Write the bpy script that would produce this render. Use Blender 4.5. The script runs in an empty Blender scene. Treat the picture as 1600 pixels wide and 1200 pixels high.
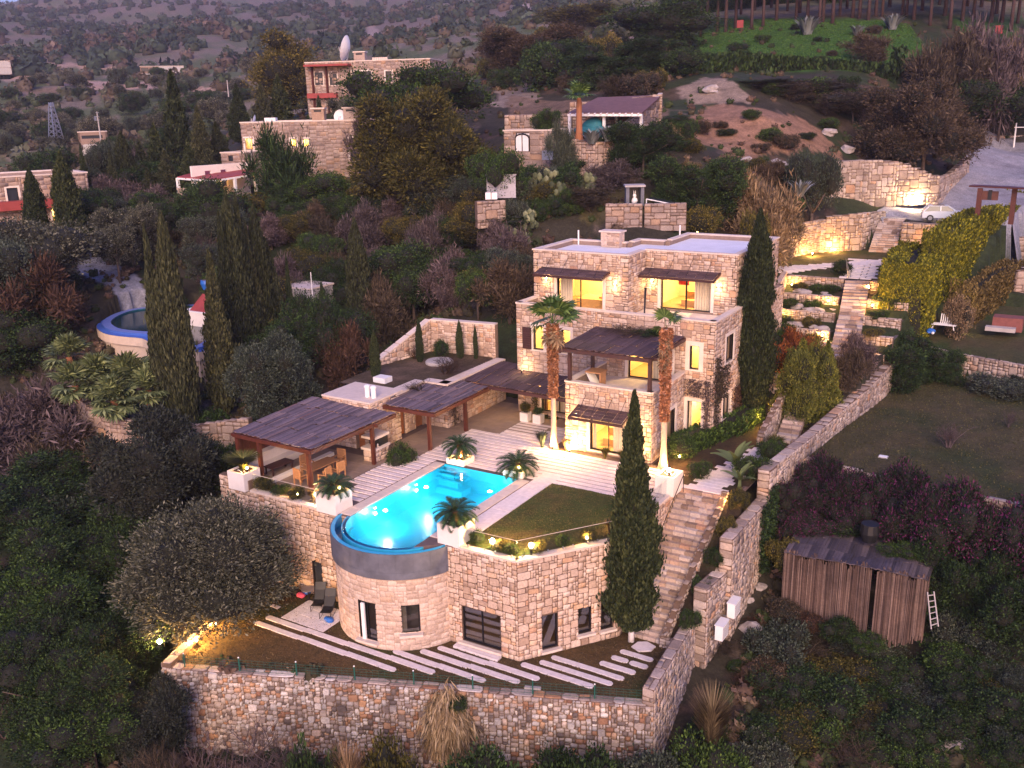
SKY_ELEV, SKY_ROT, SKY_STR, SKY_TINT = 4.0, 150.0, 0.14, (0.90, 0.94, 2.2, 1)
SUN_STR, SUN_ANGLE, SUN_ELEV, SUN_COL = 1.7, 35.0, 30.0, (1.0, 0.70, 0.47)
EXPOSURE = 1.4
HAZE = 0.00022
import bpy, math, random
import numpy as np
from mathutils import Vector, Matrix
random.seed(7)
SC = bpy.context.scene
COL = SC.collection
# ------------------------------------------------------------------ camera
FPX, PITCH, YAW, ROLL = 1485.81, 0.284376, -0.554897, 0.0237995
CH = 20.5                                   # drone height above the pool deck (z = 0)
_d = np.array([math.sin(YAW)*math.cos(PITCH), math.cos(YAW)*math.cos(PITCH), -math.sin(PITCH)])
_r = np.array([math.cos(YAW), -math.sin(YAW), 0.0])
_n = np.cross(_d, _r)
_R = _r*math.cos(ROLL) + _n*math.sin(ROLL)
_D = -_r*math.sin(ROLL) + _n*math.cos(ROLL)
cam_data = bpy.data.cameras.new("camera")
cam_data.sensor_width = 36.0
cam_data.sensor_fit = 'HORIZONTAL'
cam_data.lens = FPX/1600*36.0
cam_data.clip_start = 0.5
cam_data.clip_end = 6000
cam = bpy.data.objects.new("camera", cam_data)
COL.objects.link(cam)
m = Matrix.Identity(4)
for i in range(3):
 m[i][0] = _R[i]; m[i][1] = -_D[i]; m[i][2] = -_d[i]
m[2][3] = CH
cam.matrix_world = m
SC.camera = cam
# ------------------------------------------------------------------ sky, sun, exposure (dusk)
world = bpy.data.worlds.new("World")
SC.world = world
world.use_nodes = True
wn = world.node_tree.nodes; wl = world.node_tree.links
bg = wn["Background"]
sky = wn.new("ShaderNodeTexSky")
sky.sky_type = 'NISHITA'
sky.sun_disc = False
sky.sun_elevation = math.radians(SKY_ELEV)
sky.sun_rotation = math.radians(SKY_ROT)
sky.air_density = 1.0
sky.dust_density = 2.0
sky.ozone_density = 2.0
wm = wn.new("ShaderNodeMix"); wm.data_type = 'RGBA'; wm.blend_type = 'MULTIPLY'
wm.inputs[0].default_value = 1.0
wl.new(sky.outputs[0], wm.inputs[6])
wm.inputs[7].default_value = SKY_TINT
wl.new(wm.outputs[2], bg.inputs[0])
bg.inputs[1].default_value = SKY_STR
sun_d = bpy.data.lights.new("sun", 'SUN')
sun_d.energy = SUN_STR
sun_d.angle = math.radians(SUN_ANGLE)
sun_d.color = SUN_COL
sun = bpy.data.objects.new("sun", sun_d)
COL.objects.link(sun)
az = math.radians(SKY_ROT)                    # the sun stands low behind the viewer
el = math.radians(SUN_ELEV)
sv = Vector((math.sin(az)*math.cos(el), math.cos(az)*math.cos(el), math.sin(el)))
sun.rotation_euler = sv.to_track_quat('Z', 'Y').to_euler()
SC.view_settings.view_transform = 'Standard'
SC.view_settings.look = 'None'
SC.view_settings.exposure = EXPOSURE
SC.view_settings.gamma = 1.0
SC.view_settings.use_curve_mapping = False
SC.cycles.use_denoising = True
SC.cycles.max_bounces = 6
SC.cycles.diffuse_bounces = 2
SC.cycles.glossy_bounces = 2
SC.cycles.transmission_bounces = 4
SC.cycles.transparent_max_bounces = 6
SC.cycles.caustics_reflective = False
SC.cycles.caustics_refractive = False
SC.cycles.sample_clamp_indirect = 4.0
# ------------------------------------------------------------------ photograph pixel -> place
def _ray(x, y):
 return _d*FPX + _R*(x-800) + _D*(y-600)
def P(x, y, z=0.0):                            # where the ray meets the level z
 v = _ray(x, y); t = (z-CH)/v[2]
 return Vector((v[0]*t, v[1]*t, z))
def DD(x, y, dist):                            # a point at a horizontal distance
 v = _ray(x, y); v = v/math.hypot(v[0], v[1])*dist
 return Vector((v[0], v[1], CH+v[2]))
def zat(x, y, X, Y):                           # height over (X, Y) seen at this pixel
 v = _ray(x, y); t = math.hypot(X, Y)/math.hypot(v[0], v[1])
 return CH+v[2]*t
def proj(X, Y, Z):
 v = np.array([X, Y, Z-CH]); k = v@_d
 return 800+FPX*(v@_R)/k, 600+FPX*(v@_D)/k
# ------------------------------------------------------------------ objects
WLOC = {}
def wl_of(o):
 return WLOC.get(o.name, Vector((0, 0, 0))) if o else Vector((0, 0, 0))
def tag(o, label=None, cat=None, group=None, kind=None):
 if label: o['label'] = label
 if cat: o['category'] = cat
 if group: o['group'] = group
 if kind: o['kind'] = kind
 return o
def thing(name, loc, label, cat, group=None, rz=0.0):
 o = bpy.data.objects.new(name, None)
 o.empty_display_size = 0.3
 COL.objects.link(o)
 o.location = loc; o.rotation_euler = (0, 0, rz)
 WLOC[o.name] = Vector(loc)
 return tag(o, label, cat, group)
class MB:
 """collects boxes, tubes and sheets; build() links them as one mesh object"""
 def __init__(s):
  s.v = []; s.f = []; s.m = []; s.mi = 0; s.smooth = False
 def quad(s, a, b, c, d):
  n = len(s.v); s.v += [tuple(a), tuple(b), tuple(c), tuple(d)]
  s.f.append((n, n+1, n+2, n+3)); s.m.append(s.mi)
 def poly(s, pts):
  n = len(s.v); s.v += [tuple(p) for p in pts]
  s.f.append(tuple(range(n, n+len(pts)))); s.m.append(s.mi)
 def box(s, x0, x1, y0, y1, z0, z1):
  s.prism([(x0, y0), (x1, y0), (x1, y1), (x0, y1)], z0, z1)
 def prism(s, pts, z0, z1):
  n = len(s.v); k = len(pts)
  area = sum(pts[i][0]*pts[(i+1) % k][1]-pts[(i+1) % k][0]*pts[i][1] for i in range(k))
  if area < 0: pts = pts[::-1]
  s.v += [(p[0], p[1], z0 if not callable(z0) else z0(p)) for p in pts]
  s.v += [(p[0], p[1], z1 if not callable(z1) else z1(p)) for p in pts]
  s.f.append(tuple(range(n+k-1, n-1, -1))); s.f.append(tuple(range(n+k, n+2*k)))
  for i in range(k):
   j = (i+1) % k
   s.f.append((n+i, n+j, n+k+j, n+k+i))
  s.m += [s.mi]*(k+2)
 def obox(s, c, U, hu, V, hv, W, hw):
  """oriented box: centre, three unit axes and half sizes"""
  n = len(s.v); c = Vector(c); U = Vector(U)*hu; V = Vector(V)*hv; W = Vector(W)*hw
  for a, b, d in ((-1,-1,-1),(1,-1,-1),(1,1,-1),(-1,1,-1),(-1,-1,1),(1,-1,1),(1,1,1),(-1,1,1)):
   s.v.append(tuple(c+U*a+V*b+W*d))
  for q in ((3,2,1,0),(4,5,6,7),(0,1,5,4),(1,2,6,5),(2,3,7,6),(3,0,4,7)):
   s.f.append(tuple(n+i for i in q)); s.m.append(s.mi)
 def bar(s, a, b, w, h=None):
  """square bar between two points"""
  a = Vector(a); b = Vector(b); W = (b-a); L = W.length
  if L < 1e-6: return
  W.normalize(); up = Vector((0, 0, 1)) if abs(W.z) < .95 else Vector((0, 1, 0))
  U = W.cross(up).normalized(); V = U.cross(W).normalized()
  s.obox((a+b)/2, U, w/2, V, (h or w)/2, W, L/2)
 def tube(s, pts, rad, n=6, cap=True):
  pts = [Vector(p) for p in pts]
  if not hasattr(rad, '__len__'): rad = [rad]*len(pts)
  base = len(s.v)
  for i, p in enumerate(pts):
   t = (pts[min(i+1, len(pts)-1)]-pts[max(i-1, 0)]).normalized()
   up = Vector((0, 0, 1)) if abs(t.z) < .9 else Vector((0, 1, 0))
   U = t.cross(up).normalized(); V = U.cross(t)
   for k in range(n):
    a = 2*math.pi*k/n
    s.v.append(tuple(p+(U*math.cos(a)+V*math.sin(a))*rad[i]))
  for i in range(len(pts)-1):
   for k in range(n):
    a = base+i*n+k; b = base+i*n+(k+1) % n
    s.f.append((a, a+n, b+n, b)); s.m.append(s.mi)
  if cap:
   s.f.append(tuple(base+k for k in range(n))); s.m.append(s.mi)
   e = base+(len(pts)-1)*n
   s.f.append(tuple(e+k for k in range(n-1, -1, -1))); s.m.append(s.mi)
 def lathe(s, c, prof, n=16):
  """profile [(r, z)] turned about the vertical through c"""
  c = Vector(c); base = len(s.v)
  for r, z in prof:
   for k in range(n):
    a = 2*math.pi*k/n
    s.v.append((c.x+r*math.cos(a), c.y+r*math.sin(a), c.z+z))
  for i in range(len(prof)-1):
   for k in range(n):
    a = base+i*n+k; b = base+i*n+(k+1) % n
    s.f.append((a, b, b+n, a+n)); s.m.append(s.mi)
  e = base+(len(prof)-1)*n
  s.f.append(tuple(e+k for k in range(n))); s.m.append(s.mi)
  s.f.append(tuple(base+k for k in range(n-1, -1, -1))); s.m.append(s.mi)
 def blob(s, c, rx, ry, rz, seed=0, n=2, amp=.2):
  rr = random.Random(seed)
  vs, fs = ICO[n]
  base = len(s.v); ph = [rr.uniform(0, 6.28) for _ in range(6)]; fr = [rr.uniform(1.5, 3.5) for _ in range(6)]
  for v in vs:
   k = 1+amp*(math.sin(v[0]*fr[0]+ph[0])*math.sin(v[1]*fr[1]+ph[1])+.6*math.sin(v[2]*fr[2]*1.7+ph[2]+v[0]*2))
   s.v.append((c[0]+v[0]*rx*k, c[1]+v[1]*ry*k, c[2]+v[2]*rz*k))
  for q in fs:
   s.f.append(tuple(base+i for i in q)); s.m.append(s.mi)
 def mesh(s, name, mats, off=Vector((0, 0, 0))):
  me = bpy.data.meshes.new(name)
  me.from_pydata([(v[0]-off[0], v[1]-off[1], v[2]-off[2]) for v in s.v], [], s.f)
  if not isinstance(mats, (list, tuple)): mats = [mats]
  for mt in mats: me.materials.append(mt)
  if len(mats) > 1: me.polygons.foreach_set('material_index', s.m)
  if s.smooth: me.polygons.foreach_set('use_smooth', [True]*len(s.f))
  me.update()
  return me
 def build(s, name, mats, parent=None, label=None, cat=None, group=None, kind=None, at=None):
  if parent is not None:
   off = wl_of(parent)
   o = bpy.data.objects.new(name, s.mesh(name, mats, off))
   COL.objects.link(o); o.parent = parent
   WLOC[o.name] = off.copy()
  else:
   if at is None and s.v:
    a = np.array(s.v); at = Vector((a[:, 0].mean(), a[:, 1].mean(), a[:, 2].min()))
   at = Vector(at) if at is not None else Vector((0, 0, 0))
   o = bpy.data.objects.new(name, s.mesh(name, mats, at))
   COL.objects.link(o); o.location = at; WLOC[o.name] = at.copy()
  return tag(o, label, cat, group, kind)
def _ico(n):
 import bmesh
 bm = bmesh.new(); bmesh.ops.create_icosphere(bm, subdivisions=n, radius=1)
 vs = [tuple(v.co) for v in bm.verts]; fs = [tuple(v.index for v in f.verts) for f in bm.faces]
 bm.free(); return vs, fs
ICO = {n: _ico(n) for n in (1, 2, 3)}
def np_mesh(name, V, F, mats, smooth=False, col=None):
 """mesh from numpy arrays: V (n,3), F (m,k)"""
 me = bpy.data.meshes.new(name)
 V = np.asarray(V, np.float32); F = np.asarray(F, np.int32)
 k = F.shape[1]
 me.vertices.add(len(V)); me.vertices.foreach_set('co', V.ravel())
 me.loops.add(F.size); me.loops.foreach_set('vertex_index', F.ravel())
 me.polygons.add(len(F)); me.polygons.foreach_set('loop_start', np.arange(0, F.size, k, dtype=np.int32))
 try: me.polygons.foreach_set('loop_total', np.full(len(F), k, np.int32))
 except Exception: pass
 if not isinstance(mats, (list, tuple)): mats = [mats]
 for mt in mats: me.materials.append(mt)
 me.update(calc_edges=True)
 if smooth: me.polygons.foreach_set('use_smooth', np.ones(len(F), bool))
 if col is not None:
  at = me.color_attributes.new('tint', 'FLOAT_COLOR', 'POINT')
  c = np.ones((len(V), 4), np.float32); c[:, :3] = col
  at.data.foreach_set('color', c.ravel())
 return me
def link(name, me, parent=None, loc=(0, 0, 0), rz=0.0, sc=(1, 1, 1)):
 o = bpy.data.objects.new(name, me); COL.objects.link(o)
 o.location = loc; o.rotation_euler = (0, 0, rz); o.scale = sc
 if parent is not None: o.parent = parent
 return o
# ------------------------------------------------------------------ materials
def _mat(name):
 mt = bpy.data.materials.new(name); mt.use_nodes = True
 return mt, mt.node_tree.nodes, mt.node_tree.links, mt.node_tree.nodes["Principled BSDF"]
def _math(n, l, op, a, b=None):
 x = n.new("ShaderNodeMath"); x.operation = op
 for i, q in enumerate((a, b)):
  if q is None: continue
  if hasattr(q, 'default_value') or hasattr(q, 'links'): l.new(q, x.inputs[i])
  else: x.inputs[i].default_value = q
 return x.outputs[0]
def rand_socket(n, l):
 g = n.new("ShaderNodeNewGeometry"); o = n.new("ShaderNodeObjectInfo")
 return _math(n, l, 'FRACT', _math(n, l, 'ADD', g.outputs['Random Per Island'], o.outputs['Random']))
def noise(n, l, scale, detail=3, rough=.6, coord='Object', stretch=None):
 tc = n.new("ShaderNodeTexCoord"); t = n.new("ShaderNodeTexNoise")
 t.inputs['Scale'].default_value = scale; t.inputs['Detail'].default_value = detail
 t.inputs['Roughness'].default_value = rough
 src = tc.outputs[coord]
 if coord == 'World':
  pass
 if stretch:
  mp = n.new("ShaderNodeMapping"); mp.inputs['Scale'].default_value = stretch
  l.new(src, mp.inputs[0]); src = mp.outputs[0]
 l.new(src, t.inputs['Vector'])
 return t.outputs[0]
def wnoise(n, l, scale, detail=3, rough=.6, stretch=None):
 g = n.new("ShaderNodeNewGeometry"); t = n.new("ShaderNodeTexNoise")
 t.inputs['Scale'].default_value = scale; t.inputs['Detail'].default_value = detail
 t.inputs['Roughness'].default_value = rough
 src = g.outputs['Position']
 if stretch:
  mp = n.new("ShaderNodeMapping"); mp.inputs['Scale'].default_value = stretch
  l.new(src, mp.inputs[0]); src = mp.outputs[0]
 l.new(src, t.inputs['Vector'])
 return t.outputs[0]
def ramp(n, l, fac, stops, interp='LINEAR'):
 r = n.new("ShaderNodeValToRGB"); r.color_ramp.interpolation = interp
 e = r.color_ramp.elements
 while len(e) < len(stops): e.new(.5)
 for i, (p, c) in enumerate(stops):
  e[i].position = p; e[i].color = (c[0], c[1], c[2], 1)
 l.new(fac, r.inputs[0]); return r.outputs[0]
def mix(n, l, a, b, fac, mode='MIX'):
 x = n.new("ShaderNodeMix"); x.data_type = 'RGBA'; x.blend_type = mode
 for i, q in ((0, fac), (6, a), (7, b)):
  if hasattr(q, 'links'): l.new(q, x.inputs[i])
  else: x.inputs[i].default_value = q if i == 0 else (q[0], q[1], q[2], 1)
 return x.outputs[2]
def bump(n, l, bs, h, strength=.4, dist=.02):
 b = n.new("ShaderNodeBump"); b.inputs['Strength'].default_value = strength
 b.inputs['Distance'].default_value = dist
 l.new(h, b.inputs['Height']); l.new(b.outputs[0], bs.inputs['Normal'])
def mat_plain(name, c, rough=.7, var=.25, scale=3.0, metal=0.0, bumpy=.15):
 mt, n, l, bs = _mat(name)
 nz = wnoise(n, l, scale, 4)
 col = ramp(n, l, nz, [(.25, [q*(1-var) for q in c]), (.75, [min(1, q*(1+var)) for q in c])])
 l.new(col, bs.inputs['Base Color'])
 bs.inputs['Roughness'].default_value = rough; bs.inputs['Metallic'].default_value = metal
 if bumpy: bump(n, l, bs, nz, bumpy)
 return mt
def mat_stone(name, stops, grime=.35, rough=.9):
 """one tone per stone, grain and stains inside it"""
 mt, n, l, bs = _mat(name)
 col = ramp(n, l, rand_socket(n, l), stops)
 g = wnoise(n, l, 9.0, 4, .7)
 col = mix(n, l, col, ramp(n, l, g, [(.3, (.62, .58, .56)), (.7, (1.15, 1.12, 1.1))]), .8, 'MULTIPLY')
 big = wnoise(n, l, .55, 3, .6)
 col = mix(n, l, col, ramp(n, l, big, [(.35, (1-grime, 1-grime, 1-grime*.9)), (.6, (1.05, 1.05, 1.05))]), .85, 'MULTIPLY')
 l.new(col, bs.inputs['Base Color']); bs.inputs['Roughness'].default_value = rough
 bump(n, l, bs, g, .5, .03)
 return mt
def mat_leaf(name, c, c2=None, sat=.35, rough=.75, trans=0.0):
 """foliage: every leaf its own shade between two colours, plus a shift per plant"""
 mt, n, l, bs = _mat(name)
 c2 = c2 or [q*1.9 for q in c]
 g = n.new("ShaderNodeNewGeometry")
 a = ramp(n, l, g.outputs['Random Per Island'], [(0, [q*.55 for q in c]), (.55, c), (1, c2)])
 o = n.new("ShaderNodeObjectInfo")
 b = ramp(n, l, o.outputs['Random'], [(0, (1-sat, 1-sat*.9, 1-sat)), (.5, (1, 1, 1)), (1, (1+sat*.8, 1+sat*.5, 1+sat*.3))])
 col = mix(n, l, a, b, 1.0, 'MULTIPLY')
 l.new(col, bs.inputs['Base Color']); bs.inputs['Roughness'].default_value = rough
 bs.inputs['Specular IOR Level'].default_value = .25
 return mt
def mat_tint(name, rough=.9, scale=.8, bmp=.4, lo=.55, hi=1.35, patches=None):
 """colour stored on the mesh (soil, grass ...) broken up by noise"""
 mt, n, l, bs = _mat(name)
 at = n.new("ShaderNodeAttribute"); at.attribute_name = 'tint'
 a = wnoise(n, l, scale, 6, .7); b = wnoise(n, l, scale*7, 4, .7)
 col = mix(n, l, at.outputs[0], ramp(n, l, a, [(.3, (lo, lo, lo)), (.7, (hi, hi, hi))]), 1., 'MULTIPLY')
 col = mix(n, l, col, ramp(n, l, b, [(.3, (.6, .62, .6)), (.7, (1.3, 1.25, 1.2))]), 1., 'MULTIPLY')
 l.new(col, bs.inputs['Base Color']); bs.inputs['Roughness'].default_value = rough
 bs.inputs['Specular IOR Level'].default_value = .2
 bump(n, l, bs, b, bmp, .15)
 return mt
def mat_emit(name, c, s):
 mt = bpy.data.materials.new(name); mt.use_nodes = True
 n = mt.node_tree.nodes; l = mt.node_tree.links; n.clear()
 e = n.new("ShaderNodeEmission"); e.inputs[0].default_value = (*c, 1); e.inputs[1].default_value = s
 o = n.new("ShaderNodeOutputMaterial"); l.new(e.outputs[0], o.inputs[0]); return mt
def mat_glass(name, tint=(.9, .95, .95), refl=.25):
 mt = bpy.data.materials.new(name); mt.use_nodes = True
 n = mt.node_tree.nodes; l = mt.node_tree.links; n.clear()
 t = n.new("ShaderNodeBsdfTransparent"); t.inputs[0].default_value = (*tint, 1)
 g = n.new("ShaderNodeBsdfGlossy"); g.inputs['Roughness'].default_value = .03
 f = n.new("ShaderNodeLayerWeight")
 a = _math(n, l, 'ADD', _math(n, l, 'MULTIPLY', _math(n, l, 'POWER', f.outputs['Facing'], 3.0), .6), .04+refl*.2)
 mx = n.new("ShaderNodeMixShader"); l.new(a, mx.inputs[0]); l.new(t.outputs[0], mx.inputs[1]); l.new(g.outputs[0], mx.inputs[2])
 o = n.new("ShaderNodeOutputMaterial"); l.new(mx.outputs[0], o.inputs[0]); return mt
M = {}
HOUSE = [(0, (.38, .27, .20)), (.2, (.52, .39, .30)), (.42, (.65, .51, .41)), (.6, (.58, .45, .36)), (.8, (.73, .60, .50)), (.93, (.63, .42, .26)), (1, (.48, .29, .20))]
M['stone'] = mat_stone('house_stone', HOUSE, .2)
M['stone_prow'] = mat_stone('prow_stone', HOUSE, .12)
M['mortar'] = mat_plain('mortar', (.27, .19, .15), .95, .2, 6)
M['farm_white'] = mat_plain('dull_white', (.42, .40, .39), .8, .1, 2)  # white paint in a darker, greyer tone
M['mortar_pale'] = mat_plain('mortar_pale', (.42, .32, .26), .95, .15, 6)
M['stone_round'] = mat_stone('round_bay_stone', [(0, (.50, .38, .30)), (.4, (.62, .49, .40)), (.75, (.70, .57, .48)), (1, (.56, .40, .29))], .15)
M['mortar_dark'] = mat_plain('mortar_dark', (.14, .09, .065), .95, .3, 6)
M['garden_stone'] = mat_stone('garden_stone', [(0, (.24, .19, .16)), (.25, (.38, .30, .25)), (.5, (.50, .41, .34)), (.75, (.44, .37, .33)), (.9, (.58, .50, .44)), (1, (.50, .30, .18))], .35)
M['rubble'] = mat_stone('rubble_stone', [(0, (.14, .11, .10)), (.2, (.34, .27, .23)), (.42, (.50, .42, .36)), (.6, (.42, .39, .37)), (.78, (.70, .65, .60)), (.88, (.50, .29, .16)), (1, (.26, .13, .08))], .35)
M['far_stone'] = mat_stone('far_stone', [(0, (.26, .20, .17)), (.4, (.40, .31, .26)), (.75, (.46, .37, .31)), (1, (.42, .27, .17))], .3)
M['step_stone'] = mat_stone('step_stone', [(0, (.26, .19, .15)), (.3, (.44, .34, .28)), (.6, (.52, .44, .40)), (.85, (.60, .53, .49)), (1, (.48, .28, .18))], .3)
M['coping'] = mat_plain('coping_stone', (.66, .55, .47), .8, .12, 2.2)
M['trim'] = mat_plain('window_trim_stone', (.72, .62, .54), .8, .08, 2)
M['plaster'] = mat_plain('planter_plaster', (.78, .71, .66), .85, .06, 2)
M['slab'] = mat_plain('paving_slab', (.70, .63, .63), .85, .16, 3.5)
M['travertine'] = mat_plain('travertine', (.74, .64, .62), .7, .16, 1.6)
M['deck_joint'] = mat_plain('deck_joint', (.13, .09, .085), .9, .2, 3)
M['terr_floor'] = mat_plain('terrace_floor', (.26, .19, .15), .75, .2, 1.2)
M['roof_white'] = mat_plain('roof_screed', (.74, .74, .78), .8, .10, .7)
M['wood'] = mat_plain('dark_red_wood', (.085, .022, .013), .5, .25, 5)
M['wood_dark'] = mat_plain('dark_wood', (.055, .02, .018), .6, .3, 5)
M['teak'] = mat_plain('teak', (.40, .20, .09), .6, .2, 8)
M['darkframe'] = mat_plain('window_frame', (.018, .016, .018), .35, .2, 4, .4, 0)
M['greyconc'] = mat_plain('pool_band', (.115, .12, .15), .6, .35, 1.4)
M['white'] = mat_plain('white_paint', (.80, .79, .78), .6, .05, 2)
M['concrete'] = mat_plain('concrete', (.40, .37, .36), .9, .15, 2)
M['redroof'] = mat_plain('red_roof', (.30, .05, .045), .7, .2, 1.5)
M['brownroof'] = mat_plain('brown_roof', (.15, .075, .065), .8, .3, 2)
M['steel'] = mat_plain('steel', (.45, .46, .50), .35, .1, 3, .8, 0)
M['black'] = mat_plain('black', (.012, .012, .013), .5, .2, 5)
M['green_paint'] = mat_plain('green_paint', (.015, .10, .075), .5, .1, 5)
M['blue'] = mat_plain('blue_plastic', (.02, .12, .45), .4, .15, 3)
M['pool_tile'] = mat_plain('pool_tile', (.008, .46, .64), .35, .08, 4)
M['pool_rim'] = mat_plain('pool_rim', (.03, .38, .62), .4, .1, 4)
M['pool2_tile'] = mat_plain('far_pool_tile', (.015, .10, .16), .4, .2, 2)
M['pool2_rim'] = mat_plain('far_pool_rim', (.06, .14, .48), .5, .1, 2)
M['gravel'] = mat_plain('gravel', (.27, .27, .31), .95, .25, 7)
M['soil'] = mat_plain('soil', (.075, .045, .03), .95, .4, 3)
M['reed_x'] = mat_plain('reed', (.20, .125, .095), .9, .4, 9)
M['cream'] = mat_plain('room_wall', (.82, .68, .40), .8, .04, 1)
M['cream_floor'] = mat_plain('room_floor', (.62, .38, .16), .6, .1, 2)
M['linen'] = mat_plain('linen', (.78, .66, .48), .9, .1, 6)
M['orange'] = mat_plain('orange_cloth', (.62, .36, .13), .8, .1, 3)
M['door_wood'] = mat_plain('door_wood', (.28, .10, .035), .6, .25, 4)
M['lamp'] = mat_emit('lamp_glow', (1.0, .62, .22), 60)
M['lamp_hot'] = mat_emit('lamp_glow_hot', (1.0, .74, .38), 220)
M['pool_lamp'] = mat_emit('pool_lamp_glow', (.8, .97, 1.0), 30)
M['glass'] = mat_glass('window_glass', (.93, .93, .90), .1)
M['glass_pale'] = mat_glass('balustrade_glass', (.94, .97, .97), .02)
M['glass_dark'] = mat_plain('dark_glass', (.035, .04, .05), .08, .2, 1, 0, 0)
M['cyp'] = mat_leaf('cypress_leaf', (.018, .030, .011), (.065, .080, .030))
M['cyp_far'] = mat_leaf('cypress_brownish_leaf', (.030, .038, .018), (.080, .088, .040))
M['dark'] = mat_leaf('dark_leaf', (.012, .030, .008), (.058, .105, .028))
M['green'] = mat_leaf('green_leaf', (.020, .046, .009), (.085, .145, .028))
M['olive'] = mat_leaf('olive_leaf', (.050, .055, .036), (.19, .19, .14))
M['greygreen'] = mat_leaf('grey_green_leaf', (.036, .050, .036), (.11, .135, .10))
M['gold'] = mat_leaf('golden_green_leaf', (.060, .058, .012), (.19, .155, .035))
M['hedge'] = mat_leaf('golden_hedge_leaf', (.085, .095, .008), (.32, .29, .02), .1)
M['brown'] = mat_leaf('brown_twig', (.048, .036, .024), (.12, .090, .060))
M['red'] = mat_leaf('reddish_leaf', (.055, .030, .020), (.12, .065, .042))
M['mauve'] = mat_leaf('bare_twig', (.075, .055, .058), (.17, .13, .135))
M['straw'] = mat_leaf('straw_leaf', (.17, .115, .065), (.36, .26, .15))
M['boug'] = mat_leaf('bougainvillea_leaf', (.012, .026, .010), (.13, .016, .095))
M['palm'] = mat_leaf('palm_leaf', (.022, .048, .020), (.055, .105, .035), .15, .5)
M['fanpalm'] = mat_leaf('fan_palm_leaf', (.085, .115, .045), (.24, .28, .12), .15, .6)
M['cactus'] = mat_leaf('cactus_pad', (.11, .13, .07), (.26, .27, .15))
M['agave'] = mat_leaf('agave_leaf', (.16, .18, .18), (.34, .36, .37), .1)
M['bark'] = mat_plain('bark', (.09, .062, .05), .95, .35, 6)
M['palmbark'] = mat_plain('palm_bark', (.42, .31, .25), .9, .2, 8)
M['thatch'] = mat_leaf('palm_boot', (.28, .115, .055), (.52, .26, .15), .1)
M['inner'] = mat_plain('twig_core_shade', (.012, .013, .008), .95, .3, 5)  # solid cores of crowns and hedges: inner twigs with crown shade put into colour
M['ground'] = mat_tint('hillside_soil')
M['turf'] = mat_tint('turf', .95, .9, .5, .75, 1.25)
# ------------------------------------------------------------------ masonry: stones are pieces proud of a mortar bed
def _stone_proto(seed, ch=.22):
 r = random.Random(seed)
 c = [r.uniform(.02, ch) for _ in range(8)]
 ring = [(-.5+c[0], -.5), (.5-c[1], -.5), (.5, -.5+c[2]), (.5, .5-c[3]), (.5-c[4], .5), (-.5+c[5], .5), (-.5, .5-c[6]), (-.5, -.5+c[7])]
 ring = [(x+r.uniform(-.035, .035), z+r.uniform(-.05, .05)) for x, z in ring]
 ring = [(max(-.5, min(.5, x)), max(-.5, min(.5, z))) for x, z in ring]
 v = [(x, 0.0, z) for x, z in ring]
 v += [(x*.90+r.uniform(-.01, .01), -1+r.uniform(-.12, .12), z*.86) for x, z in ring]
 f = [tuple(range(8, 16))] + [(i, (i+1) % 8, 8+(i+1) % 8, 8+i) for i in range(8)]
 return v, f
PROTO = [_stone_proto(100+i) for i in range(14)]+[_stone_proto(200+i, .36) for i in range(14)]
_PT = []
for v, f in PROTO:
 t = []
 for q in f:
  for i in range(1, len(q)-1): t.append((q[0], q[i], q[i+1]))
 _PT.append((np.array(v), np.array(t)))
_SM = {}
def stone_mesh(i, mat):
 k = (i, mat.name)
 if k not in _SM:
  me = bpy.data.meshes.new('stone'); me.from_pydata(PROTO[i][0], [], PROTO[i][1]); me.materials.append(mat); me.update()
  _SM[k] = me
 return _SM[k]
SIZES = {
 'house': [((2,1),5),((3,1),5),((3,2),7),((2,2),4),((4,2),5),((1,1),2),((3,3),2),((4,3),2),((2,3),1),((5,2),1)],
 'prow':  [((2,1),5),((3,2),8),((2,2),5),((4,2),5),((1,1),3),((3,3),4),((4,3),3),((2,3),3),((1,2),2),((5,3),1)],
 'coursed': [((2,1),3),((3,1),3),((3,2),8),((4,2),8),((2,2),4),((5,2),2)],
 'rubble': [((1,1),10),((2,1),6),((2,2),8),((1,2),3),((3,2),5),((3,3),2),((2,3),3),((4,3),1)],
}
def pack(L, H, cell, style, rr, inside=None):
 nu = max(1, int(round(L/cell))); nv = max(1, int(round(H/cell)))
 cu = L/nu; cv = H/nv
 occ = np.zeros((nv, nu), bool)
 if inside:
  for j in range(nv):
   for i in range(nu):
    if not inside((i+.5)*cu, (j+.5)*cv): occ[j, i] = True
 sz = [s for s, w in SIZES[style] for _ in range(w)]
 out = []
 for j in range(nv):
  for i in range(nu):
   if occ[j, i]: continue
   for _ in range(5):
    w, h = rr.choice(sz)
    if i+w <= nu and j+h <= nv and not occ[j:j+h, i:i+w].any(): break
   else: w = h = 1
   if w == 1 and h == 1:
    for w2, h2 in ((2, 1), (1, 2)):
     if rr.random() < .7 and i+w2 <= nu and j+h2 <= nv and not occ[j:j+h2, i:i+w2].any():
      w, h = w2, h2; break
   occ[j:j+h, i:i+w] = True
   out.append(((i+w/2)*cu, (j+h/2)*cv, w*cu, h*cv))
 return out
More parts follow.
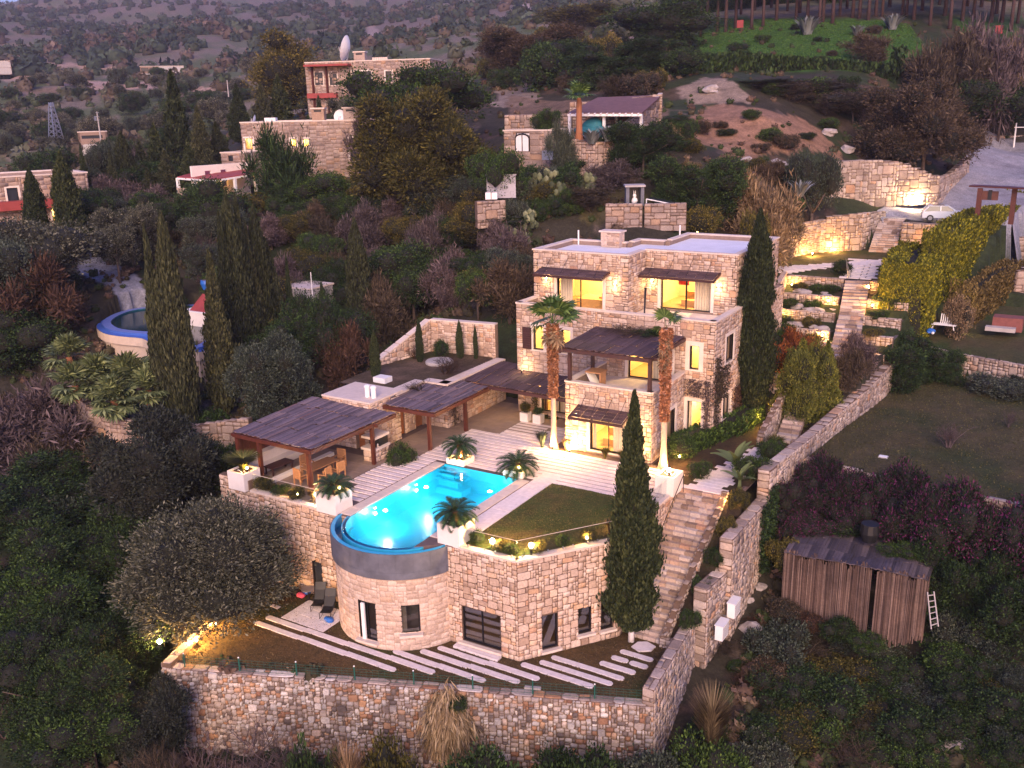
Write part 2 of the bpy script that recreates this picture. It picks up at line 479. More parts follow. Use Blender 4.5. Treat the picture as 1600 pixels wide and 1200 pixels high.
class Masonry:
 """gathers stones of one thing; the largest in view become parts, the others one joined part"""
 def __init__(s, parent, mat, seed=1, gap=.022, depth=.045):
  s.parent = parent; s.mat = mat; s.rr = random.Random(seed); s.gap = gap; s.depth = depth; s.st = []
  s.rot = {'rubble_stone': .16, 'prow_stone': .07, 'garden_stone': .09}.get(mat.name, .025); s.p0 = 14 if mat.name == 'rubble_stone' else 0
 def face(s, O, U, L, H, cell=.16, style='house', inside=None, N=None, slope=0.0):
  """O: lower corner, U: unit direction along the wall; the outside lies to the right of U"""
  U = Vector(U).normalized(); O = Vector(O)
  ang = math.atan2(U.y, U.x)
  for u, v, w, h in pack(L, H, cell, style, s.rr, inside):
   p = O+U*u+Vector((0, 0, v+slope*u))
   s.st.append((p, ang, w-s.gap, h-s.gap, s.depth*s.rr.uniform(.55, 1.3), 0.0))
 def curve(s, path, H, cell=.16, style='house', inside=None):
  """path: list of XY points of the face; outside to the right of the direction"""
  seg = []; tot = 0
  for a, b in zip(path[:-1], path[1:]):
   d = math.hypot(b[0]-a[0], b[1]-a[1]); seg.append((tot, d, a, b)); tot += d
  for u, v, w, h in pack(tot, H if not callable(H) else max(H(t) for t in np.linspace(0, tot, 20)), cell, style, s.rr, inside):
   for t0, d, a, b in seg:
    if u <= t0+d+1e-6: break
   k = (u-t0)/d
   s.st.append((Vector((a[0]+(b[0]-a[0])*k, a[1]+(b[1]-a[1])*k, v)), math.atan2(b[1]-a[1], b[0]-a[0]), w-s.gap, h-s.gap, s.depth*s.rr.uniform(.55, 1.3), 0.0))
 def top(s, O, U, L, W, cell=.3, style='coursed', slope=0.0, dz=.03):
  """stones lying flat on a wall top: O corner, U along, W to the left"""
  U = Vector(U).normalized(); V = Vector((-U.y, U.x, 0)); O = Vector(O)
  for u, v, w, h in pack(L, W, cell, style, s.rr):
   p = O+U*u+V*v+Vector((0, 0, slope*u))
   s.st.append((p, math.atan2(U.y, U.x), w-s.gap, h-s.gap, dz*s.rr.uniform(.7, 1.3), -math.pi/2))
 def finish(s, cap=300, minpx=10.0, name='stone', rest='masonry', slope_ang=0.0):
  camp = Vector((0, 0, CH)); off = wl_of(s.parent); sc = []
  for q in s.st:
   p, a, w, h, d, tilt = q
   D = (p-camp).length
   Nrm = Vector((math.sin(a), -math.cos(a), 0)) if tilt == 0 else Vector((0, 0, 1))
   face = Nrm.dot((camp-p).normalized())
   px = math.sqrt(max(w*h, 0))*FPX/D*math.sqrt(max(face, 0))
   x, y = proj(*p)
   if not (-20 < x < 1620 and -20 < y < 1220): px = 0
   sc.append(px)
  order = sorted(range(len(s.st)), key=lambda i: -sc[i])
  big = [i for i in order[:cap] if sc[i] >= minpx]; bs = set(big)
  for i in big:
   p, a, w, h, d, tilt = s.st[i]
   o = link(name, stone_mesh(s.p0+s.rr.randrange(14), s.mat), s.parent, p-off, a, (w, d, h)); o.rotation_euler[1] = s.rr.uniform(-s.rot, s.rot)
   if tilt: o.rotation_euler = (tilt, 0, a)
  V = []; F = []; nb = 0
  for i, (p, a, w, h, d, tilt) in enumerate(s.st):
   if i in bs: continue
   v, t = _PT[s.p0+s.rr.randrange(14)]
   x = v[:, 0]*w; y = v[:, 1]*d; z = v[:, 2]*h; q = s.rr.uniform(-s.rot, s.rot); x, z = x*math.cos(q)+z*math.sin(q), z*math.cos(q)-x*math.sin(q)
   if tilt:
    c, sn = math.cos(tilt), math.sin(tilt)
    y, z = y*c-z*sn, y*sn+z*c
   ca, sa = math.cos(a), math.sin(a)
   V.append(np.stack([x*ca-y*sa+p.x-off.x, x*sa+y*ca+p.y-off.y, z+p.z-off.z], 1))
   F.append(t+nb); nb += len(v)
  if V:
   o = link(rest, np_mesh(rest, np.concatenate(V), np.concatenate(F), s.mat), s.parent)
   o['kind'] = 'stuff'
  s.st = []
def wall_bed(mb, O, U, L, H, T, holes=(), slope=0.0):
 """mortar bed of a wall with real openings: quads for faces, reveals, top and ends; the outside lies to the right of U"""
 U = Vector(U).normalized(); O = Vector(O); Nn = Vector((U.y, -U.x, 0))
 us = sorted({0.0, L, *[h[0] for h in holes], *[h[1] for h in holes]}); vs = sorted({0.0, H, *[h[2] for h in holes], *[h[3] for h in holes]})
 us = [u for u in us if 0 <= u <= L]; vs = [v for v in vs if 0 <= v <= H]
 def solid(i, j):
  if i < 0 or j < 0 or i >= len(us)-1 or j >= len(vs)-1: return False
  cu = (us[i]+us[i+1])/2; cv = (vs[j]+vs[j+1])/2
  return not any(h[0] < cu < h[1] and h[2] < cv < h[3] for h in holes)
 def pt(u, v, t): return O+U*u+Vector((0, 0, v+slope*u))-Nn*t
 for i in range(len(us)-1):
  for j in range(len(vs)-1):
   if not solid(i, j): continue
   a, b, c, d = us[i], us[i+1], vs[j], vs[j+1]
   mb.quad(pt(a, c, 0), pt(b, c, 0), pt(b, d, 0), pt(a, d, 0))
   mb.quad(pt(b, c, T), pt(a, c, T), pt(a, d, T), pt(b, d, T))
   if not solid(i-1, j): mb.quad(pt(a, c, T), pt(a, c, 0), pt(a, d, 0), pt(a, d, T))
   if not solid(i+1, j): mb.quad(pt(b, c, 0), pt(b, c, T), pt(b, d, T), pt(b, d, 0))
   if not solid(i, j-1): mb.quad(pt(a, c, T), pt(b, c, T), pt(b, c, 0), pt(a, c, 0))
   if not solid(i, j+1): mb.quad(pt(a, d, 0), pt(b, d, 0), pt(b, d, T), pt(a, d, T))
def hole_test(holes, pad=0.0, top=None):
 def f(u, v):
  for a, b, c, d in holes:
   if a-pad < u < b+pad and c-pad < v < d+pad: return False
  return top is None or v < top(u)
 return f
def window(parent, O, U, u0, u1, v0, v1, T=.35, bars=1, trim=.22, glass='glass', name='window', sill=True, inset=.16, label=None, room=None, curtain=None, barw=.06):
 """frame, panes, stone trim and (room) a lit room behind; the outside lies to the right of U"""
 U = Vector(U).normalized(); O = Vector(O); N = Vector((U.y, -U.x, 0)); Z = Vector((0, 0, 1))
 def pt(u, v, t): return O+U*u+Z*v-N*t
 fr = MB(); fw = .07
 def bx(m, a, b, c, d, t, th):
  m.obox(pt((a+b)/2, (c+d)/2, t), U, (b-a)/2, N, th/2, Z, (d-c)/2)
 bx(fr, u0, u0+fw, v0, v1, inset, .09); bx(fr, u1-fw, u1, v0, v1, inset, .09)
 bx(fr, u0+fw, u1-fw, v0, v0+fw, inset, .09); bx(fr, u0+fw, u1-fw, v1-fw, v1, inset, .09)
 w = fr.build(name, M['darkframe'], parent, label)
 xs = [u0+fw+(u1-u0-2*fw)*k/(bars+1) for k in range(bars+2)]
 for x in xs[1:-1]:
  b = MB(); bx(b, x-barw/2, x+barw/2, v0+fw, v1-fw, inset, .08); b.build('mullion', M['darkframe'], w)
 for a, b_ in zip(xs[:-1], xs[1:]):
  g = MB(); g.quad(pt(a, v0+fw, inset), pt(b_, v0+fw, inset), pt(b_, v1-fw, inset), pt(a, v1-fw, inset))
  g.build('pane', M[glass], w)
 if trim:
  t = MB(); q = trim
  bx(t, u0-q, u0, v0-(.1 if sill else 0), v1+q, .03, .16); bx(t, u1, u1+q, v0-(.1 if sill else 0), v1+q, .03, .16)
  bx(t, u0, u1, v1, v1+q, .03, .16)
  if sill: bx(t, u0, u1, v0-.1, v0, .03, .16)
  t.build('trim', M['trim'], w)
 if curtain:
  c = MB()
  for a, b_ in curtain:
   n = max(3, int((b_-a)/.09)); pts = [(a+(b_-a)*k/n, .32+.05*(k % 2)) for k in range(n+1)]
   for (p0, t0), (p1, t1) in zip(pts[:-1], pts[1:]):
    c.quad(pt(p0, v0, t0), pt(p1, v0, t1), pt(p1, v1+.1, t1), pt(p0, v1+.1, t0))
  c.build('curtain', M['linen'], w)
 return w
def room_box(parent, O, U, u0, u1, v0, v1, depth, power, T=.35, color=(1, .74, .32), furn=None, name='room', lamps=((.5, .55),), wallmat='cream'):
 """a real room behind the windows with its ceiling lamp"""
 U = Vector(U).normalized(); O = Vector(O); N = Vector((U.y, -U.x, 0)); Z = Vector((0, 0, 1))
 def pt(u, v, t): return O+U*u+Z*v-N*t
 mb = MB(); t0 = T+.004; t1 = T+depth
 mb.quad(pt(u0, v0, t0), pt(u0, v0, t1), pt(u0, v1, t1), pt(u0, v1, t0))
 mb.quad(pt(u1, v0, t1), pt(u1, v0, t0), pt(u1, v1, t0), pt(u1, v1, t1))
 mb.quad(pt(u0, v0, t1), pt(u1, v0, t1), pt(u1, v1, t1), pt(u0, v1, t1))
 mb.quad(pt(u0, v1, t0), pt(u0, v1, t1), pt(u1, v1, t1), pt(u1, v1, t0))
 mb.mi = 1
 mb.quad(pt(u0, v0, t1), pt(u0, v0, t0), pt(u1, v0, t0), pt(u1, v0, t1))
 r = mb.build(name, [M[wallmat], M['cream_floor']], parent)
 f = MB()
 if furn == 'bed':
  c = pt((u0+u1)/2+.3, v0+.3, t0+1.6); f.obox(c, U, 1.1, N, .9, Z, .3); f.obox(c+U*.95+Z*.45, U, .12, N, .9, Z, .35)
  f.obox(c+U*.6+Z*.36, U, .25, N, .35, Z, .08)
  b = f.build('bed', M['orange'], r)
 elif furn == 'sofa':
  c = pt((u0+u1)/2, v0+.22, t0+1.5); f.obox(c, U, 1.0, N, .45, Z, .22); f.obox(c-N*.4+Z*.4, U, 1.0, N, .1, Z, .3)
  f.build('sofa', M['orange'], r)
  g = MB(); g.obox(pt(u0+.5, v1-.8, t1-.03), U, .3, N, .02, Z, .4); g.build('picture', M['redroof'], r)
 power *= 2.1
 for a, b in lamps:
  p = pt(u0+(u1-u0)*a, v1-.45, T+depth*b)
  add_light(p, power, color, .12, parent)
  l = MB(); l.lathe(p+Vector((0, 0, .16)), [(.03, .26), (.16, .1), (.18, .0)], 10); l.build('ceiling_lamp', M['lamp'], r)
 return r
NLIGHT = [0]
def add_light(p, power, color=(1, .55, .18), rad=.06, parent=None, spot=None, aim=None):
 d = bpy.data.lights.new('bulb', 'SPOT' if spot else 'POINT')
 d.energy = power; d.color = color; d.shadow_soft_size = rad
 if spot: d.spot_size = math.radians(spot); d.spot_blend = .6
 o = bpy.data.objects.new('bulb', d); COL.objects.link(o); NLIGHT[0] += 1
 if parent is not None:
  o.parent = parent; o.location = Vector(p)-wl_of(parent)
 else: o.location = p
 if aim is not None: o.rotation_euler = (Vector(p)-Vector(aim)).to_track_quat('Z', 'Y').to_euler()
 return o
AMBER = (1, .50, .13); WARM = (1, .66, .30)
def garden_light(p, power, label, h=.25, color=AMBER, r=.06, hot=False, group='garden lights round the villa'):
 t = thing('garden_light', p, label, 'garden light', group)
 b = MB(); b.lathe(p, [(.05, 0), (.05, h*.5), (.09, h*.62), (.09, h*.7)], 8); b.build('housing', M['darkframe'], t)
 g = MB(); g.smooth = True; r = r*1.9 if hot else r; g.blob((p.x, p.y, p.z+h), r, r, r, 1, 2, 0); g.build('lens', M['lamp_hot'] if hot else M['lamp'], t)  # hot lenses are oversized, standing in for glare round the lamp
 add_light(Vector((p.x, p.y, p.z+h+r+.03)), power, color, .05, t)
 return t
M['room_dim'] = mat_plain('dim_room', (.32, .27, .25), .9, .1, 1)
M['glass_low'] = mat_glass('reflecting_glass', (.45, .46, .5), .9)
M['pale_rock'] = mat_plain('pale_rock', (.34, .30, .29), .9, .3, 2.5)
# ------------------------------------------------------------------ the hillside, one sheet
ZL = -5.35                                      # lower lawn
CTRL = [  # photograph x, y, horizontal distance
 (300,1135,46),(700,1175,41),(1075,1185,38),(60,1000,50),(60,850,60),(60,700,75),(150,690,72),(250,760,64),(130,620,78),(385,690,63),
 (240,535,82),(480,540,85),(60,345,115),(180,430,95),(60,520,88),(480,272,127),(330,305,118),(570,150,155),(300,400,105),(600,300,112),(620,520,84),(560,450,92),
 (720,480,86),(740,400,92),(100,250,220),(150,180,290),(150,140,350),(250,115,400),(50,110,420),(100,60,700),(400,80,520),(400,10,1200),(100,5,1300),(700,10,1000),
 (870,20,600),(640,60,420),(700,100,260),(900,60,230),(800,130,170),(1000,80,200),(815,240,100),(960,225,98),(880,270,93),(785,310,85),(860,340,82),(1000,320,82),(1000,200,106),
 (950,365,78),(1100,350,80),(1150,120,128),(1080,130,128),(1110,170,120),(1190,175,114),(1190,230,108),(1110,215,110),(1280,235,113),(1200,280,96),(1200,110,150),(1400,110,150),
 (1200,40,190),(1450,60,175),(1400,15,205),(1100,20,215),(1560,205,152),(1560,240,148),(1560,290,125),(1440,322,112),(1480,335,108),(1330,238,118),
 (1420,322,112),(1500,150,160),(1590,100,175),(1500,535,79),(1590,430,97),(1590,260,135),(1400,1100,45),(1590,1190,42),(100,1190,42),(1300,1000,48),(1450,700,60),
 (1590,900,52),(1590,620,68),(1400,230,125),(1450,200,135),(1000,10,420),(1590,5,230)]
XYZ = [(-36,24,-10.2),(-28,27,-9.8),(-20,30,-9.3),(-13,33,-8.8),(-12.6,38,-7.6),(-12.6,43,-6.6),(-12.4,47,-5.4),(-12,52,-3.8),(-6,50,-5.6),(-46,28,-8),(-46,36,-5),(-48,20,-10),
 (-20,15,-11),(0,20,-11),(10,40,-8),(0,56,-2),(12,70,2),(12,100,6),(-60,20,-8),(-46,46,0),(-44,58,2.2),(-42,62,3.4),(-36,70,6),(-28,76,9),(-80,20,-8),(25,140,16),(-120,30,-4),(-150,80,4),
 (-200,60,6),(60,60,0),(80,150,20),(120,300,60),(0,400,90),(100,800,190),(-200,900,150),(-600,100,30),(-900,300,80),(-60,95,13),(-70,70,7),(-28,84,8.4),(-27,90,9),(-24.6,97,9.3),(-21,101,9.5),(-20.5,106,9.2),(-14,103,8.7),(-10,100,8.7),(-30,78,8.6),(-26,76,8)]
_cp = [DD(*c) for c in CTRL]+[Vector(c) for c in XYZ]
_CX = np.array([[p.x, p.y] for p in _cp]); _CZ = np.array([p.z for p in _cp])
def _phi(r): return r
_A = np.zeros((len(_CX)+3, len(_CX)+3))
_rr = np.sqrt(((_CX[:, None]-_CX[None])**2).sum(-1))
_A[:-3, :-3] = -_phi(_rr)+np.eye(len(_CX))*.6
_A[:-3, -3] = 1; _A[:-3, -2:] = _CX/100; _A[-3, :-3] = 1; _A[-2:, :-3] = _CX.T/100
_W = np.linalg.solve(_A, np.concatenate([_CZ, [0, 0, 0]]))
def in_poly(X, Y, poly):
 r = np.zeros(X.shape, bool); n = len(poly)
 for i in range(n):
  x0, y0 = poly[i]; x1, y1 = poly[(i+1) % n]
  c = ((y0 > Y) != (y1 > Y)) & (X < (x1-x0)*(Y-y0)/((y1-y0) or 1e-9)+x0)
  r ^= c
 return r
LAWN_POLY = [(-35.5, 26.0), (-14.55, 34.55), (-14.9, 40.9), (-15.2, 42), (-18, 42), (-33, 38), (-42, 36), (-44, 31.5)]
_KX = [(150, 505), (165, 493), (195, 483), (240, 477), (300, 474), (345, 478), (352, 500), (345, 530), (310, 545), (262, 541), (238, 533), (222, 524), (190, 521), (162, 516)]
_KZ = DD(245, 520, 80).z
KP = [tuple(P(x, y, _KZ))[:2] for x, y in _KX]
LEVELS = [
 (KP, lambda X, Y: _KZ-2.2+0*X),
 ([(-8.4, 92), (-2, 92), (-2, 116), (-6.9, 116)], lambda X, Y: 2.8+.06*(Y-92)),  # polygon, z(X, Y)
 (LAWN_POLY, lambda X, Y: ZL-.35+0*X),
 ([(-40.5, 35.6), (-33, 35.6), (-32.5, 31), (-25, 31), (-21.2, 35.2), (-18.9, 38), (-14.8, 38), (-14.9, 50), (-19.6, 50), (-32, 52.5), (-40.5, 42)], lambda X, Y: ZL-.9+0*X),
 ([(-19.6, 50), (-14.9, 50), (-14.9, 60.9), (-19.6, 60.9)], lambda X, Y: -1.2+0*X),
 ([(-40.8, 42.9), (-33, 41.5), (-31, 50), (-31, 57.2), (-36.5, 56.6), (-40.8, 55.2)], lambda X, Y: -1.2+0*X),
 ([(-33.3, 54), (-19, 54), (-19, 68.6), (-33.3, 68.6)], lambda X, Y: -1.2+0*X),
 ([(-18.9, 61.4), (-12.9, 61.4), (-12.6, 69.6), (-18.9, 69.6)], lambda X, Y: 1.7+0*X),
 ([(-18.9, 69.6), (-12.2, 69.6), (-11.6, 82.5), (-24.5, 82.5), (-24.5, 69.6)], lambda X, Y: 1.9+(np.clip(Y, 69.6, 81.2)-69.6)/11.6*3.4),
 ([(-27.6, 83.2), (-26.2, 89.8), (-23.6, 97.3), (-20.1, 99.0), (-16.6, 98.6), (-16.6, 99.2), (-10.4, 99.2), (-11.4, 82.3), (-22.5, 81.5)], lambda X, Y: 5.75+0*X),
 ([(-19.7, 97.9), (-19.2, 104.8), (-16.6, 104.8), (-16.6, 97.9)], lambda X, Y: 5.6+(np.clip(Y, 98, 104)-98)*.42),
 ([(-12.9, 55.2), (-8, 54), (4, 53.2), (4, 73.4), (-3.3, 75.1), (-8.6, 77.0), (-11.2, 78.6), (-11.8, 72)], lambda X, Y: -.35+0*X),
 ([(-11.2, 78.7), (-8.6, 77.1), (-3.3, 75.2), (7, 73.5), (7, 92), (-7.6, 90)], lambda X, Y: 1.5+.12*(Y-77)),
]
def th(X, Y):
 X = np.asarray(X, float); Y = np.asarray(Y, float)
 sh = X.shape; x = X.ravel(); y = Y.ravel(); out = np.empty(len(x))
 for i in range(0, len(x), 20000):
  a = x[i:i+20000]; b = y[i:i+20000]
  r = np.sqrt((a[:, None]-_CX[None, :, 0])**2+(b[:, None]-_CX[None, :, 1])**2)
  out[i:i+20000] = -_phi(r)@_W[:-3]+_W[-3]+(a*_W[-2]+b*_W[-1])/100
 R = np.hypot(x, y)
 out += .25*np.sin(x*.31+1.3*np.sin(y*.17))*np.cos(y*.27)+np.clip(R-150, 0, 900)*.006*(np.sin(x*.021+np.sin(y*.013)*2)+.6*np.sin(y*.033+x*.011))
 ter = ((R > 190) & (R < 470) & (x < -90))
 st = 1.9; fr = out/st-np.floor(out/st)
 out = np.where(ter, (np.floor(out/st)+np.clip((fr-.72)/.28, 0, 1))*st, out)
 for poly, f in LEVELS:
  k = in_poly(x, y, poly)
  out = np.where(k, f(x, y), out)
 return out.reshape(sh)
def th1(x, y): return float(th(np.array([x]), np.array([y]))[0])
def hit(px, py):
 """where the ray through a pixel first meets the hillside"""
 v = _ray(px, py); v = v/math.hypot(v[0], v[1])
 t = np.exp(np.linspace(math.log(20), math.log(2200), 900))
 z = CH+v[2]*t; g = th(v[0]*t, v[1]*t)
 k = np.nonzero(z < g)[0]
 i = k[0] if len(k) else len(t)-1
 return Vector((v[0]*t[i], v[1]*t[i], float(g[i])))
_az = np.linspace(YAW-1.15, YAW+1.15, 620)
_ds = np.concatenate([np.exp(np.linspace(math.log(9), math.log(30), 40))[:-1], np.exp(np.linspace(math.log(30), math.log(170), 300))[:-1], np.exp(np.linspace(math.log(170), math.log(2600), 130))])
_AZ, _DS = np.meshgrid(_az, _ds)
_TX = np.sin(_AZ)*_DS; _TY = np.cos(_AZ)*_DS
_TZ = th(_TX, _TY)
def _n2(x, y, s, seed):
 r = np.random.default_rng(seed); o = 0
 for k in range(5):
  a = r.uniform(0, 6.28); f = s*(1.7**k); ph = r.uniform(0, 6.28, 2)
  o = o+np.sin((x*math.cos(a)+y*math.sin(a))*f+ph[0]+1.7*np.sin((y*math.cos(a)-x*math.sin(a))*f*.7+ph[1]))/(1.3**k)
 return o/2.5
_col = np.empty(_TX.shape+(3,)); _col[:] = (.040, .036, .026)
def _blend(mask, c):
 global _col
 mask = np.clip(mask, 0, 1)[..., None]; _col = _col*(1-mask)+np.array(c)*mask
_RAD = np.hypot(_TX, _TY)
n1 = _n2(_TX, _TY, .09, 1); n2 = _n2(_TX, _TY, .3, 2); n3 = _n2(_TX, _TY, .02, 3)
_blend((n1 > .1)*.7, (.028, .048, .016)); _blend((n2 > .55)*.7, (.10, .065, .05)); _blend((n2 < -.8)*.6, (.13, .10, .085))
_blend((_RAD > 200)*.85, (.20, .165, .13)); _blend(((_RAD > 200) & (n1 > 0))*.7, (.10, .12, .065)); _blend(((_RAD > 480) & (n3 > .1))*.6, (.17, .13, .12)); _blend(((_RAD > 480) & (n1 > .7))*.5, (.28, .20, .16))  # ground lightened beyond the near slopes: distance haze put into the colour
def pix_poly(pts, dist=None):
 return [tuple(hit(*p))[:2] for p in pts]
def _zone(pts, c, k=1.0, jag=0.0):
 poly = pts
 _blend(in_poly(_TX+jag*n2, _TY+jag*n1, poly)*k, c)
_sl = np.gradient(_TZ, axis=0)/np.maximum(np.gradient(_ds)[:, None], 1e-6)
_ft = (_RAD > 190) & (_RAD < 470) & (_TX < -90)
_blend(_ft*(n1 > -.2)*.8, (.085, .11, .045)); _blend(_ft*(_sl > .28)*.85, (.36, .25, .19))
_zone(pix_poly([(1085,60),(1130,28),(1250,30),(1420,36),(1440,70),(1400,112),(1240,112),(1100,90)]), (.040, .115, .016), .95, 1.5)
_zone(pix_poly([(1480,25),(1600,25),(1600,70),(1520,62)]), (.035, .10, .018), .8, 1.5)
_zone(pix_poly([(1065,185),(1110,165),(1180,172),(1240,180),(1290,205),(1300,240),(1220,245),(1120,238),(1070,205)]), (.30, .175, .12), .85, 1.8)
_zone(pix_poly([(1070,135),(1110,120),(1160,140),(1170,165),(1075,160)]), (.30, .23, .19), .8, 1.0)
_zone(pix_poly([(855,15),(1000,40),(1010,70),(960,95),(900,85),(850,40)]), (.26, .19, .165), .8, 2.0)
_zone(pix_poly([(760,105),(830,105),(840,170),(770,170)]), (.26, .21, .19), .8, 1.5)
_zone(pix_poly([(790,150),(900,160),(1040,165),(1040,240),(960,250),(790,180)]), (.17, .115, .085), .8, .5)
_zone(pix_poly([(120,650),(200,640),(190,740),(120,720)]), (.03, .085, .012), .9, .5)
_zone(pix_poly([(800,5),(870,18),(900,12),(860,28),(810,20)]), (.38, .31, .29), .9, .3)
_zone(pix_poly([(900,300),(1000,290),(1100,330),(1070,370),(900,350)]), (.085, .075, .030), .7, .5)
_blend(in_poly(_TX, _TY, LAWN_POLY)*1., (.07, .05, .03))
_zone(pix_poly([(0,119),(60,112),(130,124),(260,127),(330,138),(372,150),(330,149),(250,137),(120,134),(40,126),(0,127)]), (.42, .29, .24), .95, 1.0)
_zone(pix_poly([(30,100),(120,99),(210,104),(215,109),(110,106),(30,107)]), (.40, .28, .23), .9, 1.0)
_zone(pix_poly([(0,140),(80,136),(200,148),(195,156),(70,146),(0,150)]), (.24, .15, .10), .8, 1.5)
_zone(pix_poly([(560,30),(590,45),(596,62),(588,72),(582,60),(572,45)]), (.34, .26, .24), .9, 1.0)
_zone(pix_poly([(505,75),(530,62),(555,62),(530,78)]), (.32, .15, .09), .9, 1.0)
YARD = [tuple(DD(*q))[:2] for q in ((1375,330,104),(1410,352,103),(1500,348,103),(1600,330,108),(1640,300,120),(1640,225,150),(1535,233,151),(1512,262,137),(1495,290,122),(1420,318,113),(1380,322,113))]
_blend(in_poly(_TX, _TY, YARD)*1., (.29, .30, .36))
_zone([tuple(DD(*q))[:2] for q in ((110,395,105),(150,392,104),(215,425,96),(240,470,88),(180,455,92),(120,420,99))], (.24, .25, .31), .95)
nr, nc = _TX.shape
_idx = np.arange(nr*nc).reshape(nr, nc)
_F = np.stack([_idx[:-1, :-1], _idx[:-1, 1:], _idx[1:, 1:], _idx[1:, :-1]], -1).reshape(-1, 4)
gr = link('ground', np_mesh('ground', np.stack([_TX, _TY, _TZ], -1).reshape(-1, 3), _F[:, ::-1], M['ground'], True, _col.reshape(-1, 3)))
tag(gr, 'brushy hillside falling from the pine wood to the gully below the villa', 'hillside', kind='structure')
# ------------------------------------------------------------------ plant shapes (unit size: 1 high, 1 wide)
def leaf_tris(C, size, rg, up=0.0, stretch=1.0, dirs=None, flat=0.0):
 """one narrow leaf (two triangles) per centre"""
 n = len(C)
 a = rg.normal(size=(n, 3)) if dirs is None else dirs+rg.normal(size=(n, 3))*.35
 a[:, 2] += up; a /= np.linalg.norm(a, axis=1)[:, None]+1e-9
 b = np.cross(a, rg.normal(size=(n, 3))); b /= np.linalg.norm(b, axis=1)[:, None]+1e-9
 s = (size*rg.uniform(.6, 1.4, n))[:, None]
 l = a*s*stretch; w = b*s*.5
 V = np.stack([C-l*.5, C+w*.8, C+l*.5, C-w*.8], 1).reshape(-1, 3)
 F = np.arange(n*4).reshape(n, 4)
 return V, F
def blobs_crown(blobs, n, size, seed, up=.2, stretch=1.5, inner=.72, core=True):
 rg = np.random.default_rng(seed)
 B = np.array(blobs); w = B[:, 3]**2; w /= w.sum()
 k = rg.choice(len(B), n, p=w)
 d = rg.normal(size=(n, 3)); d /= np.linalg.norm(d, axis=1)[:, None]
 d[:, 2] = np.where((d[:, 2] < -.3) & (rg.random(n) < .55), -d[:, 2]*.6, d[:, 2])
 lump = 1+.17*np.sin(d[:, 0]*7+k)*np.sin(d[:, 1]*6+k*2)+.08*np.sin(d[:, 2]*9+k)
 r = B[k, 3]*np.where(rg.random(n) < .1, rg.uniform(1.0, 1.25, n), rg.uniform(inner, 1.06, n))*lump
 C = B[k, :3]+d*r[:, None]
 V, F = leaf_tris(C, size, rg, up, stretch, dirs=d*.8)
 Vs = [V]; Fs = [F]; nb = len(V)
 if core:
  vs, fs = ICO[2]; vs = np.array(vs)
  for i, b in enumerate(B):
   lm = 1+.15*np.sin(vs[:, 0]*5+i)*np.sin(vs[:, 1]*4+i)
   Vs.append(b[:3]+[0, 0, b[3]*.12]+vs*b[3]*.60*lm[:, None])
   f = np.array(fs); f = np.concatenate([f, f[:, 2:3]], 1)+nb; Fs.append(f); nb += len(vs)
 return np.concatenate(Vs), np.concatenate(Fs)
def _mesh_tri(name, V, F, mat, core=None):
 me = bpy.data.meshes.new(name)
 tri = F[:, 2] == F[:, 3]
 ls = [F[~tri].ravel(), F[tri][:, :3].ravel()]
 loops = np.concatenate(ls).astype(np.int32)
 nq = int((~tri).sum()); nt = int(tri.sum())
 st = np.concatenate([np.arange(nq)*4, nq*4+np.arange(nt)*3]).astype(np.int32)
 me.vertices.add(len(V)); me.vertices.foreach_set('co', np.asarray(V, np.float32).ravel())
 me.loops.add(len(loops)); me.loops.foreach_set('vertex_index', loops)
 me.polygons.add(nq+nt); me.polygons.foreach_set('loop_start', st)
 me.materials.append(mat)
 if core:
  me.materials.append(core); me.polygons.foreach_set('material_index', np.r_[np.zeros(nq, np.int32), np.ones(nt, np.int32)])
 me.update(calc_edges=True)
 return me
PM = {}
def proto(key, mat, fn):
 k = (key, mat)
 if True:
  if key not in PM:
   V, F = fn()
   if key[:4] in ('bush', 'dens', 'wisp', 'mop'):
    lo = np.percentile(V[:, 2], 1); V[:, 2] = (V[:, 2]-lo)/(np.percentile(V[:, 2], 99.5)-lo)
   if key[:3] != 'cyp':
    V[:, :2] /= np.percentile(V[:, 0], 99)-np.percentile(V[:, 0], 1); V[:, 2] /= np.percentile(V[:, 2], 99.7)
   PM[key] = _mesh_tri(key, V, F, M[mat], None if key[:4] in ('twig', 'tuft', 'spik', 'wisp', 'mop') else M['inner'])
 return PM[key]
def round_blobs(seed, n=9, spread=.33, r0=.2, r1=.3, zc=.55, flat=.8):
 r = random.Random(seed); out = [(0, 0, zc, r1*1.05)]
 for i in range(n):
  a = r.uniform(0, 6.28); q = spread*math.sqrt(r.random())
  z = zc+(r.random()-.45)*.5*flat
  out.append((q*math.cos(a), q*math.sin(a), z, r.uniform(r0, r1)*(1-.25*abs(z-zc)/.3)))
 return out
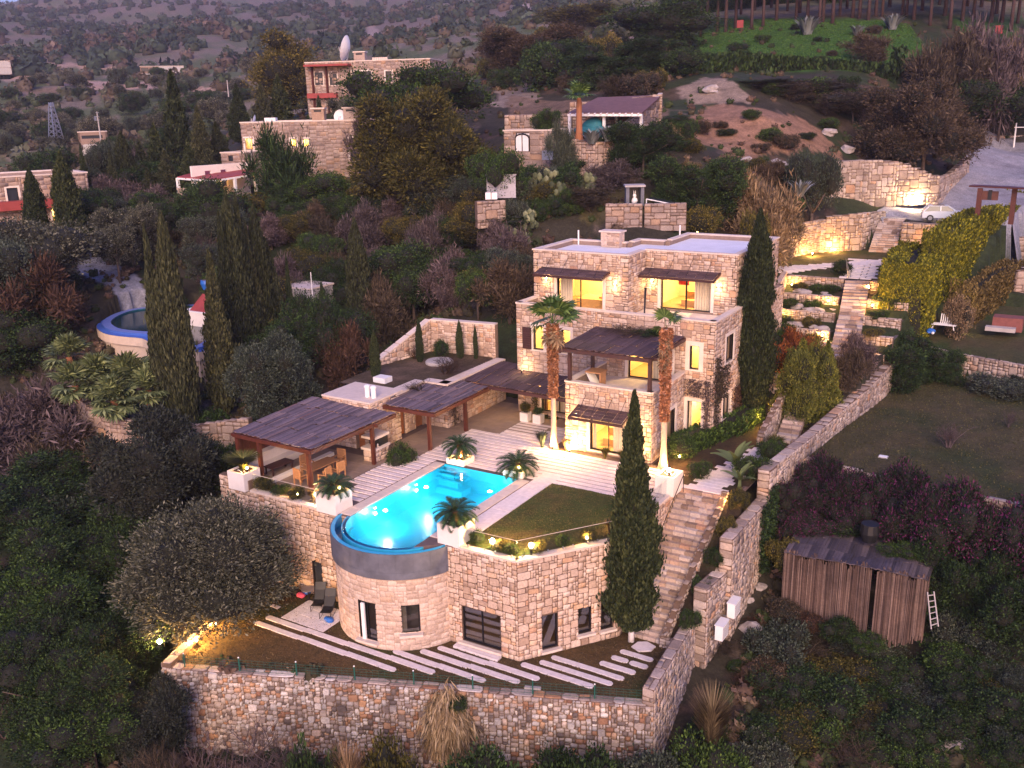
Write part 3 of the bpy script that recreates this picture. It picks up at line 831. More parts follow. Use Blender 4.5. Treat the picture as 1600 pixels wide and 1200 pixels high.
SHAPES = {
 'broad0': lambda: blobs_crown(round_blobs(1, 11, .34, .15, .24), 15000, .0145, 1),
 'broad1': lambda: blobs_crown(round_blobs(2, 13, .36, .13, .22, .58), 15000, .0145, 2),
 'broad2': lambda: blobs_crown(round_blobs(3, 9, .30, .17, .26, .52), 15000, .0145, 3),
 'tall0': lambda: blobs_crown([(0, 0, .25, .22), (.1, .05, .4, .25), (-.1, .05, .52, .26), (.05, -.1, .68, .22), (0, .05, .85, .15), (-.15, -.1, .36, .2), (.18, 0, .55, .18)], 15000, .0145, 4),
 'bush0': lambda: blobs_crown(round_blobs(5, 10, .30, .16, .26, .34, .6), 9000, .022, 5, inner=.8),
 'bush1': lambda: blobs_crown(round_blobs(6, 12, .36, .13, .22, .33, .6), 9000, .022, 6, inner=.8),
 'bush2': lambda: blobs_crown(round_blobs(7, 8, .28, .2, .28, .36, .7), 8000, .024, 7, inner=.75),
 'dense': lambda: blobs_crown(round_blobs(8, 22, .38, .10, .19, .45, 1.0), 60000, .0095, 8, stretch=2.2),
 'dense1': lambda: blobs_crown(round_blobs(18, 20, .37, .10, .20, .46, 1.0), 42000, .0105, 18, stretch=2.2),
 'dense2': lambda: blobs_crown([(0, 0, .5, .34)]+[(.27*math.cos(k*.79), .27*math.sin(k*.79), .36+.05*math.sin(k*2), .19) for k in range(8)]+[(.2*math.cos(k*1.26), .2*math.sin(k*1.26), .62, .2) for k in range(5)]+[(.05, 0, .74, .18)], 70000, .0095, 28, stretch=2.3, inner=.8),
 'umbrella': lambda: blobs_crown([(q*math.cos(a), q*math.sin(a), .78+.10*math.cos(i*2.1)-.25*q*q*2, .16) for i, (q, a) in enumerate([(0, 0)]+[(.2, k*1.25) for k in range(5)]+[(.36, k*.7+.3) for k in range(9)])], 20000, .013, 9, up=.6, inner=.6),
 'wisp': lambda: blobs_crown(round_blobs(10, 12, .36, .12, .22, .5), 11000, .011, 10, stretch=4.5, inner=.3, core=False),
}
def column(seed, n, size, prof, up=1.6, stretch=2.2, lump=.16, squash=1.0):
 rg = np.random.default_rng(seed)
 z = rg.random(n)**.95
 p = np.interp(z, [a for a, b in prof], [b for a, b in prof])
 keep = rg.random(n) < (p/max(b for a, b in prof))**.8+.08
 z = z[keep]; p = p[keep]; n = len(z)
 a = rg.uniform(0, 2*math.pi, n)
 r = p*(1+lump*np.sin(a*3+z*11+seed)+lump*.8*np.sin(a*5-z*23)+lump*.6*np.sin(a*2+z*47+1))*np.where(rg.random(n) < .08, rg.uniform(1.0, 1.28, n), rg.uniform(.80, 1.05, n))
 C = np.stack([r*np.cos(a), r*np.sin(a), z], 1)
 d = np.stack([np.cos(a)*.35, np.sin(a)*.35, np.full(n, .05)], 1)
 s = np.array([1, 1, .22])                   # crown is much taller than wide: keep leaves in proportion
 V, F = leaf_tris(C*[1, 1, 1/squash], size, rg, up, stretch, dirs=d)
 V = V*[1, 1, squash]
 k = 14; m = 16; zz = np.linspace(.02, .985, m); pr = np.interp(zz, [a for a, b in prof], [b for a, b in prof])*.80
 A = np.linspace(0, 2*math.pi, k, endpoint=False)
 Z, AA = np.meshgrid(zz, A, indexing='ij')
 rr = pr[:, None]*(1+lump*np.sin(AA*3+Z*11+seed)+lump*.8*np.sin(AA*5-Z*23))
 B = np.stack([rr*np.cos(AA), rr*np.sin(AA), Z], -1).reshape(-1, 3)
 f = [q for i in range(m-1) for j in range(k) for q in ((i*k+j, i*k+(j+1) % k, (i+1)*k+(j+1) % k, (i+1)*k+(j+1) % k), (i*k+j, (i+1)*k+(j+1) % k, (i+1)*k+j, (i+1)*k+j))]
 return np.concatenate([V, B]), np.concatenate([F, np.array(f)+len(V)])
CYP_A = [(0, .14), (.05, .34), (.14, .47), (.28, .5), (.42, .44), (.56, .33), (.7, .22), (.85, .13), (.95, .06), (1, .01)]
CYP_B = [(0, .2), (.06, .42), (.2, .5), (.45, .5), (.65, .43), (.82, .28), (.94, .12), (1, .02)]
CYP_C = [(0, .35), (.1, .5), (.35, .42), (.6, .30), (.8, .17), (1, .01)]
SHAPES.update({
 'cyp_near': lambda: column(3, 52000, .062, CYP_A, 1.3, 1.7, .19, .19),
 'cyp_near2': lambda: column(8, 52000, .045, CYP_B, 1.5, 1.8, .20, .22),
 'cyp0': lambda: column(1, 15000, .062, CYP_B, 1.6, 2.0, .10, .2),
 'cyp1': lambda: column(2, 15000, .062, CYP_A, 1.6, 2.0, .14, .2),
 'cyp2': lambda: column(5, 9000, .085, CYP_C, 1.2, 2.0, .16, .25),
 'conifer': lambda: column(6, 12000, .065, [(0, .45), (.08, .5), (.3, .40), (.31, .46), (.55, .28), (.56, .33), (.8, .13), (.81, .17), (1, .01)], .2, 2.0, .2, .45),
})
def twig_shape(seed, n0=9, levels=3, spread=.9, r=.012, up=.9):
 rr = random.Random(seed); mb = MB()
 def grow(p, d, L, lv, rad):
  q = p+d*L*.55+Vector((rr.uniform(-.1, .1), rr.uniform(-.1, .1), rr.uniform(-.05, .05)))*L
  e = q+(d+Vector((rr.uniform(-.35, .35), rr.uniform(-.35, .35), rr.uniform(-.1, .25)))).normalized()*L*.5
  mb.tube([p, q, e], [rad, rad*.75, rad*.45], 3, False)
  if lv > 0:
   for k in range(4 if lv > 1 else 5):
    b = p.lerp(e, rr.uniform(.35, 1)) if k else e
    grow(b, (d+Vector((rr.uniform(-1, 1), rr.uniform(-1, 1), rr.uniform(-.3, .8)))*spread).normalized(), L*rr.uniform(.5, .75), lv-1, rad*.5)
 for k in range(n0):
  a = rr.uniform(0, 6.28); t = rr.uniform(.1, .9)
  grow(Vector((math.cos(a)*.04, math.sin(a)*.04, 0)), Vector((math.cos(a)*t, math.sin(a)*t, up)).normalized(), rr.uniform(.28, .42), levels, r)
 V = np.array(mb.v); F = np.array([f for f in mb.f if len(f) == 4])
 V[:, :2] /= max(.01, np.ptp(V[:, 0])); V[:, 2] /= V[:, 2].max()
 return V, F
def grass_shape(seed, n=700, droop=.6, w=.016):
 rg = np.random.default_rng(seed); V = []; F = []
 for i in range(n):
  a = rg.uniform(0, 6.28); t = rg.uniform(.05, .45); L = rg.uniform(.6, 1.05)
  d = np.array([math.cos(a)*t, math.sin(a)*t, 1.]); d /= np.linalg.norm(d); s = np.array([-math.sin(a), math.cos(a), 0])*w*rg.uniform(.6, 1.5)
  p0 = np.array([math.cos(a), math.sin(a), 0])*rg.uniform(0, .08)
  p1 = p0+d*L*.55; p2 = p1+(d*.5+np.array([math.cos(a)*droop, math.sin(a)*droop, -.15]))*L*.5
  b = len(V); V += [p0-s, p0+s, p1+s*.9, p1-s*.9, p2, p2]
  F += [(b, b+1, b+2, b+3), (b+3, b+2, b+4, b+4)]
 V = np.array(V); V[:, :2] /= np.ptp(V[:, 0]); V[:, 2] /= V[:, 2].max()
 return V, np.array(F)
SHAPES['mop'] = lambda: blobs_crown([(0, 0, .80, .2), (.04, 0, .6, .3), (-.04, .03, .38, .34), (.03, 0, .2, .3)], 5200, .022, 31, up=-1.6, stretch=8, inner=.5, core=False)
SHAPES.update({'twig0': lambda: twig_shape(1), 'twig1': lambda: twig_shape(2, 11, 3, 1.1), 'twig2': lambda: twig_shape(3, 5, 4, .75, .018, 1.3),
 'tuft0': lambda: grass_shape(1), 'tuft1': lambda: grass_shape(2, 1100, .9, .014),
 'spike': lambda: grass_shape(4, 46, .12, .035)})
TALL = {'cyp_near': .5, 'cyp_near2': .5}
def plant(shape, mat, base, h, w, name, label, cat, group=None, trunk=.0, tr=.03, rz=None, tmat='bark', z0=0.0, lean=0.0, seed=0, crown='crown', d=None):
 """a plant standing at base: crown (lifted by z0 of its height) over a tapered trunk with limbs"""
 base = Vector(base)
 me = proto(shape, mat, SHAPES[shape])
 rz = random.uniform(0, 6.28) if rz is None else rz
 if trunk <= 0:
  o = link(name, me, None, base+Vector((0, 0, z0*h)), rz, (w, d or w, h)); WLOC[o.name] = base
  o.material_slots[0].link = 'OBJECT'; o.material_slots[0].material = M[mat]
  return tag(o, label, cat, group)
 t = thing(name, base, label, cat, group)
 c = link(crown, me, t, (0, 0, z0*h), rz, (w, d or w, h*(1-z0)))
 c.material_slots[0].link = 'OBJECT'; c.material_slots[0].material = M[mat]
 mb = MB(); r = random.Random(seed or int(base.x*31+base.y*17))
 H = h*trunk; R = tr*h
 mb.tube([base-Vector((0, 0, .3)), base+Vector((lean*.3, 0, H*.5)), base+Vector((lean, 0, H))], [R*1.25, R, R*.7], 7)
 top = base+Vector((lean, 0, H))
 if shape[:3] != 'cyp' and shape != 'conifer':
  for k in range(5):
   a = k*1.26+r.uniform(0, .8); L = w*r.uniform(.22, .38)
   e = top+Vector((math.cos(a)*L, math.sin(a)*L, h*r.uniform(.15, .3)))
   mb.tube([top-Vector((0, 0, H*.1)), top.lerp(e, .5)+Vector((0, 0, -.04*h)), e], [R*.55, R*.4, R*.2], 5)
 mb.smooth = True
 mb.build('trunk', M[tmat], t)
 return t
def frond_mesh(name, mat, L=1.0, n=26, w=.17, arch=.55, leaf=.012, vee=.35):
 V = []; F = []
 def pt(t): return Vector((L*t*(1-.12*t), 0, L*(.55*t-arch*t*t)))
 for i in range(n):
  t0 = .12+.88*i/n; p = pt(t0); q = pt(min(1, t0+.02)); d = (q-p).normalized() if i < n-1 else Vector((1, 0, -.4)).normalized()
  ln = w*(math.sin(math.pi*min(1, t0*.92+.06))**.6)
  for s in (-1, 1):
   e = p+Vector((d.x*ln*.65, s*ln*.8, d.z*ln*.4+vee*ln))
   b = len(V); V += [p-d*leaf, p+d*leaf, e+d*leaf*.2, e-d*leaf*.2]; F.append((b, b+1, b+2, b+3))
 ps = [pt(t/8) for t in range(9)]
 for a, b2 in zip(ps[:-1], ps[1:]):
  s = Vector((0, .008*L, 0)); b = len(V); V += [a-s, a+s, b2+s*.6, b2-s*.6]; F.append((b, b+1, b+2, b+3))
 me = bpy.data.meshes.new(name); me.from_pydata([tuple(v) for v in V], [], F); me.materials.append(M[mat]); me.update(); return me
def fan_mesh(name, mat, L=1.0, n=18, stem=.45, droop=.35, wid=.05):
 V = []; F = []
 s = Vector((0, .012, 0)); V += [-s, s, Vector((stem, .012, .1)), Vector((stem, -.012, .1))]; F.append((0, 1, 2, 3))
 c = Vector((stem, 0, .1))
 for i in range(n):
  a = -2.1+4.2*i/(n-1); ln = (L-stem)*(1-.18*abs(a)/2.1)
  d = Vector((math.cos(a), math.sin(a), .12)); side = Vector((-math.sin(a), math.cos(a), 0))*wid*L
  m_ = c+d*ln*.6; e = c+d*ln+Vector((0, 0, -droop*ln*(.6+.4*(i % 2))))
  b = len(V); V += [c, m_-side, e, m_+side]; F.append((b, b+1, b+2, b+3))
 me = bpy.data.meshes.new(name); me.from_pydata([tuple(v) for v in V], [], F); me.materials.append(M[mat]); me.update(); return me
FROND = frond_mesh('frond', 'palm', 1.0, 30, .2, .5, .014)
FAN = fan_mesh('frond', 'palm', 1.0, 20, .5, .45)
FANP = fan_mesh('frond', 'fanpalm', 1.0, 18, .5, .2, .045)
AGAVE = None
def cycad(base, R, label, trunk=.5, group='cycads in white planters by the pool'):
 base = Vector(base); t = thing('cycad', base, label, 'cycad', group)
 mb = MB(); prof = []
 k = 9
 for i in range(k+1):
  z = trunk*i/k; prof += [(.17+.03*(i % 2), z)]
 mb.lathe(base, prof, 10); mb.build('trunk', M['thatch'], t)
 rr = random.Random(int(base.x*100))
 for ring, (n, tilt, ln) in enumerate(((9, .35, .75), (13, .02, 1.0), (13, -.35, 1.0), (9, -.7, .9))):
  for i in range(n):
   o = link('frond', FROND, t, (0, 0, trunk), 0, (R*ln*rr.uniform(.9, 1.08),)*3)
   o.rotation_euler = (0, -tilt*1.3+rr.uniform(-.08, .08), 2*math.pi*(i+ring*.4)/n+rr.uniform(-.1, .1))
 return t
# ------------------------------------------------------------------ the stone villa
def coping_ring(name, parent, poly, z, w=.42, h=.1, over=.06, mat='coping', closed=True, seg=1.1):
 """coping slabs laid end to end round a parapet (poly runs counter-clockwise, wall inside)"""
 n = len(poly); k = n if closed else n-1
 for i in range(k):
  a = Vector((*poly[i], 0)); b = Vector((*poly[(i+1) % n], 0)); U = (b-a).normalized(); N = Vector((U.y, -U.x, 0)); L = (b-a).length
  m_ = max(1, round(L/seg))
  for j in range(m_):
   u0 = L*j/m_+(.004 if j else (0 if closed or i else -over)); u1 = L*(j+1)/m_-.004
   if closed and j == 0: u0 = -over
   if closed and j == m_-1: u1 -= w-over
   c = a+U*((u0+u1)/2)+N*(over-w/2)
   mb = MB(); mb.obox(c+Vector((0, 0, z+h/2)), U, (u1-u0)/2, N, w/2, Vector((0, 0, 1)), h/2)
   mb.build(name, M[mat], parent)
villa = thing('stone_villa', (-26, 54, 0), 'three storey pink stone villa with lit windows, dark awnings and flat roofs', 'house')
ms = Masonry(villa, M['stone'], 11, gap=.024, depth=.035)
bed = MB()
def vwall(O, U, L, H, holes=(), T=.35, stones=True, cell=.15, pad=.2, style='house'):
 wall_bed(bed, O, U, L, H, T, holes)
 if stones: ms.face(O, U, L, H, cell, style, hole_test(holes, pad))
S2 = (-33.05, 54.08, 0)
h2 = [(1.31, 2.11, 4.6, 6.24), (3.45, 4.15, 4.62, 6.2), (8.35, 11.3, 3.55, 5.75), (12.5, 13.1, 4.6, 6.1), (12.42, 13.35, .3, 2.55), (1.9, 3.9, .3, 2.4)]
vwall(S2, (1, 0, 0), 14.05, 7.65, h2, pad=.16)
hE = [(1.9, 3.4, .9, 2.45), (2.1, 3.5, 4.6, 6.35)]
vwall((-19, 54.08, 0), (0, 1, 0), 14.3, 7.65, hE, pad=.12)
vwall((-33.05, 68.38, 0), (0, -1, 0), 14.3, 7.65, stones=False)
vwall((-19, 68.38, 0), (-1, 0, 0), 14.05, 7.65, stones=False)
SF = (-26.56, 49, 0)
hF = [(1.7, 4.06, .22, 2.35)]
vwall(SF, (1, 0, 0), 5.71, 4.3, hF, pad=.2)
hFE = [(1.75, 3.6, .35, 2.5)]
vwall((-20.85, 49, 0), (0, 1, 0), 5.08, 4.3, hFE, pad=.2)
vwall((-26.56, 54.08, 0), (0, -1, 0), 5.08, 4.3)
Z3 = 6.98
h3L = [(1.87, 5.33, .12, 2.3)]
vwall((-33.05, 56.5, Z3), (1, 0, 0), 7.19, 3.97, h3L)
vwall((-25.86, 56.5, Z3), (0, 1, 0), 2.8, 3.97)
h3R = [(1.13, 4.65, .1, 2.15)]
vwall((-25.86, 59.3, Z3), (1, 0, 0), 6.36, 3.97, h3R)
vwall((-19.5, 59.3, Z3), (0, 1, 0), 9.0, 3.97, cell=.17)
vwall((-33.05, 62.1, Z3), (0, -1, 0), 5.6, 3.97, stones=False)
for a, b in (((-19.5, 68.3), (-26.4, 68.3)), ((-26.4, 68.3), (-26.4, 64)), ((-26.4, 64), (-28.5, 64)), ((-28.5, 64), (-28.5, 62.1)), ((-28.5, 62.1), (-33.05, 62.1))):
 d = Vector((b[0]-a[0], b[1]-a[1], 0)); vwall((*a, Z3), d, d.length, 3.97, stones=False)
bed.build('wall', M['mortar'], villa)
ms.finish(300, 8.0)
ROOF = [(-33.05, 56.5), (-25.86, 56.5), (-25.86, 59.3), (-19.5, 59.3), (-19.5, 68.3), (-26.4, 68.3), (-26.4, 64), (-28.5, 64), (-28.5, 62.1), (-33.05, 62.1)]
mb = MB(); mb.prism([(-32.66, 56.9), (-26.24, 56.9), (-26.24, 59.7), (-19.9, 59.7), (-19.9, 67.9), (-26.02, 67.9), (-26.02, 63.62), (-28.12, 63.62), (-28.12, 61.72), (-32.66, 61.72)], 10.45, 10.68)
mb.build('roof', M['roof_white'], villa)
coping_ring('coping', villa, ROOF, 10.95)
mb = MB(); mb.prism([(-32.65, 54.48), (-19.4, 54.48), (-19.4, 68.0), (-32.65, 68.0)], 6.78, Z3-.03); mb.build('terrace', M['travertine'], villa)
coping_ring('coping', villa, [(-33.05, 56.45), (-33.05, 54.08), (-19.0, 54.08), (-19.0, 66.2)], 7.65, .44, .1, closed=False)
mb = MB(); mb.prism([(-26.2, 49.36), (-21.21, 49.36), (-21.21, 54.06), (-26.2, 54.06)], 3.3, 3.5); mb.build('balcony_floor', M['travertine'], villa)
coping_ring('coping', villa, [(-26.56, 54.05), (-26.56, 49.0), (-20.85, 49.0), (-20.85, 54.05)], 4.3, .42, .1, closed=False)
mb = MB(); mb.box(-30.2, -28.75, 61.2, 62.05, 10.7, 11.75); ch = mb.build('chimney', M['stone'], villa)
mb = MB(); mb.box(-30.32, -28.63, 61.1, 62.15, 11.75, 11.86); mb.build('chimney_cap', M['coping'], ch)
cm = Masonry(ch, M['stone'], 5, .012, .02); WLOC[ch.name] = WLOC[villa.name]
cm.face((-30.2, 61.2, 10.8), (1, 0, 0), 1.45, .93, .16, 'house'); cm.finish(40, 8)
for x, y in ((-32.2, 61.6), (-26.5, 66.9)):
 mb = MB(); mb.tube([(x, y, 10.7), (x, y, 11.75)], .06, 8); mb.build('vent_pipe', M['white'], villa)
window(villa, S2, (1, 0, 0), 1.31, 2.11, 4.6, 6.24, bars=0, name='window')
window(villa, S2, (1, 0, 0), 3.45, 4.15, 4.62, 6.2, bars=0)
room_box(villa, S2, (1, 0, 0), .6, 4.9, 3.6, 6.6, 3.2, 60)
for u in (.52, 2.8):
 sh = MB(); sh.obox(Vector(S2)+Vector((u+.33, -.07, 5.35)), (1, 0, 0), .34, (0, 1, 0), .025, (0, 0, 1), .76)
 s_ = sh.build('shutter', M['wood_dark'], villa)
 for k in range(9):
  q = MB(); q.obox(Vector(S2)+Vector((u+.33, -.105, 4.72+k*.158)), (1, 0, 0), .30, (0, 1, .4), .012, (0, 0, 1), .05); q.build('slat', M['wood_dark'], s_)
window(villa, S2, (1, 0, 0), 8.35, 11.3, 3.55, 5.75, bars=1, name='balcony_door', sill=False, curtain=((9.9, 11.2),))
room_box(villa, S2, (1, 0, 0), 7.8, 11.8, 3.5, 6.3, 3.4, 75, color=(1, .70, .27))
window(villa, S2, (1, 0, 0), 12.5, 13.1, 4.6, 6.1, bars=0, trim=.28)
window(villa, (-19, 54.08, 0), (0, 1, 0), 2.1, 3.5, 4.6, 6.35, bars=1)
room_box(villa, S2, (1, 0, 0), 12.0, 13.65, 3.6, 6.5, 4.2, 45)
window(villa, S2, (1, 0, 0), 12.42, 13.35, .3, 2.55, bars=0, name='glass_door', sill=False, curtain=((12.45, 12.62),))
window(villa, (-19, 54.08, 0), (0, 1, 0), 1.9, 3.4, .9, 2.45, bars=1)
room_box(villa, S2, (1, 0, 0), 11.9, 13.65, .1, 2.9, 4.5, 95)
window(villa, S2, (1, 0, 0), 1.9, 3.9, .3, 2.4, bars=2, name='terrace_door', trim=.14, sill=False, curtain=((2.7, 3.8),))
room_box(villa, S2, (1, 0, 0), 1.0, 6.2, .1, 2.9, 3.5, 60)
window(villa, SF, (1, 0, 0), 1.7, 4.06, .22, 2.35, bars=1, name='patio_window', barw=.03, curtain=((1.75, 1.95), (3.1, 3.9)))
window(villa, (-20.85, 49, 0), (0, 1, 0), 1.75, 3.6, .35, 2.5, bars=1, name='patio_window')
room_box(villa, SF, (1, 0, 0), .5, 5.3, .1, 3.1, 4.3, 190, color=(1, .70, .27), furn='sofa')
window(villa, (-33.05, 56.5, Z3), (1, 0, 0), 1.87, 5.33, .12, 2.3, bars=1, name='bedroom_window', sill=False, curtain=((1.95, 2.9),))
room_box(villa, (-33.05, 56.5, Z3), (1, 0, 0), .8, 6.4, .05, 2.9, 4.2, 150, color=(1, .70, .27), furn='bed')
window(villa, (-25.86, 59.3, Z3), (1, 0, 0), 1.13, 4.65, .1, 2.15, bars=1, name='bedroom_window', sill=False, barw=.09, curtain=((3.4, 4.6),))
room_box(villa, (-25.86, 59.3, Z3), (1, 0, 0), .5, 5.6, .05, 2.8, 4.5, 150, color=(1, .70, .27), furn='sofa')
mb = MB(); mb.box(-24.1, -23.4, 60.9, 61.1, Z3+1.5, Z3+2.1); mb.build('red_picture', mat_plain('red_cloth', (.6, .03, .02), .8, .1, 3), villa)
def awning(x0, x1, y, z, depth, drop, label=None):
 """slatted lean-to shade hung from the wall on iron rods"""
 t = MB(); sl = drop/depth
 def q(x, d): return Vector((x, y-d, z-d*sl))
 for x in (x0, x1): t.bar(q(x, 0), q(x, depth), .09, .14)
 t.bar(q(x0-.04, depth), q(x1+.04, depth), .09, .16); t.bar(q(x0, .05), q(x1, .05), .08, .1)
 a = t.build('awning', M['wood_dark'], villa, label)
 n = int((x1-x0)/.62)
 for i in range(n):
  for j in range(2):
   p = MB(); xa = x0+.05+(x1-x0-.1)*i/n; xb = xa+(x1-x0-.1)/n-.03
   for k in range(4):
    d0 = .07+(depth-.12)*(j*4+k)/8; d1 = d0+(depth-.12)/8-.02
    p.obox((q((xa+xb)/2, (d0+d1)/2)+Vector((0, 0, .07+.01*(k % 2)))), (1, 0, 0), (xb-xa)/2, Vector((0, -1, -sl)).normalized(), (d1-d0)/2, Vector((0, -sl, 1)).normalized(), .014)
   p.build('slat_mat', M['reed_dark'], a)
 for k in range(4):
  x = x0+(x1-x0)*(k+.5)/4; r = MB(); r.tube([q(x, depth*.8)+Vector((0, 0, .09)), Vector((x+.05, y+.0, z+.75))], .014, 5); r.build('stay_rod', M['darkframe'], a)
 return a
M['reed_dark'] = mat_stone('reed_dark', [(0, (.055, .032, .038)), (.5, (.085, .05, .058)), (1, (.12, .075, .08))], .2)
M['reed_grey'] = mat_stone('reed_grey', [(0, (.085, .066, .085)), (.35, (.14, .11, .135)), (.7, (.20, .155, .18)), (.9, (.27, .20, .20)), (1, (.20, .11, .10))], .25)
awning(-32.3, -27.2, 56.47, 9.8, 1.25, .32); awning(-25.9, -20.6, 59.27, 9.75, 1.25, .36); awning(-25.6, -22.1, 48.97, 2.95, 1.35, .40)
for x, y, z in ((-31.95, 56.4, 9.0), (-26.75, 56.4, 9.0), (-25.35, 59.2, 8.85), (-20.65, 59.2, 8.85), (-25.7, 48.9, 2.3), (-21.7, 48.9, 2.2)):
 c = MB(); c.lathe((x, y-.06, z), [(.03, -.12), (.07, 0), (.08, .1)], 8); s_ = c.build('wall_lamp', M['trim'], villa)
 g = MB(); g.blob((x, y-.08, z+.12), .045, .045, .045, 1, 1, 0); g.build('wall_lamp_bulb', M['lamp'], s_)
 add_light((x, y-.22, z+.18), 9, WARM, .05, villa); add_light((x, y-.22, z-.25), 9, WARM, .05, villa)
# ------------------------------------------------------------------ reed roofed pergolas
def pergola(label, name, loc, corners, zs, posts, post_from, mats, roofmat='reed_grey', beam='wood', nu=8, nv=4, back=None, over=.1, pw=.2):
 """corners A B C D (A-B is the front edge); zs their heights; the roof is reed mats on rafters"""
 t = thing('pergola', loc, label, 'pergola')
 A, B, C, D_ = [Vector((*c, z)) for c, z in zip(corners, zs)]
 def pt(u, v): return (A*(1-u)+B*u)*(1-v)+(D_*(1-u)+C*u)*v
 for a, b in ((A, B), (B, C), (C, D_), (D_, A)):
  m_ = MB(); m_.bar(a-Vector((0, 0, .14)), b-Vector((0, 0, .14)), .12, .22); m_.build('beam', M[beam], t)
 for i in range(1, 7):
  u = i/7; m_ = MB(); m_.bar(pt(u, .02)-Vector((0, 0, .06)), pt(u, .98)-Vector((0, 0, .06)), .07, .1); m_.build('rafter', M[beam], t)
 for (x, y), z0 in zip(posts, post_from):
  zt = min(zs)-.2
  m_ = MB(); m_.box(x-pw/2, x+pw/2, y-pw/2, y+pw/2, z0, zt); p = m_.build('post', M[beam], t)
  m_ = MB(); m_.bar((x-.45, y, zt+.03), (x+.45, y, zt+.03), .1, .16); m_.build('bracket', M[beam], p)
 rr = random.Random(int(loc[0]*10))
 e = Vector((0, 0, 1))
 for i in range(nu):
  off = rr.uniform(-.5, .5)/nv
  vs = [0]+[min(1, max(0, (j+1+off+rr.uniform(-.12, .12))/nv)) for j in range(nv)]
  vs[-1] = 1
  if off < 0: pass
  for j in range(nv):
   v0, v1 = vs[j], vs[j+1]
   if v1-v0 < .02: continue
   u0, u1 = i/nu-(over/10 if i == 0 else 0), (i+1)/nu
   p = MB(); ns = mats
   lift = rr.uniform(.0, .05)
   for k in range(ns):
    a = u0+(u1-u0)*(k+.04)/ns; b = u0+(u1-u0)*(k+.92)/ns
    z = Vector((0, 0, .02+lift+rr.uniform(0, .025))); d0 = rr.uniform(-.008, .008); d1 = rr.uniform(-.008, .008)
    q = [pt(a, v0+.004+d0)+z, pt(b, v0+.004+d0)+z, pt(b, v1-.004+d1)+z, pt(a, v1-.004+d1)+z]
    w = [x-Vector((0, 0, .03)) for x in q]
    p.quad(*q); p.quad(w[3], w[2], w[1], w[0]); p.quad(w[0], w[1], q[1], q[0]); p.quad(w[1], w[2], q[2], q[1]); p.quad(w[2], w[3], q[3], q[2]); p.quad(w[3], w[0], q[0], q[3])
   p.build('reed_mat', M[roofmat], t)
 return t
pergola('reed roofed pergola on red posts over the dining terrace left of the pool', 'pergola', (-38, 39, 0),
  [(-41.3, 35.8), (-35.25, 35.8), (-35.2, 43.2), (-41.4, 42.7)], (2.72, 2.68, 2.66, 2.95), [(-39.4, 35.95), (-36.0, 36.35), (-35.4, 41.15), (-41.2, 36.0), (-41.2, 42.3)], [0]*5, 3, nu=13, nv=4)
pergola('middle reed pergola on two dark posts between the barbecue and the stone wing', 'pergola', (-35, 47, 0),
  [(-36.75, 43.9), (-32.95, 44.1), (-32.95, 50.4), (-36.9, 50.2)], (2.78, 2.74, 2.78, 2.95), [(-33.85, 44.75), (-33.9, 48.8)], [0, 0], 3, nu=8, nv=4)
pergola('dark slatted pergola across the terrace beside the left corner of the villa', 'pergola', (-30, 52, 0),
  [(-34.9, 50.3), (-26.7, 49.95), (-26.65, 53.9), (-35.4, 55.6)], (2.9, 2.9, 2.98, 3.0), [(-33.0, 54.6), (-31.3, 54.9)], [0, 0], 3, 'reed_dark', 'wood_dark', nu=9, nv=3)
pergola('dark slatted pergola on posts over the first floor balcony', 'pergola', (-24, 51, 3.5),
  [(-26.75, 48.7), (-20.9, 48.7), (-20.85, 53.95), (-26.9, 53.95)], (6.5, 6.5, 6.62, 6.62), [(-26.35, 49.22), (-21.1, 49.22), (-26.35, 52.3)], [4.4, 4.4, 4.4], 3, 'reed_dark', 'wood_dark', nu=8, nv=3)
tag(bpy.data.objects['pergola.003'], group=None)
# ------------------------------------------------------------------ the terrace storey below the pool deck
base = thing('terrace_storey', (-26, 34, ZL), 'stone lower storey with a pointed corner and tall dark windows carrying the pool terrace', 'building')
bed = MB(); ms = Masonry(base, M['stone_prow'], 21, gap=.026, depth=.045)
def bwall(O, U, L, H, holes=(), T=.4, cell=.14, style='prow', pad=.0, st=True):
 wall_bed(bed, O, U, L, H, T, holes)
 if st: ms.face(O, U, L, H, cell, style, hole_test(holes, pad))
H0 = -ZL-.08
PA = Vector((-25.35, 34.3, ZL)); PB = Vector((-21.3, 34.4, ZL)); PC = Vector((-18.1, 38.8, ZL)); PD = Vector((-18.05, 46.5, ZL))
hP1 = [(.84, 3.06, .28, 2.2)]
hP2 = [(1.24, 2.1, .3, 2.16), (3.19, 3.95, .68, 2.1), (4.43, 5.14, .62, 2.05)]
bwall(PA, PB-PA, (PB-PA).length, H0, hP1); bwall(PB, PC-PB, (PC-PB).length, H0, hP2)
bwall(PC, PD-PC, (PD-PC).length, H0, cell=.15)
PL0 = Vector((-41.45, 34.6, ZL-1.2)); PL1 = Vector((-31.9, 34.6, ZL-1.2))
bed.build('wall', M['mortar_dark'], base); bed = MB()
hL = [(4.3, 5.05, 1.2, 3.1), (6.72, 7.5, 1.3, 3.3)]
bwall(PL0, PL1-PL0, (PL1-PL0).length, H0+1.2, hL)
bwall((-41.45, 43.5, ZL-1.2), (0, -1, 0), 8.9, H0+1.5, st=False)
CX, CY, RD = -28.75, 35.55, 3.70
hD = []
def arcu(a): return math.radians(a-196)*RD
hD = [(arcu(265), arcu(282), .42, 2.52), (arcu(301), arcu(316), .98, 2.5)]
HB = -ZL-1.35
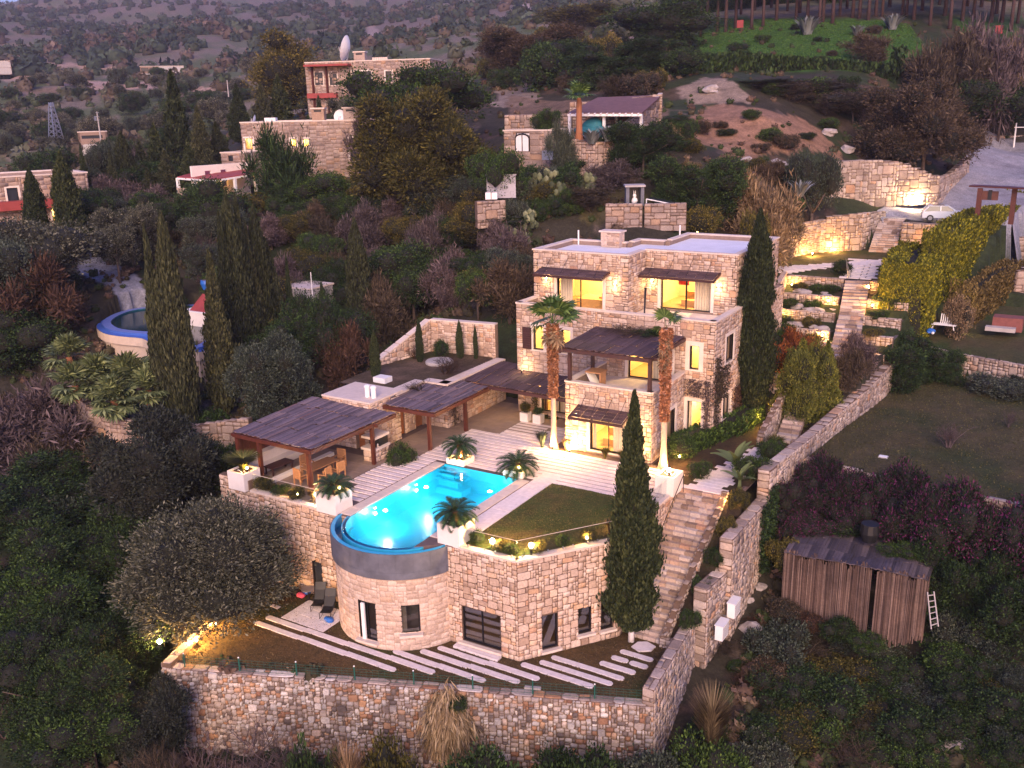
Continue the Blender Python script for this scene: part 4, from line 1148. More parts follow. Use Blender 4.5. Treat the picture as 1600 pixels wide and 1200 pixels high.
def ring_bed(mb, r, T, a0, a1, z0, H, holes, n=60):
 us = sorted({*np.linspace(0, math.radians(a1-a0)*r, n), *[h[0] for h in holes], *[h[1] for h in holes]})
 vs = sorted({0, H, *[h[2] for h in holes], *[h[3] for h in holes]})
 def pt(u, v, t):
  a = math.radians(a0)+u/r; return (CX+(r-t)*math.cos(a), CY+(r-t)*math.sin(a), z0+v)
 for i in range(len(us)-1):
  for j in range(len(vs)-1):
   cu = (us[i]+us[i+1])/2; cv = (vs[j]+vs[j+1])/2
   if any(h[0] < cu < h[1] and h[2] < cv < h[3] for h in holes): continue
   a, b, c, d = us[i], us[i+1], vs[j], vs[j+1]
   mb.quad(pt(a, c, 0), pt(b, c, 0), pt(b, d, 0), pt(a, d, 0)); mb.quad(pt(b, c, T), pt(a, c, T), pt(a, d, T), pt(b, d, T))
 for h in holes:
  a, b, c, d = h
  mb.quad(pt(a, c, 0), pt(a, d, 0), pt(a, d, T), pt(a, c, T)); mb.quad(pt(b, d, 0), pt(b, c, 0), pt(b, c, T), pt(b, d, T))
  mb.quad(pt(a, d, 0), pt(b, d, 0), pt(b, d, T), pt(a, d, T)); mb.quad(pt(b, c, 0), pt(a, c, 0), pt(a, c, T), pt(b, c, T))
bed.build('side_wall', M['mortar_dark'], base); bed = MB()
ring_bed(bed, RD, .35, 196, 346, ZL, HB, hD)
path = [(CX+RD*math.cos(math.radians(a)), CY+RD*math.sin(math.radians(a))) for a in np.linspace(196, 346, 61)]
tmp = Masonry(base, M['stone_round'], 22, gap=.014, depth=.022)
for q in pack(math.radians(150)*RD, HB, .15, 'coursed', tmp.rr, hole_test(hD, .0)):
 u, v, w, h = q; a = math.radians(196)+u/RD
 tmp.st.append((Vector((CX+RD*math.cos(a), CY+RD*math.sin(a), ZL+v)), a+math.pi/2, w-.014, h-.014, .02*tmp.rr.uniform(.6, 1.3), 0.0))
tmp.finish(0, 9)
bed.build('round_wall', M['mortar_pale'], base)
ms.finish(300, 9.0)
for O, U, hs in ((PA, PB-PA, hP1), (PB, PC-PB, hP2)):
 for k, (a, b, c, d) in enumerate(hs):
  nm = 'sliding_door' if b-a > 2 else ('door_window' if c < .4 else 'window')
  window(base, O, U, a, b, c, d, bars=1 if b-a > 2 else 0, trim=0, name=nm, inset=.14, glass='glass_low')
  Uv = Vector(U).normalized(); N = Vector((Uv.y, -Uv.x, 0)); s_ = MB()
  s_.obox(O+Uv*((a+b)/2)+N*.08+Vector((0, 0, c-.06)), Uv, (b-a)/2+.12, N, .16, Vector((0, 0, 1)), .06); s_.build('sill', M['coping'], base)
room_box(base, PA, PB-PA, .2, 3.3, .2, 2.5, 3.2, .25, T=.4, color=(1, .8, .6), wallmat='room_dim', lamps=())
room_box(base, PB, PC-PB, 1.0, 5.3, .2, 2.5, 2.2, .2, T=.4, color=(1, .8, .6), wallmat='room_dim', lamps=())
mb = MB()
for k in range(8): mb.box(-23.05, -22.3, 35.4+k*.26, 35.66+k*.26, ZL+.3+k*.2, ZL+.36+k*.2)
mb.build('inner_stair', M['coping'], base)
window(base, PL0, (1, 0, 0), 4.3, 5.05, 1.2, 3.1, bars=0, trim=0, name='window', glass='glass_dark', inset=.12)
window(base, PL0, (1, 0, 0), 6.72, 7.5, 1.3, 3.3, bars=0, trim=0, name='door_window', glass='glass_dark', inset=.12)
for h in hD:
 am = math.radians(196)+(h[0]+h[1])/2/RD; U = Vector((-math.sin(am), math.cos(am), 0)); w = 2*RD*math.sin((h[1]-h[0])/2/RD)
 O = Vector((CX+RD*math.cos(am), CY+RD*math.sin(am), ZL))-U*w/2
 wn_ = window(base, O, U, 0, w, h[2], h[3], bars=1 if h[2] < .6 else 0, trim=0, name='round_bay_door' if h[2] < .6 else 'window', inset=.1, glass='glass_low', curtain=((w*.0+.05, w*.32),) if h[2] > .6 else None)
 N = Vector((U.y, -U.x, 0)); s_ = MB(); s_.obox(O+U*(w/2)+N*.06+Vector((0, 0, h[2]-.07)), U, w/2+.1, N, .2, Vector((0, 0, 1)), .06); s_.build('sill', M['coping'], base)
 if h[2] < .6:
  s_ = MB(); s_.obox(O+U*.33+N*.02+Vector((0, 0, h[2]+1.0)), U, .10, N, .05, Vector((0, 0, 1)), 1.0); s_.build('white_post', M['white'], base)
mb = MB()
for k in range(40):
 a, b = [math.radians(196+150*q/40) for q in (k, k+1)]
 mb.quad((CX+2.6*math.cos(b), CY+2.6*math.sin(b), ZL), (CX+2.6*math.cos(a), CY+2.6*math.sin(a), ZL), (CX+2.6*math.cos(a), CY+2.6*math.sin(a), ZL+2.8), (CX+2.6*math.cos(b), CY+2.6*math.sin(b), ZL+2.8))
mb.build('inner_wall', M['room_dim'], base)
mb = MB(); mb.tube([(-25.42, 34.22, ZL), (-25.42, 34.22, -.4)], .045, 8); mb.tube([(-32.15, 34.5, ZL), (-32.15, 34.5, -.6)], .045, 8); mb.build('downpipe', M['concrete'], base)
mb = MB(); mb.box(-24.8, -22.2, 33.85, 34.25, ZL-.02, ZL+.12); mb.build('door_step', M['slab'], base)
# ------------------------------------------------------------------ pool with its overflow channel
pool = thing('swimming_pool', (-29, 38, -1.5), 'bright turquoise swimming pool with a round infinity edge lit from under the water', 'swimming pool')
XL, XR_, YF = -31.70, -26.57, 43.25
def arc(r, x0, x1, n=28):
 a0 = math.pi+math.acos(min(1, max(-1, -(x0-CX)/r))); a1 = 2*math.pi-math.acos(min(1, (x1-CX)/r))
 return [(CX+r*math.cos(a0+(a1-a0)*k/n), CY+r*math.sin(a0+(a1-a0)*k/n)) for k in range(n+1)]
RI = 3.06
inner = arc(RI, XL, XR_)
basin = inner+[(XR_, YF), (XL, YF)]
mb = MB(); ZB = -1.5
for a, b in zip(basin, basin[1:]+basin[:1]):
 mb.quad((*a, ZB), (*b, ZB), (*b, -.02 if a[1] > 34.9 and b[1] > 34.9 else -.07), (*a, -.02 if a[1] > 34.9 and b[1] > 34.9 else -.07))
mb.poly([(*p, ZB) for p in basin])
mb.build('basin', M['pool_tile'], pool)
def ring(name, r0, r1, z0, z1, mat, x0=-32.35, x1=-25.3, n=44):
 o = arc(r1, x0, x1, n); i = arc(r0, x0 if x0 > CX-r0 else CX-r0, x1 if x1 < CX+r0 else CX+r0, n)
 m_ = MB()
 for k in range(n):
  m_.quad((*o[k], z1), (*o[k+1], z1), (*i[k+1], z1), (*i[k], z1)); m_.quad((*o[k], z0), (*o[k+1], z0), (*o[k+1], z1), (*o[k], z1))
  m_.quad((*i[k+1], z0), (*i[k], z0), (*i[k], z1), (*i[k+1], z1)); m_.quad((*i[k], z0), (*i[k+1], z0), (*o[k+1], z0), (*o[k], z0))
 m_.quad((*i[0], z0), (*o[0], z0), (*o[0], z1), (*i[0], z1)); m_.quad((*o[n], z0), (*i[n], z0), (*i[n], z1), (*o[n], z1))
 return m_.build(name, M[mat], pool)
ring('spill_edge', RI+.004, RI+.22, -.9, -.075, 'pool_rim', -31.9, -26.2)
ring('channel_floor', RI+.23, 3.60, -.62, -.5, 'pool_rim', -32.2, -25.5)
ring('outer_rim', 3.61, 3.80, -.9, -.03, 'pool_rim', -32.35, -25.35)
pa = [(a, b) for a, b in zip(np.linspace(200, 338, 12)[:-1], np.linspace(200, 338, 12)[1:])]
for a, b in pa:
 for z0, z1 in ((-1.38, -1.02), (-1.01, -.04)):
  m_ = MB(); n = 5
  for k in range(n):
   p, q = [math.radians(a+.12+(b-a-.24)*t/n) for t in (k, k+1)]
   f = lambda r, t, z: (CX+r*math.cos(t), CY+r*math.sin(t), z)
   m_.quad(f(3.86, p, z0), f(3.86, q, z0), f(3.86, q, z1), f(3.86, p, z1)); m_.quad(f(3.86, p, z1), f(3.86, q, z1), f(3.80, q, z1), f(3.80, p, z1)); m_.quad(f(3.6, p, z0), f(3.6, q, z0), f(3.86, q, z0), f(3.86, p, z0))
  m_.build('band_panel', M['greyconc'], pool)
m_ = MB(); f = lambda r, t, z: (CX+r*math.cos(math.radians(t)), CY+r*math.sin(math.radians(t)), z)
for a, b in zip(np.linspace(198, 340, 40)[:-1], np.linspace(198, 340, 40)[1:]):
 m_.quad(f(3.83, a, -1.37), f(3.83, b, -1.37), f(3.83, b, -.05), f(3.83, a, -.05)); m_.quad(f(2.9, a, -1.36), f(2.9, b, -1.36), f(3.83, b, -1.36), f(3.83, a, -1.36))
m_.build('band_core', M['greyconc'], pool)
mb = MB()
for k in range(3): mb.box(XL+.02, XL+1.9-.5*k, YF-.35*(3-k), YF-.01, ZB+.01, -1.1+.32*k)
mb.build('pool_steps', M['pool_tile'], pool)
def water_mat():
 mt = bpy.data.materials.new('pool_water'); mt.use_nodes = True
 n = mt.node_tree.nodes; l = mt.node_tree.links; n.clear()
 g = n.new("ShaderNodeBsdfRefraction"); g.inputs['IOR'].default_value = 1.33; g.inputs['Roughness'].default_value = 0.02; g.inputs[0].default_value = (.72, .97, 1, 1)
 s = n.new("ShaderNodeBsdfGlossy"); s.inputs['Roughness'].default_value = .04
 fr = n.new("ShaderNodeFresnel"); fr.inputs[0].default_value = 1.33
 nz = wnoise(n, l, 2.2, 4, .55); b = n.new("ShaderNodeBump"); b.inputs['Strength'].default_value = .5; b.inputs['Distance'].default_value = .05
 l.new(nz, b.inputs['Height']); l.new(b.outputs[0], g.inputs['Normal']); l.new(b.outputs[0], s.inputs['Normal'])
 tr = n.new("ShaderNodeBsdfTransparent"); tr.inputs[0].default_value = (.75, .97, 1, 1)
 m1 = n.new("ShaderNodeMixShader"); m1.inputs[0].default_value = .5; l.new(g.outputs[0], m1.inputs[1]); l.new(tr.outputs[0], m1.inputs[2])
 mx = n.new("ShaderNodeMixShader"); l.new(fr.outputs[0], mx.inputs[0]); l.new(m1.outputs[0], mx.inputs[1]); l.new(s.outputs[0], mx.inputs[2])
 o = n.new("ShaderNodeOutputMaterial"); l.new(mx.outputs[0], o.inputs[0]); return mt
M['water'] = water_mat()
wo = arc(RI+.16, -31.72, XR_)
mb = MB(); mb.poly([(*p, -.066) for p in wo+[(XR_, YF), (XL, YF)]]); mb.build('water', M['water'], pool)
ci, co = arc(RI+.24, -32.0, -25.7, 30), arc(3.6, -32.0, -25.7, 30)
mb = MB()
for k in range(30): mb.quad((*co[k], -.42), (*co[k+1], -.42), (*ci[k+1], -.42), (*ci[k], -.42))
mb.build('channel_water', M['water'], pool)
for x, y, pw in ((-31.62, 40.3, 120), (-31.62, 36.6, 150), (-26.75, 41.5, 110)):
 mb = MB(); sx = .06 if x < -31 or x > -26.8 else .16; mb.blob((x, y, -.62), .04 if sx == .06 else .15, .10 if sx == .06 else .04, .10, 1, 2, 0); mb.build('pool_lamp', M['pool_lamp'], pool)
 add_light((x+(.7 if x < -31 else -.6 if x > -27 else 0), y-(.3 if y > 43 else 0)+(.3 if y < 34 else 0), -.62), pw, (.86, .97, 1.0), .12, pool)
# ------------------------------------------------------------------ pool deck
deck = MB()
deck.prism([(-41.4, 34.65), (-32.5, 34.65), (-32.5, 60), (-41.4, 60)], -.3, -.045)
deck.prism([(-32.5, 43.3), (-25.75, 43.3), (-25.75, 54.05), (-32.5, 54.05)], -.3, -.045)
deck.prism([(-32.5, 34.5), (-31.715, 34.7), (-31.715, 43.3), (-32.5, 43.3)], -1.3, -.045)
deck.prism([(-26.555, 33.4), (-25.3, 34.4), (-25.3, 43.3), (-26.555, 43.3)], -1.3, -.045)
deck.prism([(-25.3, 34.32), (-21.32, 34.42), (-18.12, 38.82), (-18.07, 46.5), (-14.9, 46.5), (-14.6, 61), (-25.3, 61)], -.3, -.045)
dk = deck.build('pool_deck', M['deck_joint'], None, 'joint bed under the pale stone strips of the pool deck', None, None, 'structure', at=(-28, 45, 0))
rr = random.Random(4)
def slab(name, x0, x1, y0, y1, z=0.0, mat='travertine', h=.05, parent=None):
 g = .006
 c = [(x0+g, y0+g), (x1-g, y0+g), (x1-g, y1-g), (x0+g, y1-g)]
 z += rr.uniform(-.004, .004); mb = MB(); n = .012
 mb.prism(c, z-h, z-n); mb.prism([(x0+g+n, y0+g+n), (x1-g-n, y0+g+n), (x1-g-n, y1-g-n), (x0+g+n, y1-g-n)], z-n, z)
 return mb.build(name, M[mat], parent or dk)
def strip_row(y0, y1, x0, x1, mat='travertine', pl=2.4):
 x = x0
 while x < x1-.05:
  e = min(x1, x+rr.uniform(.8, 1.2)*pl)
  if x1-e < .5: e = x1
  slab('plank', x, e, y0, y1, 0, mat); x = e
y = 36.4
while y < 52.3:
 a, b = y, y+.37
 xl = -34.9 if y < 43.6 else (-33.85 if y < 49.3 else -31.7)
 if y < 43.3: strip_row(a, b, -35.0 if y > 38 else -34.2, -32.52)
 if 43.4 < y < 48.1: strip_row(a, b, xl, -18.4)
 if 48.1 <= y: strip_row(a, b, xl, -27.4 if y < 50 else -27.2)
 y += .485
yy = 34.7
while yy < 43.3:
 slab('coping_slab', -32.42, -31.72, yy, yy+.86, .0, 'coping'); slab('coping_slab', -26.55, -25.82, max(34.2, yy), yy+.86, .0, 'coping'); yy += .86
yy = 34.6
while yy < 43.6:
 slab('paving_slab', -25.74, -24.55, yy, yy+1.12, -.002, 'slab'); yy += 1.12
for k in range(6):
 slab('paving_slab', -24.5+k*1.05, -23.45+k*1.05, 43.62, 44.05, -.004, 'slab')
for k, (x0, x1, y0, y1) in enumerate(((-41.3, -38.3, 35.0, 42.0), (-38.3, -35.1, 35.0, 42.0), (-36.7, -33.9, 41.9, 49.25), (-37.2, -31.72, 49.3, 55.5), (-31.7, -26.6, 52.35, 54.0), (-31.7, -29.0, 50.3, 52.3))):
 n = max(1, int((y1-y0)/1.15)); m_ = max(1, int((x1-x0)/1.2))
 for i in range(m_):
  for j in range(n):
   slab('floor_tile', x0+(x1-x0)*i/m_, x0+(x1-x0)*(i+1)/m_, y0+(y1-y0)*j/n, y0+(y1-y0)*(j+1)/n, -.005, 'terr_floor')
def flat(name, pts, z, mat, col, label, n=1, kind='structure', h=.1, res=.35):
 """a slightly uneven sheet filling a polygon"""
 a = np.array(pts); x0, y0 = a.min(0); x1, y1 = a.max(0)
 xs = np.arange(x0, x1+res, res); ys = np.arange(y0, y1+res, res)
 X, Y = np.meshgrid(xs, ys); Z = (z(X, Y) if callable(z) else z)+.018*_n2(X, Y, 1.3, 5)+.008*_n2(X, Y, 5, 6)
 k = in_poly(X[:-1, :-1]+res/2, Y[:-1, :-1]+res/2, pts)
 idx = np.arange(X.size).reshape(X.shape)
 F = np.stack([idx[:-1, :-1], idx[:-1, 1:], idx[1:, 1:], idx[1:, :-1]], -1)[k]
 c = np.empty(X.shape+(3,)); c[:] = col[0]; w = np.clip(_n2(X, Y, .9, 9)*1.2+.3, 0, 1)[..., None]; c = c*(1-w)+np.array(col[1])*w
 w = np.clip(_n2(X, Y, .45, 12)*1.5-.2, 0, 1)[..., None]; c = c*(1-w)+np.array(col[2])*w
 V = np.stack([X, Y, Z], -1).reshape(-1, 3); F = F.reshape(-1, 4); used = np.unique(F); mp = np.zeros(len(V), int); mp[used] = np.arange(len(used))
 o = link(name, np_mesh(name, V[used], mp[F], M[mat], True, c.reshape(-1, 3)[used]))
 return tag(o, label, None, None, kind)
UL = [(-24.5, 34.85), (-21.45, 34.85), (-18.45, 38.95), (-18.4, 43.6), (-24.5, 43.6)]
flat('upper_lawn', UL, .0, 'turf', ((.055, .075, .020), (.095, .075, .030), (.045, .085, .018)), 'short olive green lawn between pool and glass balustrade', res=.2)
flat('lower_lawn', LAWN_POLY, ZL-.005, 'turf', ((.080, .055, .026), (.110, .068, .030), (.052, .060, .020)), 'brown winter lawn under the round bay', res=.3)
flat('planting_bed', [(-27.4, 48.1), (-18.3, 48.1), (-18.3, 49.0), (-27.4, 49.0)], -.01, 'turf', ((.12, .08, .07), (.18, .13, .11), (.08, .05, .04)), 'stony planting bed at the foot of the villa', res=.2)
GG = [(-20.7, 49.1), (-17.9, 46.8), (-14.9, 46.8), (-14.4, 61.3), (-18.9, 61.3), (-18.9, 54), (-20.7, 54)]
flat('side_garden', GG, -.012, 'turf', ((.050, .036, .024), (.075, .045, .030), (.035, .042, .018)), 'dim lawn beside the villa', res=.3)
for i in range(11):
 y0 = 46.8+i*.42; x0 = -17.7+(.35 if i % 2 else 0)+max(0, i-5)*.12; x1 = -15.3-(.4 if i % 3 else 0)-(.2*(i % 2))
 slab('paving_slab', x0, x1, y0, y0+.41, .02, 'slab')
for i in range(7):
 slab('paving_slab', -16.4-(.3 if i % 2 else 0), -15.0, 51.6+i*.42, 52.0+i*.42, .02, 'slab')
def grass(name, poly, z, n, h, mat, label, seed=1):
 rg = np.random.default_rng(seed); a = np.array(poly); lo = a.min(0); hi = a.max(0)
 p = rg.uniform(lo, hi, (n*2, 2)); p = p[in_poly(p[:, 0], p[:, 1], poly)][:n]
 C = np.c_[p, (z(p[:, 0], p[:, 1]) if callable(z) else np.full(len(p), z))+h*.4]
 V, F = leaf_tris(C, h, rg, 1.2, 1.0)
 o = link(name, _mesh_tri(name, V, F, M[mat])); tag(o, label, None, None, 'stuff'); return o
M['grass_ol'] = mat_leaf('grass_olive', (.060, .065, .020), (.14, .12, .045)); M['grass_br'] = mat_leaf('grass_brown', (.085, .058, .028), (.17, .115, .055)); M['grass_gr'] = mat_leaf('grass_green', (.035, .095, .014), (.075, .15, .03))
grass('grass', UL, 0.0, 9000, .05, 'grass_ol', 'mown grass of the upper lawn'); grass('grass', LAWN_POLY, ZL, 20000, .06, 'grass_br', 'brownish grass of the lower lawn', 2)
STR = [((-35.2, 31.40), (-24.32, 31.61)), ((-35.3, 30.70), (-26.06, 30.84)), ((-27.21, 32.13), (-21.82, 32.21)), ((-26.03, 32.79), (-20.37, 32.93)), ((-25.45, 33.45), (-19.7, 33.6)),
       ((-21.08, 34.23), (-17.23, 34.31)), ((-20.4, 34.82), (-16.55, 34.95)), ((-20.1, 35.46), (-16.26, 35.58)), ((-17.84, 36.2), (-16.0, 36.26)), ((-17.56, 36.94), (-16.7, 36.94)), ((-16.6, 36.95), (-15.68, 36.93)), ((-17.42, 37.63), (-15.7, 37.62))]
ll = bpy.data.objects['lower_lawn']
for (a, b) in STR:
 n = max(1, round((b[0]-a[0])/3.0))
 for k in range(n):
  x0 = a[0]+(b[0]-a[0])*k/n+(.01 if k else 0); x1 = a[0]+(b[0]-a[0])*(k+1)/n; yc = a[1]+(b[1]-a[1])*(k+.5)/n
  h = .17+rr.uniform(-.01, .01)
  pts = [(x0, yc-h), (x1, yc-h), (x1, yc+h), (x0, yc+h)]
  if k == n-1: pts = [pts[0], (x1-.12, yc-h), (x1, yc-h*.5), (x1, yc+h*.5), (x1-.12, yc+h), pts[3]]
  if k == 0: pts = [(x0+.10, yc-h)]+pts[1:-1]+[(x0+.10, yc+h), (x0, yc+h*.5), (x0, yc-h*.5)]
  mb = MB(); mb.prism(pts, ZL-.06, ZL+.045); mb.build('stepping_slab', M['slab'], ll)
for i in range(4):
 for j in range(3):
  slab('paving_slab', -34.5+i*.75, -33.75+i*.75, 31.75+j*.72, 32.47+j*.72, ZL+.03, 'slab', .08, ll)
slab('paving_slab', -35.9, -35.3, 32.3, 32.6, ZL+.03, 'slab', .08, ll)
mb = MB(); mb.prism([(-17.1, 38.2), (-16.6, 38.0), (-16.1, 38.35), (-16.05, 38.8), (-16.6, 39.0), (-17.0, 38.75)], ZL-.04, ZL+.06); mb.build('flat_stone', M['slab'], ll)
mb = MB(); mb.prism([(-19.9, 32.55), (-19.2, 32.82), (-19.25, 32.98), (-19.95, 32.7)], ZL-.02, ZL+.12); mb.build('manhole_cover', M['concrete'], ll)
def glass_run(label, pts, h=.9, seg=1.5, z=.06):
 t = thing('glass_balustrade', (*pts[0], z), label, 'balustrade', 'glass balustrades of the pool terrace')
 for a, b in zip(pts[:-1], pts[1:]):
  a = Vector((*a, z)); b = Vector((*b, z)); U = (b-a).normalized(); L = (b-a).length; n = max(1, round(L/seg)); N = Vector((U.y, -U.x, 0))
  for k in range(n):
   c = a+U*(L*(k+.5)/n)+Vector((0, 0, h/2)); g = MB(); g.obox(c, U, L/n/2-.012, N, .006, Vector((0, 0, 1)), h/2); p = g.build('pane', M['glass_pale'], t)
   e = MB(); e.obox(c+Vector((0, 0, h/2+.008)), U, L/n/2-.012, N, .009, Vector((0, 0, 1)), .008); e.build('glass_edge', M['trim'], p)
   for s in (-.3, .3):
    q = MB(); q.obox(c+U*s*L/n-Vector((0, 0, h/2-.05)), U, .03, N, .03, Vector((0, 0, 1)), .06); q.build('clamp', M['steel'], p)
 return t
cap = thing('wall_coping', (-25, 34.4, 0), 'pale coping slabs along the top edge of the pool terrace walls', 'coping')
coping_ring('coping_slab', cap, [(-38.95, 34.6), (-33.95, 34.6)], -.078, .36, .12, .05, closed=False)
coping_ring('coping_slab', cap, [(-24.45, 34.33), (-21.3, 34.4), (-18.1, 38.8), (-18.05, 45.0)], -.078, .38, .12, .05, closed=False)
glass_run('glass balustrade on the left terrace wall beside the dining pergola', [(-38.9, 34.75), (-33.95, 34.75)])
glass_run('glass balustrade round the pointed corner of the upper lawn', [(-24.4, 34.5), (-21.37, 34.58), (-18.27, 38.9)])
glass_run('glass balustrade above the garden steps beside the tall cypress', [(-18.25, 39.1), (-18.2, 45.0)])
lw = thing('corner_wall', (-41, 34.8, 0), 'raised stone end of the left terrace wall under the grass planter', 'wall')
mb = MB(); wall_bed(mb, (-41.45, 34.62, -.08), (1, 0, 0), 2.4, .62, .4); mb.build('wall', M['mortar_dark'], lw)
q = Masonry(lw, M['stone_prow'], 8, .026, .04); q.face((-41.45, 34.62, -.08), (1, 0, 0), 1.1, .62, .14, 'prow'); q.finish(60)
def planter(label, x0, x1, y0, y1, z0, z1, name='planter', fill='soil', group=None):
 t = thing(name, ((x0+x1)/2, (y0+y1)/2, z0), label, 'planter', group)
 w = .1; m_ = MB()
 for a, b, c, d in ((x0, x1, y0, y0+w), (x0, x1, y1-w, y1), (x0, x0+w, y0+w, y1-w), (x1-w, x1, y0+w, y1-w)): m_.box(a, b, c, d, z0, z1)
 m_.build('box', M['plaster'], t)
 m_ = MB(); m_.box(x0+w, x1-w, y0+w, y1-w, z0+.05, z1-.09); m_.build('soil', M[fill], t)
 r = random.Random(int(x0*7)); m_ = MB()
 for k in range(14):
  sx, sy = r.uniform(x0+.16, x1-.16), r.uniform(y0+.16, y1-.16); m_.blob((sx, sy, z1-.08), .05, .05, .035, k, 1, .2)
 m_.build('pebbles', M['white'], t)['kind'] = 'stuff'
 return t
planter('tall white planter box at the near left corner of the pool with a cycad', -33.85, -32.45, 34.42, 35.75, -.1, 1.0)
planter('tall white planter box at the near right corner of the pool with a cycad', -25.8, -24.5, 34.33, 35.7, -.12, 1.0)
planter('low white planter at the far left corner of the pool', -31.6, -30.35, 43.3, 44.45, 0.01, .36)
planter('low white planter at the far right corner of the pool', -27.6, -26.3, 43.3, 44.45, 0.01, .36)
planter('white planter box with pebbles and a lamp at the head of the garden steps', -18.95, -17.85, 45.15, 46.5, -.1, 1.0)
t = planter('double white planter overgrown with grass at the left end of the terrace', -40.45, -39.15, 34.35, 35.6, -.05, 1.02)
cycad((-33.1, 35.1, .95), 1.25, 'dark cycad in the tall white planter left of the pool', .35)
cycad((-25.15, 35.0, .95), 1.35, 'large dark cycad in the tall white planter right of the round pool end', .55)
cycad((-31.0, 43.9, .3), 1.3, 'cycad on a lit trunk at the far left corner of the pool', .8)
cycad((-26.95, 43.9, .3), 1.5, 'spreading cycad at the far right corner of the pool', .35)
# ------------------------------------------------------------------ garden walls: mortar body, stones on the outer face, ends and top
def garden_wall(label, pts, zb, zt, T=.6, mat='garden_stone', cell=.17, style='rubble', name='garden_wall', cat='wall', group=None, top=True, inner=False, ends=True, minpx=10, cap=300, bedm='mortar_dark', gap=.03, depth=.06, topcell=.24, coping=None):
 """pts: outer line, the outside on the right; zb, zt: heights of foot and top at every point"""
 if not hasattr(zb, '__len__'): zb = [zb]*len(pts)
 if not hasattr(zt, '__len__'): zt = [zt]*len(pts)
 t = thing(name, (pts[0][0], pts[0][1], zb[0]), label, cat, group)
 bed = MB(); q = Masonry(t, M[mat], int(abs(pts[0][0]*13+pts[0][1]*7)), gap, depth)
 P2 = [Vector((*p, 0)) for p in pts]
 dirs = [(b-a).normalized() for a, b in zip(P2[:-1], P2[1:])]
 nor = [Vector((d.y, -d.x, 0)) for d in dirs]
 inn = []
 for i in range(len(P2)):
  n = nor[0] if i == 0 else nor[-1] if i == len(P2)-1 else (nor[i-1]+nor[i]).normalized()
  k = 1 if i in (0, len(P2)-1) else 1/max(.5, n.dot(nor[i]))
  inn.append(P2[i]-n*T*k)
 for i in range(len(P2)-1):
  a, b, c, d = P2[i], P2[i+1], inn[i+1], inn[i]
  z0a, z0b, z1a, z1b = zb[i], zb[i+1], zt[i], zt[i+1]
  A = lambda v, z: Vector((v.x, v.y, z))
  bed.quad(A(a, z0a), A(b, z0b), A(b, z1b), A(a, z1a)); bed.quad(A(c, z0b), A(d, z0a), A(d, z1a), A(c, z1b)); bed.quad(A(a, z1a), A(b, z1b), A(c, z1b), A(d, z1a))
  if i == 0: bed.quad(A(d, z0a), A(a, z0a), A(a, z1a), A(d, z1a))
  if i == len(P2)-2: bed.quad(A(b, z0b), A(c, z0b), A(c, z1b), A(b, z1b))
  L = (b-a).length; lo = min(z0a, z0b); hi = max(z1a, z1b)
  q.face(A(a, lo), dirs[i], L, hi-lo, cell, style, lambda u, v: (z0a+(z0b-z0a)*u/L-lo-cell/2) < v < (z1a+(z1b-z1a)*u/L-lo))
  if inner: q.face(A(c, lo), -dirs[i], (d-c).length, hi-lo, cell, style, lambda u, v: (z0b+(z0a-z0b)*u/L-lo-cell/2) < v < (z1b+(z1a-z1b)*u/L-lo))
  if top and not coping: q.top(A(a, z1a), dirs[i], L, T, topcell, 'coursed', (z1b-z1a)/L)
  if coping:
   n = max(1, round(L/1.1))
   for k in range(n):
    zc = z1a+(z1b-z1a)*(k+.5)/n; m_ = MB(); W = Vector((dirs[i].x, dirs[i].y, (z1b-z1a)/L)).normalized()
    m_.obox(A(a+dirs[i]*(L*(k+.5)/n)-nor[i]*T/2, zc+.05), W, L/n/2-.004, nor[i], T/2+.05, W.cross(nor[i])*-1, .05); m_.build('coping_slab', M[coping], t)
 if ends:
  q.face(Vector((inn[0].x, inn[0].y, zb[0])), P2[0]-inn[0], T, zt[0]-zb[0], cell*1.25, 'coursed')
 bed.build('wall', M[bedm], t); q.finish(cap, minpx)
 return t
BX = -14.27
garden_wall('lowest step of the right boundary wall beside the lower lawn', [(-14.2, 34.25), (-14.75, 40.7)], [-9.0, -7.4], -4.5, .55, topcell=.3)
garden_wall('second step of the right boundary wall with two air conditioners on its outside', [(-14.2, 40.7), (-13.95, 43.3)], [-7.6, -6.8], -2.65, .72, topcell=.3)
garden_wall('third step of the right boundary wall beside the head of the garden steps', [(-13.72, 42.9), (-13.66, 48.9)], [-6.9, -4.5], -.75, .7, topcell=.3)
garden_wall('long top stretch of the right boundary wall curving up past the villa garden', [(-13.7, 48.7), (-12.95, 56.2), (-12.45, 61.0), (-11.8, 66.0), (-11.3, 71.5)], [-4.6, -2.6, -1.2, -.8, .5], [.95, 1.05, 1.3, 1.7, 2.3], .68, topcell=.3)
garden_wall('long rubble retaining wall with a flat cap under the lower lawn', [(-36.2, 25.45), (-35.2, 25.75), (-28.0, 28.68), (-21.2, 31.45), (-14.2, 34.25)], [-10.9, -10.8, -10.2, -9.6, -9.1], ZL+.02, .55, 'rubble', .125, 'rubble', minpx=9, gap=.03, depth=.09, topcell=.26, name='retaining_wall')
garden_wall('low stone wall end beside the olive tree on the lower lawn', [(-37.4, 29.2), (-36.2, 25.45)], [-9, -10.8], ZL+.25, .5, 'garden_stone', .16, name='retaining_wall')
st = thing('garden_steps', (-16.6, 39.2, ZL), 'long flight of rough stone steps from the lower lawn to the pool terrace', 'steps')
NS = 27; r2 = random.Random(3)
